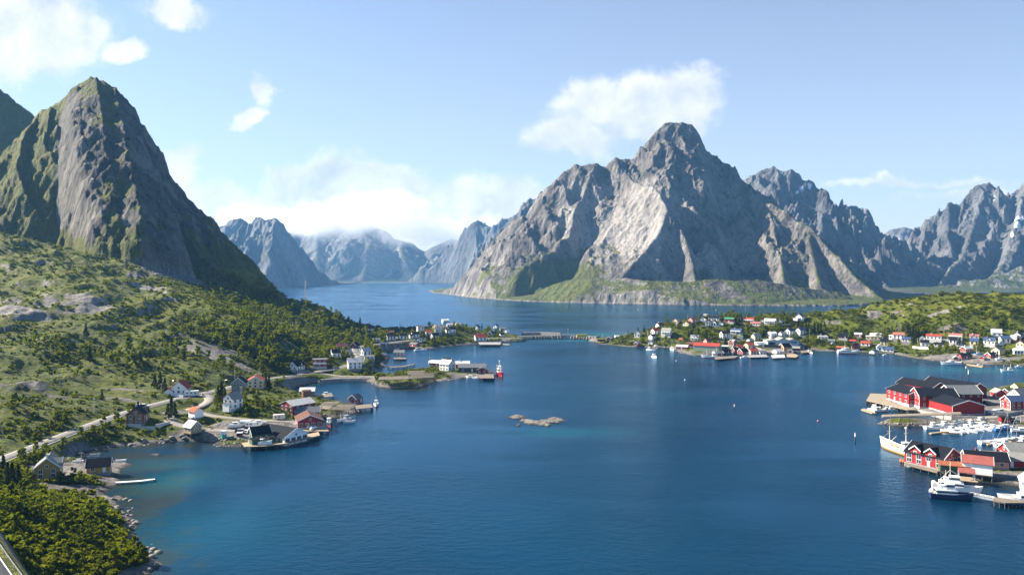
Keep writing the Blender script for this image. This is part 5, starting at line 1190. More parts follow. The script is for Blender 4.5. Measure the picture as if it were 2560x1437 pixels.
H(2002, 871, 7, 5.4, 3.4, 2.2, 36, 'dark', 'blue', 'dark blue gabled hut last on the jetty shore', chim=0, name='hut', cat='hut', trim=1)
# the shop with its wavy roof
x, y, gz = hit(1952, 862)
t = thing('shop', 'blue grey shop with a wavy pale roof and dark lettering on its front', 'shop', (x, y, gz), R(-2)); OCC.append((x, y, 18))
MB().box((0, 0, 1.9), (30, 14, 4.6)).build('wall', WALL['steelblue'], t)
pr = [(-15.6, 4.2), (-9, 5.4), (-5.2, 4.6), (0, 7.2), (5.2, 4.9), (10, 6.4), (15.8, 4.4), (15.8, 4.75), (10, 6.8), (5.2, 5.3), (0, 7.6), (-5.2, 5.0), (-9, 5.8), (-15.6, 4.55)]
MB().prism([(p[0], p[1]) for p in pr], -7.6, 7.4, 'y').build('roof', ROOF['slate'], t)
MB().prism([(-15, 4.15), (-9, 5.2), (-5.2, 4.5), (0, 6.9), (5.2, 4.8), (10, 6.2), (15, 4.2)], -7.03, -6.6, 'y').build('gable_front', WALL['steelblue'], t)
MB().box((-10.5, -7.05, 1.9), (6, .1, 2.6)).build('window', GLASS, t)
fc = bpy.data.curves.new('lettering', 'FONT'); fc.body = 'coop'; fc.size = 3.6; fc.extrude = .05; fc.align_x = 'CENTER'; fc.offset = .06
fc.materials.append(paint('dark_blue_lettering', (.01, .02, .07), .5, .05)); fx = bpy.data.objects.new('lettering', fc); COL.objects.link(fx); bpy.context.view_layer.update(); fm_ = bpy.data.meshes.new_from_object(fx.evaluated_get(bpy.context.evaluated_depsgraph_get())); bpy.data.objects.remove(fx)
fo = link('lettering', fm_, t); fo.location = (9.6, -7.12, 2.5); fo.rotation_euler = (R(90), 0, 0)
MB().box((-21, -1, 1.2), (8, 7, 3.2)).build('side_wing', WALL['white'], t)
# ---- far village on the right: towards the red roofs
H(2058, 847, 12, 8, 3.8, 1.4, 6, 'white', 'black', 'modern white house with black roof beside dark spruces', dorm=[(-2, -1, 3, 1.4), (2.5, -1, 3, 1.4)], balc=1)
H(2108, 846, 9.4, 7, 3.4, 2.6, 6, 'darkred', 'black', 'dark red house with black roof and small dormer', dorm=[(-1, -1, 2.4, 1.6)], base='white')
H(2146, 842, 7.6, 6, 3.0, 1.8, 2, 'red', 'light', 'little red house with pale roof high under the bushes', chim=0)
H(2079, 857, 7, 5, 2.5, 1.5, 8, 'white', 'grey', 'white garage with grey roof by the shore road', chim=0, name='garage', cat='garage', win=0)
H(2189, 849, 11.6, 8, 4.4, 3.4, 8, 'cream', 'light', 'large cream house with pale grey roof and cross gable', dorm=[(2.2, -1, 4.6, 2.6)], annex=(-7, 0, 3.6, 5, 3.2, .4, 'cream', 'pale'))
H(2164, 865, 9.4, 6.6, 3.4, 2.2, 2, 'white', 'redtile', 'white cottage with bright red roof by the shore road', chim=1)
H(2132, 857, 7, 5, 2.4, 1.4, 2, 'grey', 'redtile', 'low garage with bright red roof behind the red boathouse', chim=0, name='garage', cat='garage', win=0)
H(2139, 874, 8, 8, 5.0, 2.8, 70, 'red', 'black', 'tall red boathouse on a white base at the shore', chim=0, name='boathouse', cat='boathouse', base='white')
H(2103, 874, 10, 5.4, 2.6, 1.4, 2, 'red', 'rust', 'low rust roofed boat shed behind the moored ferry', chim=0, name='shed', cat='shed', base='white', win=0)
H(2210, 864, 7.2, 6.6, 5.6, 2.6, 4, 'cream', 'black', 'tall cream house with black roof behind the white boathouses', base='white')
H(2199, 877, 7.4, 6.4, 4.6, 2.8, 66, 'white', 'light', 'white gabled boathouse left of the blue roofed hall', chim=0, name='boathouse', cat='boathouse')
H(2221, 879, 11, 6.4, 3.0, 2.2, 2, 'white', 'blue', 'long white boathouse with dark blue roof', chim=0, name='boathouse', cat='boathouse', nx=3)
H(2185, 884, 8, 6, 2.8, 1.6, 30, 'palegrey', 'blue', 'pale floating boathouse on a pontoon over the water', chim=0, name='boathouse', cat='boathouse', piles=.7, z=1.2, win=0)
H(2247, 848, 11.6, 7.4, 5.2, 2.4, 2, 'white', 'pinktile', 'big white house with faded red roof left of dark spruces', balc=0, annex=(-7, 0, 3, 4, 3, .4, 'white', 'pale'), nx=3)
H(2266, 858, 9, 6, 3.4, 1.9, 0, 'white', 'blue', 'white cottage with blue black roof at the road junction', chim=0, nx=3)
H(2335, 850, 15, 7, 4.2, 1.7, -2, 'white', 'redtile', 'very long white house with bright red roof under the hill', nx=4, base='white')
H(2389, 848, 13, 7, 4.4, 1.8, -1, 'white', 'pinktile', 'long white house with brick red roof next to the brightest roof', nx=4, base='white', balc=1)
H(2436, 849, 8.6, 6.6, 3.6, 1.9, -2, 'white', 'pinktile', 'short white house with pink roof and small front gable', dorm=[(0, -1, 2.6, 1.6)])
H(2312, 866, 8, 6.4, 4.4, 2.4, 8, 'white', 'black', 'white house with black roof over the long shore wall')
H(2306, 855, 6.6, 5.4, 2.8, 2.2, 60, 'white', 'pale', 'white gabled shed behind the black roof over the shore wall', chim=0, name='shed', cat='shed', win=0)
H(2347, 867, 9, 6, 3.0, 1.4, 0, 'white', 'black', 'low white bungalow with thin black roof near the boat yard', nx=3)
H(2382, 861, 7.2, 6.2, 4.6, 3.0, 0, 'white', 'black', 'white house with steep black roof above the boat yard', base='white')
H(2403, 866, 8.2, 6, 2.4, 2.0, 2, 'white', 'black', 'small black roofed cottage with a white front gable', dorm=[(0, -1, 2.8, 1.4)], chim=0)
H(2436, 863, 8.2, 6.6, 4.8, 2.8, -2, 'cream', 'blue', 'cream house with blue black roof and a round bush in front', base='white')
H(2416, 880, 10, 6.6, 3.8, 2.0, 22, 'red', 'pale', 'red house with white roof above the row of black roofed boathouses', trim=1)
H(2474, 860, 10.6, 7.4, 4.4, 3.0, -6, 'white', 'blue', 'white house with blue roof and white dormer', dorm=[(-.5, -1, 3, 2.2)], base='white')
H(2491, 841, 9.6, 8, 4.0, 3.6, 6, 'white', 'light', 'white house with broad pale grey roof highest on the right')
H(2511, 857, 9, 7.4, 5.0, 2.8, -12, 'white', 'blue', 'tall white house with blue roof right of the dormer house', base='white')
H(2546, 846, 11, 7, 3.8, 2.6, 40, 'white', 'blue', 'white house with blue gable at the right edge under the hill', annex=(-8, 1, 6, 5, 2.8, .4, 'white', 'pale'))
H(2553, 868, 9.4, 7, 3.6, 2.8, 40, 'cream', 'pinktile', 'cream and pink house at the right edge by the lane', base='white')
H(2538, 853, 7, 5.6, 2.8, 2.0, 30, 'darkred', 'brown', 'dark red shed behind the cream and pink house', chim=0, name='shed', cat='shed', win=0)
H(2494, 886, 10.2, 8, 4.8, 3.2, 34, 'cream', 'slate', 'cream house with slate roof and big sunlit gable by the shore')
H(2549, 887, 10.6, 7, 4.6, 2.0, 10, 'white', 'light', 'white house with glazed front at the right edge near the shore', nx=4)
H(2412, 896, 11, 6, 3.0, 2.2, 4, 'red', 'black', 'red boathouse with long black roof on the rocks', chim=0, name='boathouse', cat='boathouse')
H(2390, 900, 5.6, 5, 2.6, 1.8, 62, 'red', 'light', 'little red boathouse with white edged gable beside the cruiser', chim=0, name='boathouse', cat='boathouse', trim=2)
H(2479, 894, 9.6, 6.4, 2.8, 2.4, 16, 'red', 'black', 'red boathouse with black roof and side gable on smooth rock', chim=0, name='boathouse', cat='boathouse', trim=1, dorm=[(2, -1, 2.8, 1.4)])
H(2457, 899, 5, 4, 2.0, 1.4, 40, 'red', 'pale', 'tiny red shed between two black roofed boathouses', chim=0, name='shed', cat='shed', win=0)
# ------------------------------------------------------------------ harbour on the right: red warehouses
gh = 2.0
H(0, 0, 22, 17.5, 4.6, 2.6, 94, 'red', 'black', 'red warehouse block whose wide dark gable faces the fish rack', pos=(234.6, 396.5), z=gh, chim=0, trim=2, win=0, door=0, base='white', name='warehouse', cat='warehouse')
H(0, 0, 20, 12, 6.4, 3.4, -6, 'red', 'black', 'red warehouse wing with tall white edged gable facing the sea', pos=(231.5, 410.5), z=gh, chim=0, trim=2, name='warehouse', cat='warehouse', winsize=(.9, 1.5), base='white')
H(0, 0, 21, 15, 6.0, 2.6, 95, 'red', 'black', 'red warehouse with two rows of white windows on the wooden quay', pos=(225.6, 424.0), z=gh, chim=0, trim=1, name='warehouse', cat='warehouse', nx=4, winsize=(1.4, 1.5), base='white')
H(0, 0, 17, 12.5, 6.6, 3.8, 2, 'darkred', 'grey', 'red warehouse with orange lit gable and small white windows', pos=(249.5, 416.5), z=gh, chim=0, trim=2, name='warehouse', cat='warehouse', nx=4, winsize=(1.0, .8))
H(0, 0, 31, 13, 6.2, 3.0, -66, 'darkred', 'black', 'long black roofed warehouse at the back of the red group', pos=(263.5, 446), z=gh, chim=0, trim=1, name='warehouse', cat='warehouse', win=0, door=0)
H(0, 0, 24, 12, 6.2, 2.6, -66, 'darkred', 'black', 'black roofed warehouse between the quay front and the rear one', pos=(245, 448), z=gh, chim=0, trim=1, name='warehouse', cat='warehouse', win=0, door=0)
H(2496, 991, 7.4, 5.6, 2.6, 1.9, 78, 'red', 'slate', 'red shed with plain gable behind the red warehouses', chim=0, name='shed', cat='shed', trim=2, win=0)
H(2522, 990, 8, 5.4, 2.7, 1.8, 30, 'red', 'sod', 'red cabin with turf roof right of the plain red shed', chim=0, name='cabin', cat='cabin', trim=1)
H(2554, 979, 10, 6, 3.4, 2.0, 8, 'cream', 'sod', 'pale cabin with turf roof at the right edge of the harbour', chim=0, name='cabin', cat='cabin')
H(2556, 1004, 13, 8, 4.4, 3.2, 18, 'white', 'grey', 'white house with big grey roof right of the turf cabins', chim=0)
H(2542, 1022, 13, 7, 4.6, 2.4, 6, 'red', 'blue', 'bright red house with outside stair facing the marina', chim=0, trim=2)
H(2512, 1058, 4.4, 3.2, 2.6, .5, -10, 'red', 'black', 'small red kiosk with sloping black roof by the marina', chim=0, name='kiosk', cat='kiosk', win=0)
# ---- the pier below
H(0, 0, 15, 11.8, 4.4, 3.2, -58, 'red', 'black', 'red boathouse with two white dormers behind the wooden cutter', pos=(161.5, 287.5), z=1.4, chim=0, trim=1, name='boathouse', cat='boathouse', dorm=[(-3.2, -1, 4.0, 2.3), (2.6, -1, 4.0, 2.3)], nx=4, winsize=(1.7, 1.3))
H(2384, 1178, 9.4, 4.6, 2.6, .9, -20, 'green', 'rust', 'long green shed with rusty roof on piles over the water', z=1.8, chim=0, name='shed', cat='shed', piles=1.6, win=0, trim=0)
H(2443, 1183, 9.2, 5.8, 4.3, 2.1, -30, 'white', 'fadedred', 'white boathouse with faded red roof and gable over the beach', z=1.8, chim=0, name='boathouse', cat='boathouse', piles=1.6, trim=1, win=0, door=0)
H(2462, 1166, 14, 6.6, 3.2, 2.4, -16, 'pink', 'black', 'faded red boathouse with long black roof behind the white one', chim=1, name='boathouse', cat='boathouse', trim=1, nx=3)
H(2520, 1165, 18, 7, 3.0, 2.2, -13, 'red', 'slate', 'long red house with grey slate roof on the pier', chim=1, trim=1, nx=3)
H(2548, 1145, 12, 7, 3.4, 2.6, 0, 'red', 'slate', 'red house with white edged gable at the back of the pier', chim=0, trim=2)
H(2398, 1152, 7, 5, 2.4, 1.4, -20, 'brown', 'brown', 'low brown shed between the two big boathouses', chim=0, name='shed', cat='shed', win=0)
H(2578, 1226, 8, 6, 3.4, 2.6, 60, 'white', 'light', 'white and red house on a tall wharf at the right edge', z=3.2, chim=0, trim=1, piles=3)
# canopy on its own wharf before the white boathouse
x, y = P0(2416, 1195, 1.9); t = thing('canopy', 'open canopy with faded red roof on a timber wharf', 'canopy', (x, y, 0), R(-27)); OCC.append((x, y, 5))
MB().prism([(q, z_ + 1.9) for q, z_ in roof_prof(4.6, 2.5, 1.0, .3, .15)], -2.6, 2.6).build('roof', ROOF['fadedred'], t); MB().box((0, -.6, 1.75), (6.4, 6.2, .25)).build('deck', PWOOD, t)
for a in (-2.4, 2.4):
    for b in (-2.1, 2.1): MB().box((a, b, 3.1), (.16, .16, 2.6)).build('post', TRIM, t); MB().tube((a * 1.15, b * 1.3, -2), (a * 1.15, b * 1.3, 1.7), .14, .14).build('pile', WOOD, t)

# ------------------------------------------------------------------ wharves, jetties, racks
wharf([(604, 1106), (612, 1116), (665, 1114), (720, 1107), (800, 1087), (796, 1079), (740, 1090), (690, 1098)], 1.9, 'timber wharf on dark piles around the green boathouse', deck=PWOOD)
wharf([(752, 1068), (757, 1077), (822, 1077), (818, 1068)], 2.0, 'pale timber landing in front of the broad red wharf house', deck=PWOOD)
wharf([(886, 1013), (890, 1022), (932, 1018), (928, 1009)], 2.0, 'small jetty beyond the lone red boathouse')
wharf([(806, 985), (812, 992), (834, 990), (830, 984)], 2.2, 'spindly jetty beside the white sheet roof hut')
wharf([(289, 1203.5), (290, 1206), (352, 1202), (388, 1197), (387, 1195.5), (350, 1199.7)], .8, 'narrow pale gangway floating off the granite', 'jetty', 'jetty', TRIM, 6, .2)
wharf([(1196, 939), (1200, 945), (1236, 945), (1232, 931), (1222, 932)], 2.1, 'dark quay at the corner of the rack islet')
wharf([(1196, 855), (1199, 861), (1251, 861), (1252, 855)], 2.2, 'pale quay in front of the long white house', deck=CONC)
wharf([(1252, 859), (1254, 861), (1273, 862), (1273, 860)], .7, 'floating jetty tip beyond the long white house', 'jetty', 'jetty', PWOOD, 6, .4)
wharf([(970, 916), (971, 918), (1008, 916.5), (1036, 910.5), (1035, 909), (1006, 914.5)], 1.6, 'rickety gangway across the inner bay')
wharf([(984, 894), (985, 897), (1016, 897), (1014, 892)], 1.4, 'black pile foundation deck under the pale grey bay house')
wharf([(1786, 893), (1790, 898), (1838, 894), (1846, 889), (1800, 890)], 1.8, 'dark wharf before the red and white boat shed')
wharf([(1928, 888), (1932, 894), (1963, 893), (1960, 886)], 1.8, 'tall pile wharf before the white boat shed', deck=TRIM)
wharf([(1966, 885), (1968, 892), (1990, 893), (1996, 888), (1986, 884)], 1.8, 'orange timber wharf before the pinkish boathouse', deck=PWOOD)
wharf([(2000, 876), (2004, 882), (2030, 879), (2026, 874)], 1.6, 'grey jetty at the end of the fishing hut row')
wharf([(1868, 887), (1872, 893), (1920, 892), (1916, 886)], 1.5, 'low quay in front of the bright red roofed hall', deck=CONC)
wharf([(2166, 1000), (2176, 983), (2228, 985), (2228, 1004), (2292, 1024), (2268, 1024)], 2.0, 'wide timber quay in front of the red warehouses', deck=paint('bleached_quay_planks', (.30, .25, .18), .85, .3))
wharf([(2152, 1023), (2180, 1032), (2192, 1032), (2160, 1020)], .7, 'floating pontoon left of the red warehouses', 'pontoon', 'pontoon', PWOOD, 8, .5)
wharf([(2196, 1021), (2198, 1023), (2268, 1019), (2266, 1017)], .7, 'gangway pontoon under the timber quay', 'pontoon', 'pontoon', PWOOD, 8, .5)
wharf([(2322, 1081), (2328, 1083), (2400, 1075), (2480, 1064), (2478, 1062), (2398, 1073)], .7, 'upper marina pontoon among the white motorboats', 'pontoon', 'pontoon', PWOOD, 8, .5)
wharf([(2462, 1107), (2470, 1110), (2570, 1100), (2570, 1097)], .7, 'lower marina pontoon of the sailing boats', 'pontoon', 'pontoon', PWOOD, 8, .5)
wharf([(2262, 1154), (2264, 1160), (2343, 1180), (2348, 1175)], 1.5, 'mossy quay ledge under the two dormer boathouse', deck=WOOD)
wharf([(2484, 1242), (2486, 1252), (2512, 1256), (2570, 1256), (2570, 1246), (2512, 1243)], 1.8, 'square timber pier head with close piles', deck=WOOD, step=1.2)
x0, y0 = P0(2425, 1238, 1.2); x1, y1 = P0(2486, 1247, 1.6); dxy = Vector((x1 - x0, y1 - y0)); ln = dxy.length
t = thing('gangway', 'white railed gangway between the moored vessels and the pier head', 'gangway', (x0, y0, 1.2), math.atan2(dxy.y, dxy.x))
MB().box((ln / 2, 0, 0), (ln, 1.3, .2)).build('deck', METAL, t)
for s in (-1, 1):
    r_ = MB().box((ln / 2, s * .65, 1.0), (ln, .07, .1)).build('railing', TRIM, t); mb = MB()
    for i in range(11): mb.box((ln * i / 10, s * .65, .5), (.07, .07, 1.0))
    mb.build('baluster_row', TRIM, r_)
wharf([(2416, 909), (2420, 912), (2456, 917), (2458, 914)], .8, 'floating dock right of the white cruiser', 'pontoon', 'pontoon', PWOOD, 8, .5)
drying_rack([(793, 1018), (820, 1022), (850, 1004), (812, 1004)], 6.0, 'left half of the pale fish drying rack on the headland', 22)
drying_rack([(823, 1022), (872, 1025), (888, 1011), (851, 1011)], 6.0, 'right half of the pale fish drying rack on the headland', 24)
drying_rack([(945, 949), (1022, 947), (1022, 939), (950, 942)], 6.0, 'front fish rack along the causeway islet', 40)
drying_rack([(1024, 946), (1083, 943), (1086, 932), (1030, 937)], 6.0, 'right fish rack beside the white islet house', 32)
drying_rack([(1020, 936), (1060, 935), (1062, 926), (1020, 927)], 6.2, 'rear fish rack on the causeway islet', 22)
drying_rack([(2207, 1042), (2402, 1035), (2399, 1030), (2207, 1037)], 5.6, 'very long narrow fish rack on the grassy spit', 70)

# ------------------------------------------------------------------ boats
boat(2241, 1128, 19, 101, 'cutter', 'large white wooden cutter with ochre waterline beside the dormer boathouse', 'white', 'orange')
boat(2377, 1247, 12.5, -16, 'ferry', 'navy hulled vessel with white deckhouse at the gangway', 'navy', 'navy')
boat(2390, 1229, 14.5, -26, 'ferry', 'blue decked white vessel with tall mast behind the navy one', 'white', 'navy')
boat(0, 0, 16, 166, 'ferry', 'blue and white vessel cut off by the right edge', 'white', 'blue', pos=(167, 242.5))
boat(1250, 937, 17, -80, 'trawler', 'red and white fishing trawler off the islet quay', 'darkred', 'red')
boat(859, 1053, 9.5, -118, 'fishing', 'small red hulled fishing boat with two masts off the headland', 'white', 'red')
boat(873, 1056, 6, 10, 'dinghy', 'white open tender tied beside the small red fishing boat', 'white', 'white')
boat(824, 1062, 10, -70, 'fishing', 'dark fishing boat lying against the broad red wharf house', 'navy', 'red')
boat(940, 1014, 9, -80, 'fishing', 'red bottomed white fishing boat off the small jetty', 'white', 'red')
boat(815, 988, 6.5, 20, 'motor', 'white motorboat at the spindly jetty')
boat(1074, 907, 8.5, 100, 'sail', 'white sailing boat anchored behind the rack islet')
boat(1175, 944, 6, 160, 'motor', 'white motorboat under the islet rocks'); boat(1193, 946, 6.5, -30, 'open', 'white open boat in front of the islet quay')
boat(1222, 944, 9, 10, 'open', 'dark barge with green net at the islet quay corner', 'black', 'black')
boat(1047, 877, 9, 20, 'fishing', 'white boat beside the red pile shed'); boat(1059, 876, 6, 10, 'motor', 'little white motorboat behind the red pile shed boat')
boat(983, 876, 11, 10, 'fishing', 'pale workboat in the shaded cove', 'cream', 'cream')
boat(1636, 894, 9.5, -80, 'fishing', 'white boat with mast anchored off the far village'); boat(1628, 876, 10, -40, 'fishing', 'white fishing boat below the white pile boathouse')
boat(1640, 869, 8, -80, 'fishing', 'dark blue boat with orange bottom near the white pile boathouse', 'navy', 'orange'); boat(1681, 875, 9, -84, 'fishing', 'white boat moored at the rubble point')
boat(1777, 895, 16, 176, 'fishing', 'white and red hulled boat at the far quay', 'white', 'red')
boat(1861, 895, 7.5, 10, 'motor', 'white motorboat under the third fishing hut'); boat(1912, 893, 7.5, 170, 'motor', 'white motorboat by the low quay'); boat(1897, 894, 6, 12, 'open', 'small open boat by the low quay', 'white', 'blue')
boat(2025, 884, 9, -84, 'fishing', 'red and white boat at the grey jetty end', 'white', 'red'); boat(2014, 884, 5.5, 30, 'dinghy', 'small wooden dinghy by the grey jetty', 'wood', 'wood')
boat(2118, 884, 17, -8, 'ferry', 'red and white passenger ferry moored before the rust roofed shed', 'white', 'red')
boat(2210, 888, 5, 40, 'dinghy', 'white rowing boat near the floating boathouse')
boat(2376, 911, 15, 176, 'motor', 'large white cabin cruiser at the floating dock'); boat(2447, 916, 6, -10, 'motor', 'white motorboat at the end of the floating dock')
boat(2517, 928, 9, 172, 'fishing', 'white boat with low mast anchored far right'); boat(2546, 918, 5.5, 175, 'motor', 'tiny white motorboat anchored near the right shore')
boat(2187, 1026, 9.5, 30, 'motor', 'white cruiser on the pontoon left of the red warehouses'); boat(2200, 1029, 8, 10, 'fishing', 'orange bottomed white boat at the pontoon', 'white', 'orange')
for i, px in enumerate((2216, 2227, 2238, 2250, 2260)): boat(px, 1025 - i * .6, 5.5, 75, 'motor', 'small white motorboat in the row under the timber quay', group='motorboats under the timber quay')
boat(2404, 1147, 7, 10, 'motor', 'white and pink speedboat behind the low brown shed')
boat(2478, 1109, 11.5, 8, 'sail', 'grey white sailing yacht at the outer end of the lower pontoon', 'white', 'grey')
boat(2515, 1103, 10, 12, 'sail', 'sailing yacht with blue sail cover beside the lower pontoon', 'white', 'navy'); boat(2538, 1101, 9, 14, 'sail', 'second sailing yacht behind the lower pontoon', 'white', 'white')
boat(2500, 1113, 7.5, -28, 'motor', 'white motorboat nearest the camera on the lower pontoon'); boat(2516, 1117, 9.5, -8, 'motor', 'white pointed motorboat in front of the lower pontoon', 'white', 'black')
boat(2560, 1108, 10, 8, 'motor', 'black hulled boat at the right end of the lower pontoon', 'black', 'black')
boat(2556, 1080, 9, -20, 'motor', 'white motorboat at the right edge by the marina shore', 'white', 'red'); boat(2500, 1074, 8.5, 20, 'motor', 'blue hulled motorboat under the kiosk', 'blue', 'blue'); boat(2514, 1071, 8, 170, 'motor', 'white motorboat beside the blue hulled one')
proto = boat(2335, 1072, 9.5, 4, 'motor', 'white motorboat berthed along the upper marina pontoon', group='white motorboats on the upper marina pontoon')
proto2 = boat(2349, 1070, 7, 20, 'motor', 'white motorboat berthed along the upper marina pontoon', group='white motorboats on the upper marina pontoon')
spots = [(2362, 1069, 12), (2374, 1067.5, 170), (2387, 1066.5, 8), (2399, 1065, 14), (2424, 1060.5, 6), (2439, 1060, 174), (2453, 1059.5, 4), (2467, 1059, 10), (2412, 1064, 150), (2428, 1066, 10), (2444, 1065, 8), (2458, 1064, 14),
         (2380, 1083, -62), (2393, 1081.5, -58), (2405, 1080, -66), (2418, 1078, -60), (2430, 1076.5, -64), (2442, 1075, -58), (2454, 1073.5, -62), (2467, 1072, -66), (2482, 1070, -60)]
for i, (px, py, a) in enumerate(spots):
    o = copy_tree(proto if i % 3 == 0 else proto2); x, y = P0(px, py); o.location = (x, y, 0); o.rotation_euler = (0, 0, R(a)); OCC.append((x, y, 4))
boat(2378, 1085, 8, 168, 'open', 'varnished wooden open boat at the outer marina row', 'wood', 'white')
for px, py, lab in [(189, 1152, 'upper of two pale rowing boats pulled up in the dark inlet'), (193, 1156, 'lower of two pale rowing boats pulled up in the dark inlet'), (235, 1139, 'grey rowing boat by the north bank of the inlet'), (300, 1154, 'white skiff drawn up on the granite tip')]:
    boat(px, py, 4.6, 5, 'dinghy', lab, 'white' if 'white' in lab or 'pale' in lab else 'grey', 'white', z=max(.2, hit(px, py)[2]))
for px, py, a, lab in [(2446, 888, 160, 'blue and white boat stored ashore by the black roofed boathouse'), (2500, 900, 4, 'white boat upturned on the smooth rock'), (645, 1064, 15, 'white boat parked beside the white fish warehouse'), (588, 1069, 20, 'grey boat ashore among the yard clutter')]:
    x, y, gz = hit(px, py); boat(0, 0, 7, a, 'motor', lab, 'blue' if 'blue' in lab else 'white', 'white', pos=(x, y), z=gz + .4)

# ------------------------------------------------------------------ vehicles, people, clutter
vehicle(1455, 847.5, 2, 'bus', 'bright yellow bus crossing the causeway', (.75, .52, .03), 'bus', 'bus', pos=(*P0(1455, 843.5, 3.4), 3.4))
vehicle(0, 0, 4, 'car', 'dark car on the bridge ahead of the yellow bus', (.03, .03, .035), 'car', 'car', pos=(*P0(1411, 843.2, 3.5), 3.5))
vehicle(480, 991, 12, 'motorhome', 'white motorhome parked by the white house with orange roof', (.8, .8, .78), 'motorhome', 'motorhome')
vehicle(360, 1018, 30, 'wagon', 'white estate car on the curving road above the brown house', (.78, .78, .76), 'car', 'car')
vehicle(601, 1081, 12, 'wagon', 'black car, left of three parked at the quay', (.02, .02, .025), 'car', 'car'); vehicle(607, 1082, 12, 'wagon', 'silver car between two others at the quay', (.5, .52, .54), 'car', 'car'); vehicle(618, 1083, 8, 'car', 'white car, right of three parked at the quay', (.8, .8, .8), 'car', 'car')
vehicle(615, 1066, 8, 'caravan', 'white caravan in the yard above the white fish warehouse', (.75, .75, .74), 'caravan', 'caravan'); vehicle(629, 1068, 5, 'caravan', 'long white trailer in the middle of the yard', (.7, .7, .68), 'trailer', 'trailer'); vehicle(698, 1049, 20, 'caravan', 'round cream caravan by the track to the red warehouses', (.7, .66, .56), 'caravan', 'caravan')
vehicle(2498, 1033, 8, 'van', 'white van outside the red warehouse gable', (.8, .8, .8), 'van', 'van'); vehicle(2484, 1034, 10, 'wagon', 'white car behind the white van', (.78, .78, .78), 'car', 'car'); vehicle(2531, 1052, -12, 'wagon', 'grey car parked by the red kiosk', (.3, .31, .33), 'car', 'car')
vehicle(2467, 1012, 85, 'van', 'dark van in the gap beside the red warehouse', (.05, .08, .14), 'van', 'van')
vehicle(772, 926, 20, 'wagon', 'dark blue car outside the white house on the bay road', (.04, .06, .14), 'car', 'car'); vehicle(1900, 866, 10, 'van', 'white lorry by the blue grey shop', (.8, .8, .8), 'van', 'van'); vehicle(1890, 866, 10, 'car', 'silver car by the blue grey shop', (.5, .5, .52), 'car', 'car'); vehicle(2083, 861, 5, 'car', 'silver blue car on the far shore road', (.35, .42, .5), 'car', 'car')
def person(px, py, col, leg, label, yaw):
    x, y, gz = hit(px, py); sc = 1.75
    V = [(0, 0, .53), (0, 0, .63), (0, 0, .78), (0, 0, .86), (0, .01, .93), (0, .01, 1.0), (.065, 0, .48), (.07, .03, .27), (.07, 0, .03), (.07, .06, .015), (-.065, 0, .48), (-.07, -.02, .27), (-.07, -.05, .03), (-.07, .01, .015),
         (.11, 0, .79), (.14, .0, .63), (.13, .06, .48), (-.11, 0, .79), (-.14, 0, .63), (-.13, .06, .48)]
    E = [(0, 1), (1, 2), (2, 3), (3, 4), (4, 5), (0, 6), (6, 7), (7, 8), (8, 9), (0, 10), (10, 11), (11, 12), (12, 13), (2, 14), (14, 15), (15, 16), (2, 17), (17, 18), (18, 19)]
    rr = [.085, .075, .095, .035, .062, .045, .062, .045, .028, .022, .062, .045, .028, .022, .04, .03, .02, .04, .03, .02]
    me = bpy.data.meshes.new('person'); me.from_pydata([tuple(c * sc for c in v) for v in V], E, []); o = link('person', me, None, (x, y, gz + .08), R(yaw))
    sk = o.modifiers.new('skin', 'SKIN'); o.modifiers.new('subdivision', 'SUBSURF').levels = 1
    for v, r_ in zip(me.skin_vertices[0].data, rr): v.radius = (r_ * sc, r_ * sc)
    me.skin_vertices[0].data[0].use_root = True
    m = bpy.data.materials.new('person_clothes'); m.use_nodes = True; nt = m.node_tree; b = nt.nodes['Principled BSDF']
    sep = nd(nt, 'ShaderNodeSeparateXYZ', {0: nd(nt, 'ShaderNodeTexCoord').outputs['Object']}); zz = sep.outputs[2]
    c = mixc(nt, mth(nt, 'GREATER_THAN', zz, .52 * sc), leg, col); c = mixc(nt, mth(nt, 'GREATER_THAN', zz, .86 * sc), c, (.45, .28, .2)); c = mixc(nt, mth(nt, 'GREATER_THAN', zz, .975 * sc), c, (.06, .04, .025)); nt.links.new(c, b.inputs['Base Color'])
    me.materials.append(m); tag(o, label, 'person')
person(506, 991, (.30, .02, .04), (.03, .03, .05), 'walker in a dark red jacket, leftmost of three on the road bend', 40); person(509, 991.5, (.03, .04, .12), (.04, .04, .05), 'walker in a navy jacket between two others on the road', 10); person(512, 991, (.5, .5, .52), (.04, .05, .1), 'walker in a pale jacket, rightmost of three on the road', -30)
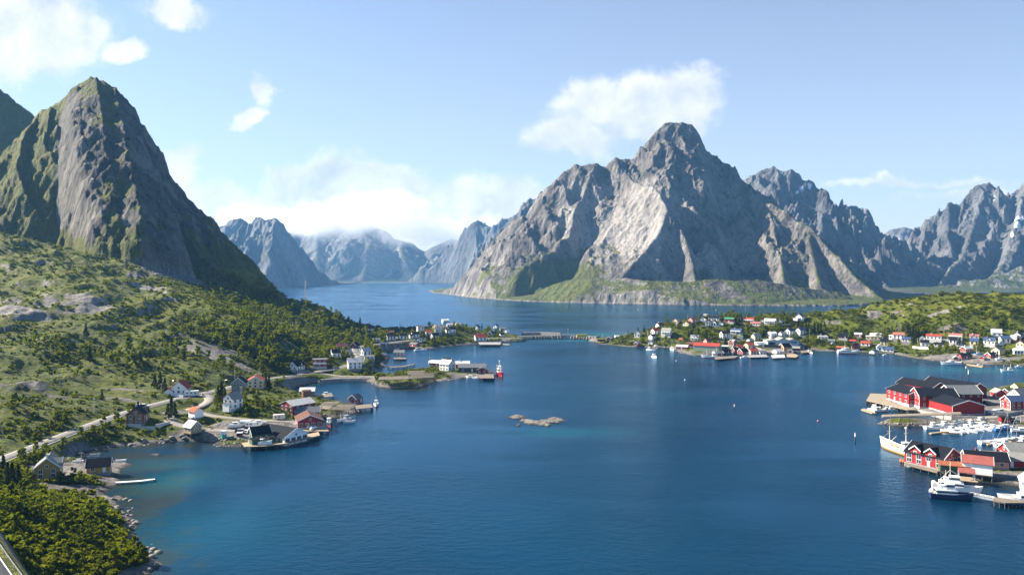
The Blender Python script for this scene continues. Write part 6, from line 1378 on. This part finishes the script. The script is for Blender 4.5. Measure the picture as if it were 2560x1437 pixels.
def clutter(px, py, kind, label, z=None, s=1.0, col=(.6, .6, .6), yaw=0, cat=None, group=None):
    x, y, gz = hit(px, py); gz = gz if z is None else z
    m = paint('clutter_' + '_'.join(str(int(c * 100)) for c in col), col, .6, .2)
    if kind == 'bag':
        t = thing('net_bag', label, cat or 'bag', (x, y, gz), R(yaw), group); MB().ball((0, 0, .55 * s), .75 * s, n=10, m=6, sc=(1, .9, .8)).build('sack', m, t, True); MB().tube((0, 0, 1.05 * s), (0, 0, 1.4 * s), .18 * s, .08 * s).build('neck', m, t)
    elif kind == 'box':
        t = thing('crate', label, cat or 'crate', (x, y, gz), R(yaw), group); MB().box((0, 0, .6 * s), (2 * s, 1.3 * s, 1.1 * s)).build('body', m, t); MB().box((0, 0, 1.2 * s), (2.1 * s, 1.4 * s, .12 * s)).build('lid', DARKM if sum(col) > 1.2 else TRIM, t)
    elif kind == 'tank':
        t = thing('water_tank', label, cat or 'tank', (x, y, gz), R(yaw), group); MB().tube((0, 0, 0), (0, 0, 1.6 * s), s, s, 14).build('shell', m, t); MB().box((0, 0, 2.3 * s), (1.9 * s, 1.9 * s, 1.5 * s)).build('tub', TRIM, t)
    elif kind == 'buoy':
        t = thing('fender_buoy', label, cat or 'buoy', (x, y, gz), 0, group); MB().ball((0, 0, .45 * s), .55 * s, n=10, m=7).build('float', m, t, True); MB().tube((0, 0, .9 * s), (0, 0, 1.2 * s), .1 * s, .08 * s).build('eye', DARKM, t)
    OCC.append((x, y, 1.5)); return t
for i, (px, py) in enumerate([(770, 1083), (776, 1081), (783, 1084), (789, 1082), (779, 1086)]): clutter(px, py, 'bag', 'white net sack heaped at the end of the timber wharf', 1.95, 1.2, (.78, .78, .76), i * 40, group='white sacks on the wharf end')
clutter(722, 1094, 'bag', 'large white wrapped sack before the white fish warehouse', 1.95, 1.8, (.8, .8, .78)); clutter(732, 1093, 'box', 'pale yellow pallet box before the white fish warehouse', 1.95, 1.5, (.6, .58, .35), 15)
clutter(560, 1095, 'tank', 'green tank with white tub on the rubble shore', None, 1.1, (.02, .35, .25)); clutter(599, 1090, 'box', 'dark skip box by the quay road', None, 1.2, (.05, .04, .04), 10)
boat(0, 0, 5.6, 18, 'fishing', 'white boat on the deck beside the green boathouse', 'white', 'white', pos=P0(662, 1110, 2.0), z=2.2)
for i, (px, py, c) in enumerate([(2253, 1155, 'o'), (2259, 1157, 'o'), (2272, 1164, 'o'), (2309, 1173, 'o'), (2314, 1174, 'o'), (2330, 1178, 'o')]): clutter(px, py, 'buoy', 'orange fender ball hanging along the mossy quay', .1, 1.1, (.75, .16, .05), 0, group='orange fender balls on the mossy quay')
for px, py, lab in [(2322, 1176, 'white fender ball among the orange ones')]: clutter(px, py, 'buoy', lab, .1, 1.1, (.8, .8, .78))
for px, py, c, lab in [(1628, 895, (.7, .15, .12), 'red mooring buoy left of the anchored white boat'), (2045, 1053, (.7, .2, .2), 'small red buoy alone in the open bay'), (1296, 866, (.7, .2, .2), 'red buoy off the causeway'), (1690, 902, (.8, .8, .8), 'white buoy off the rubble point'), (1712, 950, (.8, .8, .8), 'white buoy in the open bay right of centre'), (2504, 930, (.8, .8, .8), 'white buoy beside the low masted boat'),
                       (1595, 768, (.7, .6, .3), 'yellow buoy at the foot of the grey mountain'), (1790, 769, (.7, .6, .4), 'pale buoy far out under the grey mountain')]: clutter(px, py, 'buoy', lab, -.1, .8 if py > 800 else 1.8, c)
def beacon(px, py, h, label):
    x, y = P0(px, py); t = thing('sea_beacon', label, 'beacon', (x, y, 0)); MB().tube((0, 0, -3), (0, 0, h * .6), .35, .3, 8).build('shaft', DARKM, t); MB().tube((0, 0, h * .6), (0, 0, h), .28, .22, 8).build('light_mast', TRIM, t); MB().tube((0, 0, h), (0, 0, h + .5), .3, .05, 8).build('lantern', BP['red'], t)
beacon(2421, 949, 6.5, 'iron beacon with white top behind the red warehouses'); beacon(2415, 929, 4, 'short dark beacon near the floating dock'); beacon(2138, 1103, 3.6, 'thin dark sea mark in the open bay near the pier'); beacon(1836, 1022, 2.5, 'tiny dark sea mark far out in the open bay')

# ------------------------------------------------------------------ poles, mast
x, y, gz = hit(763, 756)
t = thing('telecom_mast', 'tall thin telecom mast on the end of the dark spur', 'mast', (x, y, gz)); hm = 55 * y / F
for a in range(3): MB().tube((.9 * math.cos(a * 2.09), .9 * math.sin(a * 2.09), -1), (.4 * math.cos(a * 2.09), .4 * math.sin(a * 2.09), hm), .28, .2, 5).build('leg', METAL, t)
mb = MB(); n = 12
for i in range(n): mb.tube((.8 - .45 * i / n, 0, hm * i / n), (-.4, .6 - .3 * i / n, hm * (i + 1) / n), .06, .06, 4)
mb.build('bracing', METAL, t); MB().box((0, 0, 1), (4, 3, 3)).build('equipment_hut', WOOD, t)
for s in (0, 1): MB().box((.7, .2 * s, hm - 2 - 3 * s), (.4, .5, 2)).build('antenna', TRIM, t)
x, y, gz = hit(1000, 829)
t = thing('lattice_mast', 'pale lattice mast standing by the middle village shore', 'mast', (x, y, gz)); hm = 9.5
for a in range(4): MB().tube((.5 * (-1) ** a, .5 * (-1) ** (a // 2), -.5), (.35 * (-1) ** a, .35 * (-1) ** (a // 2), hm), .09, .08, 4).build('leg', METAL, t)
for i in range(3): MB().box((0, 0, hm - .2 - 1.4 * i), (2.4 if i == 0 else 1.4, .3, .3)).build('crossarm', METAL, t)
for px, py, h, lab in [(523, 808, 19, 'wooden power pylon high on the hillside below the scree'), (666, 789, 26, 'wooden power pylon on the lit ridge before the dark slope'), (736, 821, 16, 'wooden power pylon halfway down the dark slope'), (341, 895, 16, 'wooden power pylon in front of the hollow'), (141, 963, 44, 'tall pale power pylon on the left heath'), (871, 808, 16, 'wooden power pylon at the end of the dark spur')]: pole(px, py, h, lab, 'pylon')
for px, py, h, lab in [(236, 1030, 36, 'pole left of the road on the granite slope'), (247, 1028, 30, 'short pole just right of the granite slope pole'), (345, 992, 28, 'pole on the bare rock above the road'), (292, 1060, 42, 'pole at the seaward edge of the curving road'), (340, 1064, 38, 'pale flagpole before the brown house'), (403, 982, 24, 'pole left of the orange roofed house'), (203, 1163, 34, 'pole by the dark inlet'), (562, 935, 16, 'pole at the foot of the bluff'), (587, 948, 24, 'pole behind the tall grey house'),
                       (603, 1005, 40, 'pole in the grass below the tall grey house'), (683, 970, 26, 'pole by the spruces right of the red tile roof'), (7, 1100, 40, 'pole at the far left of the heath'), (50, 1095, 14, 'low pole by the road at the left'), (835, 934, 18, 'pole by the causeway bend'), (870, 870, 12, 'pole by the pink roof'), (901, 878, 14, 'flagpole above the village road'), (648, 940, 14, 'pole at the road below the bluff'), (1262, 840, 12, 'pole by the tiny shed'), (1396, 846, 13, 'small pole on the causeway left of the bridge'), (1420, 846, 24, 'tall pole on the bridge end'),
                       (1506, 850, 15, 'pole right of the yellow bus'), (1556, 838, 9, 'pole beside the first white gable'), (1619, 842, 18, 'flagpole by the orange roofed house'), (1719, 798, 12, 'pole on the shoulder of the far village'), (1863, 779, 13, 'pole on the crest of the village hill'), (1915, 778, 7, 'short pole right of the crest pole'), (1852, 806, 13, 'flagpole right of the green roof'), (1948, 814, 18, 'pole at the end of the cream roofed house'), (1884, 851, 20, 'pole before the slate roofed cream house'), (1930, 852, 18, 'flagpole before the cream roofed house'), (1972, 842, 18, 'pole before the blue black roofs'),
                       (2024, 841, 18, 'pole left of the dark spruces'), (1895, 878, 14, 'pole on the far quay'), (2145, 857, 13, 'pole behind the tall red boathouse'), (2360, 850, 28, 'tall pole right of the longest red roof'), (2415, 848, 18, 'pole between the two brick red roofs'), (2441, 888, 24, 'flagpole among the stored boats'), (2452, 828, 12, 'pole in the bushes of the right hill'), (2552, 1058, 20, 'pole at the marina edge'), (2294, 858, 12, 'pole over the shore wall'), (795, 926, 8, 'pole by the red flat roof'), (480, 1030, 8, 'short post on the gravel bend')]: pole(px, py, h, lab)
for px, py, h, lab in [(430, 970, 18, 'street lamp left of the orange roofed house'), (562, 978, 28, 'street lamp at the upper road by the grey house'), (2518, 1048, 16, 'street lamp by the red kiosk')]: pole(px, py, h, lab, 'lamp')
for px, py in [(2072, 776), ]: pole(px, py, 14, 'wooden power pylon on the ridge of the right hill', 'pylon')
def cable(a, b, sag, label):
    A, B = Vector(a), Vector(b); c = (A + B) / 2; mb = MB(); prev = None; t = thing('power_cable', label, 'cable', c)
    for i in range(17):
        f = i / 16; p = A.lerp(B, f) - c - Vector((0, 0, sag * 4 * f * (1 - f)))
        if prev is not None: mb.tube(prev, p, .07, .07, 4)
        prev = p
    mb.build('wire', POLEW, t)
x0, y0, g0 = hit(1262, 840); x1, y1, g1 = hit(1420, 846)
cable((x0, y0, g0 + 12 * y0 / F + 4), (x1, y1, g1 + 24 * y1 / F - .3), 2.2, 'sagging cable strung over the causeway')
# white fences and walls
def wall_line(pts, h, w, mat, label, name='wall', cat='wall'):
    W = [Vector(hit(px, py)) for px, py in pts]; c = sum(W, Vector()) / len(W); t = thing(name, label, cat, c)
    for a, b in zip(W[:-1], W[1:]):
        d = b - a; n = max(1, int(d.length / 6))
        for i in range(n):
            p, q = a + d * i / n, a + d * (i + 1) / n; m_ = (p + q) / 2; z = max(p.z, q.z)
            MB().box((m_.x - c.x, m_.y - c.y, z - c.z + h / 2 - .6), ((q - p).length + .05, w, h + 1.2), math.atan2(d.y, d.x)).build('panel', mat, t)
wall_line([(2282, 871), (2322, 873)], 1.6, .3, TRIM, 'long white wall along the far shore road'); wall_line([(2316, 853), (2360, 855), (2372, 853)], 1.3, .25, TRIM, 'white terrace wall under the longest red roof'); wall_line([(1752, 818), (1800, 819)], 1.8, .3, WCONC, 'white terrace wall under the pair of gables')
wall_line([(321, 1066), (352, 1072), (390, 1077), (425, 1060)], 1.2, .3, WCONC, 'pale garden wall around the brown house'); wall_line([(412, 985), (432, 990), (458, 994)], .9, .15, TRIM, 'low white fence before the orange roofed house', 'fence', 'fence'); wall_line([(1930, 816), (1976, 814)], 1.0, .2, TRIM, 'white fence along the upper terrace lane', 'fence', 'fence')
wall_line([(2295, 1031), (2380, 1049), (2462, 1049)], 1.6, .4, CONC, 'concrete sea wall under the red warehouse block'); wall_line([(2485, 1039), (2520, 1041), (2558, 1034)], 1.8, .4, CONC, 'grey stone wall in front of the bright red house'); wall_line([(718, 931), (748, 932), (775, 931)], 1.6, .3, CONC, 'grey retaining wall under the black roofed bay house'); wall_line([(1990, 842), (2020, 842)], 1., .2, TRIM, 'white fence below the terrace houses', 'fence', 'fence')
wall_line([(1880, 872), (1915, 884)], 2.6, .6, CONC, 'sloping concrete wall of the harbour ramp'); wall_line([(2480, 862), (2510, 864)], .9, .2, TRIM, 'white garden fence below the dormer house', 'fence', 'fence')
# ------------------------------------------------------------------ skerries
def islet(poly, h, label, mat, seed):
    P = np.array([P0(px, py) for px, py in poly]); c = P.mean(0); lo = P.min(0) - 3; hi = P.max(0) + 3
    gx_, gy_ = np.meshgrid(np.linspace(lo[0], hi[0], 70), np.linspace(lo[1], hi[1], 70))
    d = sdf(gx_, gy_, P) + fbm(gx_ / 3, gy_ / 3, 3, seed) * .9
    z = np.where(d > 0, h * (1 - np.exp(-d / 1.5)) * (.7 + .5 * fbm(gx_ / 4, gy_ / 4, 4, seed + 3)) + .05, d * .5)
    m = np.stack([0 * z, .55 + .3 * fbm(gx_ / 3, gy_ / 3, 3, seed), 0 * z, ss(z, .1, .6)], -1)
    o = grid_mesh('skerry', gx_, gy_, z, z > -.8, mat, {'mask': np.clip(m, 0, 1)}); tag(o, label, 'skerry')
islet([(1270, 1043), (1285, 1037), (1304, 1036), (1316, 1043), (1297, 1047), (1280, 1046)], .9, 'low brown skerry left of the two in the bay', M_GROUND, 3)
islet([(1298, 1052), (1310, 1047), (1345, 1052), (1364, 1048), (1372, 1044), (1398, 1044), (1416, 1052), (1400, 1057), (1378, 1058), (1375, 1066), (1345, 1062), (1318, 1060)], 1.2, 'pale rocky skerry in the middle of the bay', M_GROUND, 9)
islet([(1289, 1064), (1299, 1058), (1303, 1062), (1293, 1066)], 1.2, 'single small rock in front of the skerries', M_GROUND, 13)
islet([(373, 1136), (388, 1131), (408, 1134), (395, 1138)], .9, 'flat rock in the mouth of the dark inlet', M_GROUND, 17)
islet([(276, 1243), (290, 1236), (312, 1246), (300, 1252), (282, 1248)], .9, 'cluster of rocks off the granite shore', M_GROUND, 23)
# ------------------------------------------------------------------ plants
def leaf_mat(name, a, b, tr=.48):
    m = bpy.data.materials.new(name); m.use_nodes = True; nt = m.node_tree; nt.nodes.clear()
    oi = nd(nt, 'ShaderNodeObjectInfo').outputs['Random']; pos = nd(nt, 'ShaderNodeNewGeometry').outputs['Position']
    n = noise(nt, pos, .35, 3, .6); n2 = noise(nt, pos, .05, 2, .5)
    f = mth(nt, 'MULTIPLY_ADD', oi, .45, mth(nt, 'MULTIPLY_ADD', n, .6, mth(nt, 'MULTIPLY', n2, .25)))
    c = mixc(nt, sstep(nt, f, .32, .95), a, b)
    d = nd(nt, 'ShaderNodeBsdfDiffuse', {'Color': c}); t = nd(nt, 'ShaderNodeBsdfTranslucent', {'Color': mixc(nt, .5, c, (.24, .28, .01))})
    mx = nd(nt, 'ShaderNodeMixShader', {0: tr, 1: d.outputs[0], 2: t.outputs[0]}); nt.links.new(mx.outputs[0], nd(nt, 'ShaderNodeOutputMaterial').inputs[0]); return m
LEAF = leaf_mat('birch_leaves', (.038, .060, .005), (.165, .19, .010)); NEED = leaf_mat('spruce_needles', (.012, .022, .009), (.040, .050, .016), .12); BUSH = leaf_mat('scrub_leaves', (.034, .048, .005), (.145, .15, .010), .42)
BARK = paint('grey_bark', (.16, .13, .10), .95, .3)
def leaves_np(centres, radii, n, size, squash=.8, seed=0):
    r = np.random.default_rng(seed); k = r.integers(0, len(centres), n); C = np.array(centres)[k]; Rr = np.array(radii)[k][:, None]
    d = r.normal(size=(n, 3)); d /= np.linalg.norm(d, axis=1)[:, None]; p = C + d * Rr * (r.uniform(.45, 1.05, (n, 1)) ** .6) * np.array([1, 1, squash])
    nrm = d + r.normal(size=(n, 3)) * .7; nrm /= np.linalg.norm(nrm, axis=1)[:, None]
    a = np.cross(nrm, r.normal(size=(n, 3))); a /= np.linalg.norm(a, axis=1)[:, None]; b = np.cross(nrm, a); s = size * r.uniform(.6, 1.35, (n, 1))
    V = np.stack([p - a * s - b * s * .6, p + a * s - b * s * .6, p + a * s * .7 + b * s * .7, p - a * s * .7 + b * s * .7], 1).reshape(-1, 3)
    return V, np.arange(4 * n).reshape(-1, 4)
def birch_proto(seed, n=560, size=.25, h=5.4, w=1.8):
    r = random.Random(seed); cs = []; rs = []
    for i in range(13):
        f = r.uniform(.28, 1.0); a = r.uniform(0, 6.28); q = w * (1.05 - .75 * abs(f - .45)) * r.uniform(.25, .75); cs.append((q * math.cos(a), q * math.sin(a), h * f)); rs.append(r.uniform(.25, .8) * w * .55)
    V, Fq = leaves_np(cs, rs, n, size, .85, seed); cr = mesh_np('crown', V, Fq, LEAF, False)
    mb = MB(); mb.tube((0, 0, -.6), (.1, 0, h * .8), .13 * h / 5, .03, 6)
    for c in cs[:5]: mb.tube((0.05, 0, h * .25), c, .05, .02, 4)
    return cr.data, mb.mesh('trunk', BARK), cr
def spruce_proto(seed, h=9, w=2.3, n=520):
    r = random.Random(seed); cs = []; rs = []
    for i in range(26):
        f = (i + .5) / 26; a = r.uniform(0, 6.28); q = w * (1 - f) * r.uniform(.35, .75); cs.append((q * math.cos(a), q * math.sin(a), h * (.08 + .9 * f))); rs.append(w * (1 - f) * .42 + .22)
    V, Fq = leaves_np(cs, rs, n, .36, .55, seed); cr = mesh_np('crown', V, Fq, NEED, False)
    return cr.data, MB().tube((0, 0, -.6), (0, 0, h * .92), .2, .03, 6).mesh('trunk', BARK), cr
def bush_proto(seed, n=150, mat=None, size=.26):
    r = random.Random(seed); cs = [(r.uniform(-.7, .7), r.uniform(-.7, .7), r.uniform(.2, .8)) for _ in range(6)]; V, Fq = leaves_np(cs, [r.uniform(.35, .6) for _ in cs], n, size, .7, seed)
    o = mesh_np('bush', V, Fq, mat or BUSH, False); return o.data, o
BI = [birch_proto(s) for s in (1, 2, 3, 4)]; SP = [spruce_proto(s) for s in (5, 6, 7)]; BU = [bush_proto(s) for s in (8, 9, 10, 11)]
for q in BI + SP: bpy.data.objects.remove(q[2])
for q in BU: bpy.data.objects.remove(q[1])
# where plants grow: weights on the land grid
cell = (YG ** 2) * (U1 - U0) / NU * (L1 - L0) / NL
nP = fbm(XG / 26, YG / 26, 4, 91); nQ = fbm(XG / 60, YG / 60, 4, 95)
onland = (DA > 3) & (HG > 1.0) & (roadd > 2.6) & (rockzone < .3) & (np.abs(UG) < .75)
vegc = np.clip(veg, 0, 1); okl = onland * ss(vegc, .35, .65) * (1 - ss(sl, .9, 1.6))
OA = np.array([(x, y, r_) for x, y, r_ in OCC])
def clear_of(x, y, pad):
    k = np.ones(len(x), bool)
    for i in range(0, len(x), 4000):
        d = np.hypot(x[i:i + 4000, None] - OA[None, :, 0], y[i:i + 4000, None] - OA[None, :, 1]); k[i:i + 4000] = (d > OA[None, :, 2] + pad).all(1)
    return k
def blobmap(bl):
    D = np.zeros_like(HG)
    for px, py, rx, ry, w in bl:
        x0, y0, _ = hit(px, py); D = np.maximum(D, w * np.exp(-(((XG - x0) / rx) ** 2 + ((YG - y0) / ry) ** 2)))
    return D
def sample(D, n):
    p = (D * cell * okl).ravel(); p = p / p.sum(); k = rng.choice(p.size, n, p=p); i, j = np.unravel_index(k, HG.shape)
    l = lg[i] + rng.uniform(-.5, .5, n) * (lg[1] - lg[0]); u = ug[j] + rng.uniform(-.5, .5, n) * (ug[1] - ug[0]); y = np.exp(l); x = u * y
    return x, y
WOODS = [(640, 745, 40, 30, 1.3), (720, 790, 45, 30, 1.3), (800, 815, 45, 30, 1.2), (560, 700, 30, 25, 1.0), (860, 835, 40, 25, 1.0), (700, 870, 50, 50, .8), (780, 885, 40, 35, 1.0), (640, 905, 40, 24, .7), (840, 868, 40, 30, .8), (200, 890, 60, 8, .25), (330, 880, 30, 12, .45), (260, 905, 50, 6, .45), (420, 965, 40, 6, .25), (540, 990, 14, 6, .5), (560, 1010, 18, 8, .3), (640, 1020, 30, 10, .15), (700, 1040, 18, 8, .35),  # leading blobs: woods on the spur, planted denser to stand in for its shade
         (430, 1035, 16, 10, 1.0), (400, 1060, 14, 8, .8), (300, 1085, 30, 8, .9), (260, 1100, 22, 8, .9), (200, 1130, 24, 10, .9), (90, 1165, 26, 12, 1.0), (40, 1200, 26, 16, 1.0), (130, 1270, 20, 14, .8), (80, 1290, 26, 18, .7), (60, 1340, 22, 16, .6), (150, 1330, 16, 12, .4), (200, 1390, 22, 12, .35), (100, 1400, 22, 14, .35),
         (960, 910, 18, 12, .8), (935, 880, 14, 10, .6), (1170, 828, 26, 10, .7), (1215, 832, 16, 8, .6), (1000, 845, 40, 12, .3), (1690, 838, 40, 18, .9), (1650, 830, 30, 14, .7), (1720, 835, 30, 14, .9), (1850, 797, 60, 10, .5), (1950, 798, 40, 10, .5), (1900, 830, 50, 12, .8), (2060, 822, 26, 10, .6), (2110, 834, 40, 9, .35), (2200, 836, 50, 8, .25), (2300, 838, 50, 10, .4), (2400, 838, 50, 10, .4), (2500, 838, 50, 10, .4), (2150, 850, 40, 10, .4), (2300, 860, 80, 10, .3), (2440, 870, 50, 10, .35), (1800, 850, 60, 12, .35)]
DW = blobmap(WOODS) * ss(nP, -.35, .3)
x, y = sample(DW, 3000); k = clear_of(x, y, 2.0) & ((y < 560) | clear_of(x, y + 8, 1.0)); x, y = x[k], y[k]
s = rng.uniform(.55, 1.25, len(x)) * np.where(y < 330, .72, 1.0); z = np.maximum(bil(HG, x, y), 0)
order = np.argsort(-(s / y)); NI = 300
def zone(x, y):
    u = x / y * F + CX
    if y < 300: return 'leafy birch in the foreground scrub between the road and the rocky shore', 'birches of the foreground scrub'
    if u < 560 and y < 460: return 'leafy birch beside the road and houses of the left shore', 'birches along the left shore road'
    if u < 980: return 'leafy birch on the slope above the bay village', 'birches on the slope above the bay village'
    if u < 1400: return 'leafy birch among the houses of the middle village strip', 'birches of the middle strip'
    return 'leafy birch on the hill behind the far village', 'birches of the far village hill'
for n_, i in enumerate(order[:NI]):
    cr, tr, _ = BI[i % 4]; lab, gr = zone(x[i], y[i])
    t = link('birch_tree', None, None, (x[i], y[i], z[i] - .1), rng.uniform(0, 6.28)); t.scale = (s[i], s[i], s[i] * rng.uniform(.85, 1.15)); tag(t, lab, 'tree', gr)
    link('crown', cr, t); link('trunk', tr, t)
def scatter(name, protos, x, y, z, s, mat, label):
    Vs = []; Fs = []; o = 0
    for k, me in enumerate(protos):
        n = len(me.vertices); co_ = np.empty(n * 3, np.float32); me.vertices.foreach_get('co', co_); co_ = co_.reshape(-1, 3); m = len(me.polygons); fv = np.empty(m * 4, np.int32); me.polygons.foreach_get('vertices', fv) if False else me.loops.foreach_get('vertex_index', fv); fv = fv.reshape(-1, 4)
        ix = np.arange(k, len(x), len(protos)); a = rng.uniform(0, 6.28, len(ix)); c_, s_ = np.cos(a)[:, None], np.sin(a)[:, None]; sc = s[ix][:, None]
        P = np.stack([(co_[None, :, 0] * c_ - co_[None, :, 1] * s_) * sc + x[ix][:, None], (co_[None, :, 0] * s_ + co_[None, :, 1] * c_) * sc + y[ix][:, None], co_[None, :, 2] * sc * rng.uniform(.75, 1.2, (len(ix), 1)) + z[ix][:, None]], -1).reshape(-1, 3)
        Vs.append(P); Fs.append((fv[None] + (np.arange(len(ix)) * n)[:, None, None] + o).reshape(-1, 4)); o += len(P)
    ob = mesh_np(name, np.concatenate(Vs), np.concatenate(Fs), mat, False); return tag(ob, label, None, None, 'stuff')
small_birch = [birch_proto(s_, 170, .42)[2] for s_ in (21, 22, 23)]
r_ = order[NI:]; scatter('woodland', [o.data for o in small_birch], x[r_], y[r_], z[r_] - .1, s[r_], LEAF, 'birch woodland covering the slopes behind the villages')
for o in small_birch: bpy.data.objects.remove(o)
# spruces
SPR = [(400, 972, 9.5), (386, 968, 8), (412, 976, 7), (553, 1003, 10), (546, 1006, 9), (562, 1008, 8), (664, 968, 9), (672, 972, 8), (657, 964, 7), (470, 966, 6), (345, 1040, 7), (428, 1036, 9), (437, 1044, 8), (420, 1050, 8), (30, 1215, 8), (18, 1225, 9), (45, 1212, 7), (8, 1195, 8), (900, 812, 9), (872, 812, 8), (892, 822, 7), (945, 895, 8), (938, 888, 7),
       (1086, 858, 9), (1070, 852, 9), (1118, 846, 8), (1765, 848, 10), (1814, 868, 10), (1745, 834, 8), (2028, 838, 11), (2036, 834, 12), (2045, 836, 11), (2022, 832, 10), (2052, 832, 10), (2015, 828, 9), (2062, 828, 9), (2275, 846, 11), (2283, 848, 12), (2290, 852, 11), (2270, 838, 10), (2297, 848, 9), (1610, 832, 8), (1960, 800, 9), (1995, 820, 9), (1205, 820, 7), (1220, 822, 6), (2400, 856, 5), (950, 830, 6), (1595, 833, 7), (760, 1000, 6), (255, 1000, 5), (224, 905, 9), (215, 845, 10), (460, 900, 7), (350, 905, 7)]
for i, (px, py, h) in enumerate(SPR):
    X, Y, Z = hit(px, py); t = link('spruce_tree', None, None, (X, Y, Z - .2), i * 1.3); q = h / 9.0; t.scale = (q, q, q)
    if px < 500 and py > 1150: lab, gr = 'dark spruce left of the ochre house in the foreground', 'spruces left of the ochre house'
    elif px < 700 and py > 940: lab, gr = 'dark spruce by the houses of the left shore', 'spruces by the left shore houses'
    elif px < 520: lab, gr = 'dark spruce standing in the hollow of the left hillside', 'spruces of the left hillside'
    elif px < 1300: lab, gr = 'dark spruce at the bay village or the middle strip', 'spruces of the bay village'
    elif px < 1900: lab, gr = 'dark spruce between the white houses of the far village', 'spruces of the far village'
    else: lab, gr = 'dark spruce in the stands behind the right part of the far village', 'spruces of the right far village'
    tag(t, lab, 'tree', gr); link('crown', SP[i % 3][0], t); link('trunk', SP[i % 3][1], t)
# bushes and scrub
DB = (.16 + 1.0 * blobmap([(150, 1330, 50, 45, 9), (250, 1330, 25, 25, 9), (60, 1200, 40, 30, 5), (250, 1110, 40, 14, 1), (560, 1040, 50, 20, .8), (700, 870, 90, 80, .8), (200, 880, 140, 40, .2), (2300, 822, 160, 24, .5), (1850, 815, 100, 30, .6), (1000, 840, 120, 40, .5), (560, 700, 80, 50, .5), (700, 780, 80, 50, .8)])) * (.3 + .7 * ss(nP + .4 * nQ, -.25, .35)) + 2.2 * blobmap([(60, 1390, 25, 25, 1), (150, 1350, 30, 30, 1), (250, 1350, 25, 25, .7)]) * (.25 + ss(nP, -.3, .3))
x, y = sample(DB, 30000); k = clear_of(x, y, .4); x, y = x[k], y[k]; s = rng.uniform(.35, 1.4, len(x)) ** 1.3 * (1 + ss(y, 400, 900) * .5); z = np.maximum(bil(HG, x, y), 0) - .15
order = np.argsort(-(s / y))
for n_, i in enumerate(order[:240]):
    t = link('bush', BU[i % 4][0], None, (x[i], y[i], z[i]), rng.uniform(0, 6.28)); t.scale = (s[i] * 1.15, s[i] * 1.15, s[i]); tag(t, 'low green bush in the foreground scrub above the rocky shore', 'bush', 'bushes of the foreground scrub')
tiny = [bush_proto(s_, 22, BUSH, .42)[1] for s_ in (31, 32, 33)]
r_ = order[240:]; scatter('low_scrub', [o.data for o in tiny], x[r_], y[r_], z[r_], s[r_], BUSH, 'low heath scrub growing over the hillsides')
for o in tiny: bpy.data.objects.remove(o)
# ------------------------------------------------------------------ boulders
def rock_proto(seed):
    r = np.random.default_rng(seed); th = np.linspace(0, 2 * np.pi, 7)[:-1]; V = []
    for zz, rr in ((-.5, .7), (0.0, 1.0), (.45, .75), (.7, .3)):
        V += [(math.cos(t_ + zz) * rr * r.uniform(.75, 1.2), math.sin(t_ + zz) * rr * r.uniform(.75, 1.2), zz * .8 + r.uniform(-.1, .1)) for t_ in th]
    Fs = [(a * 6 + i, a * 6 + (i + 1) % 6, (a + 1) * 6 + (i + 1) % 6, (a + 1) * 6 + i) for a in range(3) for i in range(6)] + [(18, 19, 20, 21), (18, 21, 22, 23)]
    return mesh_np('boulder', V, Fs, None, False)
RP = [rock_proto(s_) for s_ in (1, 2, 3)]
def rocks_at(segs, per, lo, hi, spread, label, mat, nm='boulders', zoff=0.):
    X = []; Y = []
    for a, b in segs:
        a = np.array(P0(*a)); b = np.array(P0(*b)); n = max(2, int(np.linalg.norm(b - a) * per)); f = rng.uniform(0, 1, n); X.append(a[0] + (b[0] - a[0]) * f + rng.normal(0, spread, n)); Y.append(a[1] + (b[1] - a[1]) * f + rng.normal(0, spread, n))
    X = np.concatenate(X); Y = np.concatenate(Y); Z = np.maximum(bil(HG, X, Y), -.2) + zoff; sz = rng.uniform(lo, hi, len(X)) ** 1.3
    return scatter(nm, [o.data for o in RP], X, Y, Z, sz, mat, label)
BOUL = paint('pale_boulders', (.21, .195, .175), .9, .4); DBOUL = paint('dark_boulders', (.13, .13, .135), .9, .4)
rocks_at([((534, 1112), (579, 1115)), ((579, 1115), (609, 1112)), ((545, 1105), (600, 1106)), ((803, 1043), (871, 1038)), ((871, 1038), (895, 1024)), ((1690, 877), (1728, 886)), ((1728, 886), (1770, 887)), ((1700, 881), (1740, 890)), ((2200, 1058), (2270, 1066)), ((2270, 1066), (2370, 1058)), ((2370, 1057), (2470, 1056)), ((932, 958), (990, 971)), ((990, 972), (1080, 960)),
         ((1500, 860), (1690, 870)), ((2235, 885), (2420, 908)), ((1180, 859), (1300, 849)), ((1100, 953), (1150, 946)), ((2030, 876), (2150, 879))], 1.6, .3, 1.0, 1.0, 'pale boulders piled along the shores', BOUL)
rocks_at([((375, 1425), (392, 1405)), ((384, 1391), (356, 1365)), ((320, 1288), (300, 1270)), ((346, 1320), (330, 1300)), ((275, 1245), (305, 1248)), ((320, 1115), (420, 1103)), ((420, 1104), (520, 1092))], 1.5, .25, 1.3, 1.4, 'granite boulders at the water edge of the left shore', BOUL)
for W_, N_, s_ in ((cwW, cwN, -1), (cw2W, cw2N, -1)):
    f = rng.integers(0, len(W_), 160); q = rng.uniform(3.6, 6.8, 160); X = W_[f, 0] + N_[f, 0] * q * s_; Y = W_[f, 1] + N_[f, 1] * q * s_
    scatter('boulders', [o.data for o in RP], X, Y, np.clip((6.8 - q) * 1.0, 0, 3), rng.uniform(.6, 1.2, 160), BOUL, 'boulders facing the causeway')
x0, y0, _ = hit(465, 682); X = rng.normal(x0, 16, 1500); Y = rng.normal(y0, 34, 1500)
scatter('scree', [o.data for o in RP], X, Y, bil(HG, X, Y), rng.uniform(.5, 1.7, 1500), DBOUL, 'dark scree of boulders under the cliff')
for o in RP: bpy.data.objects.remove(o)
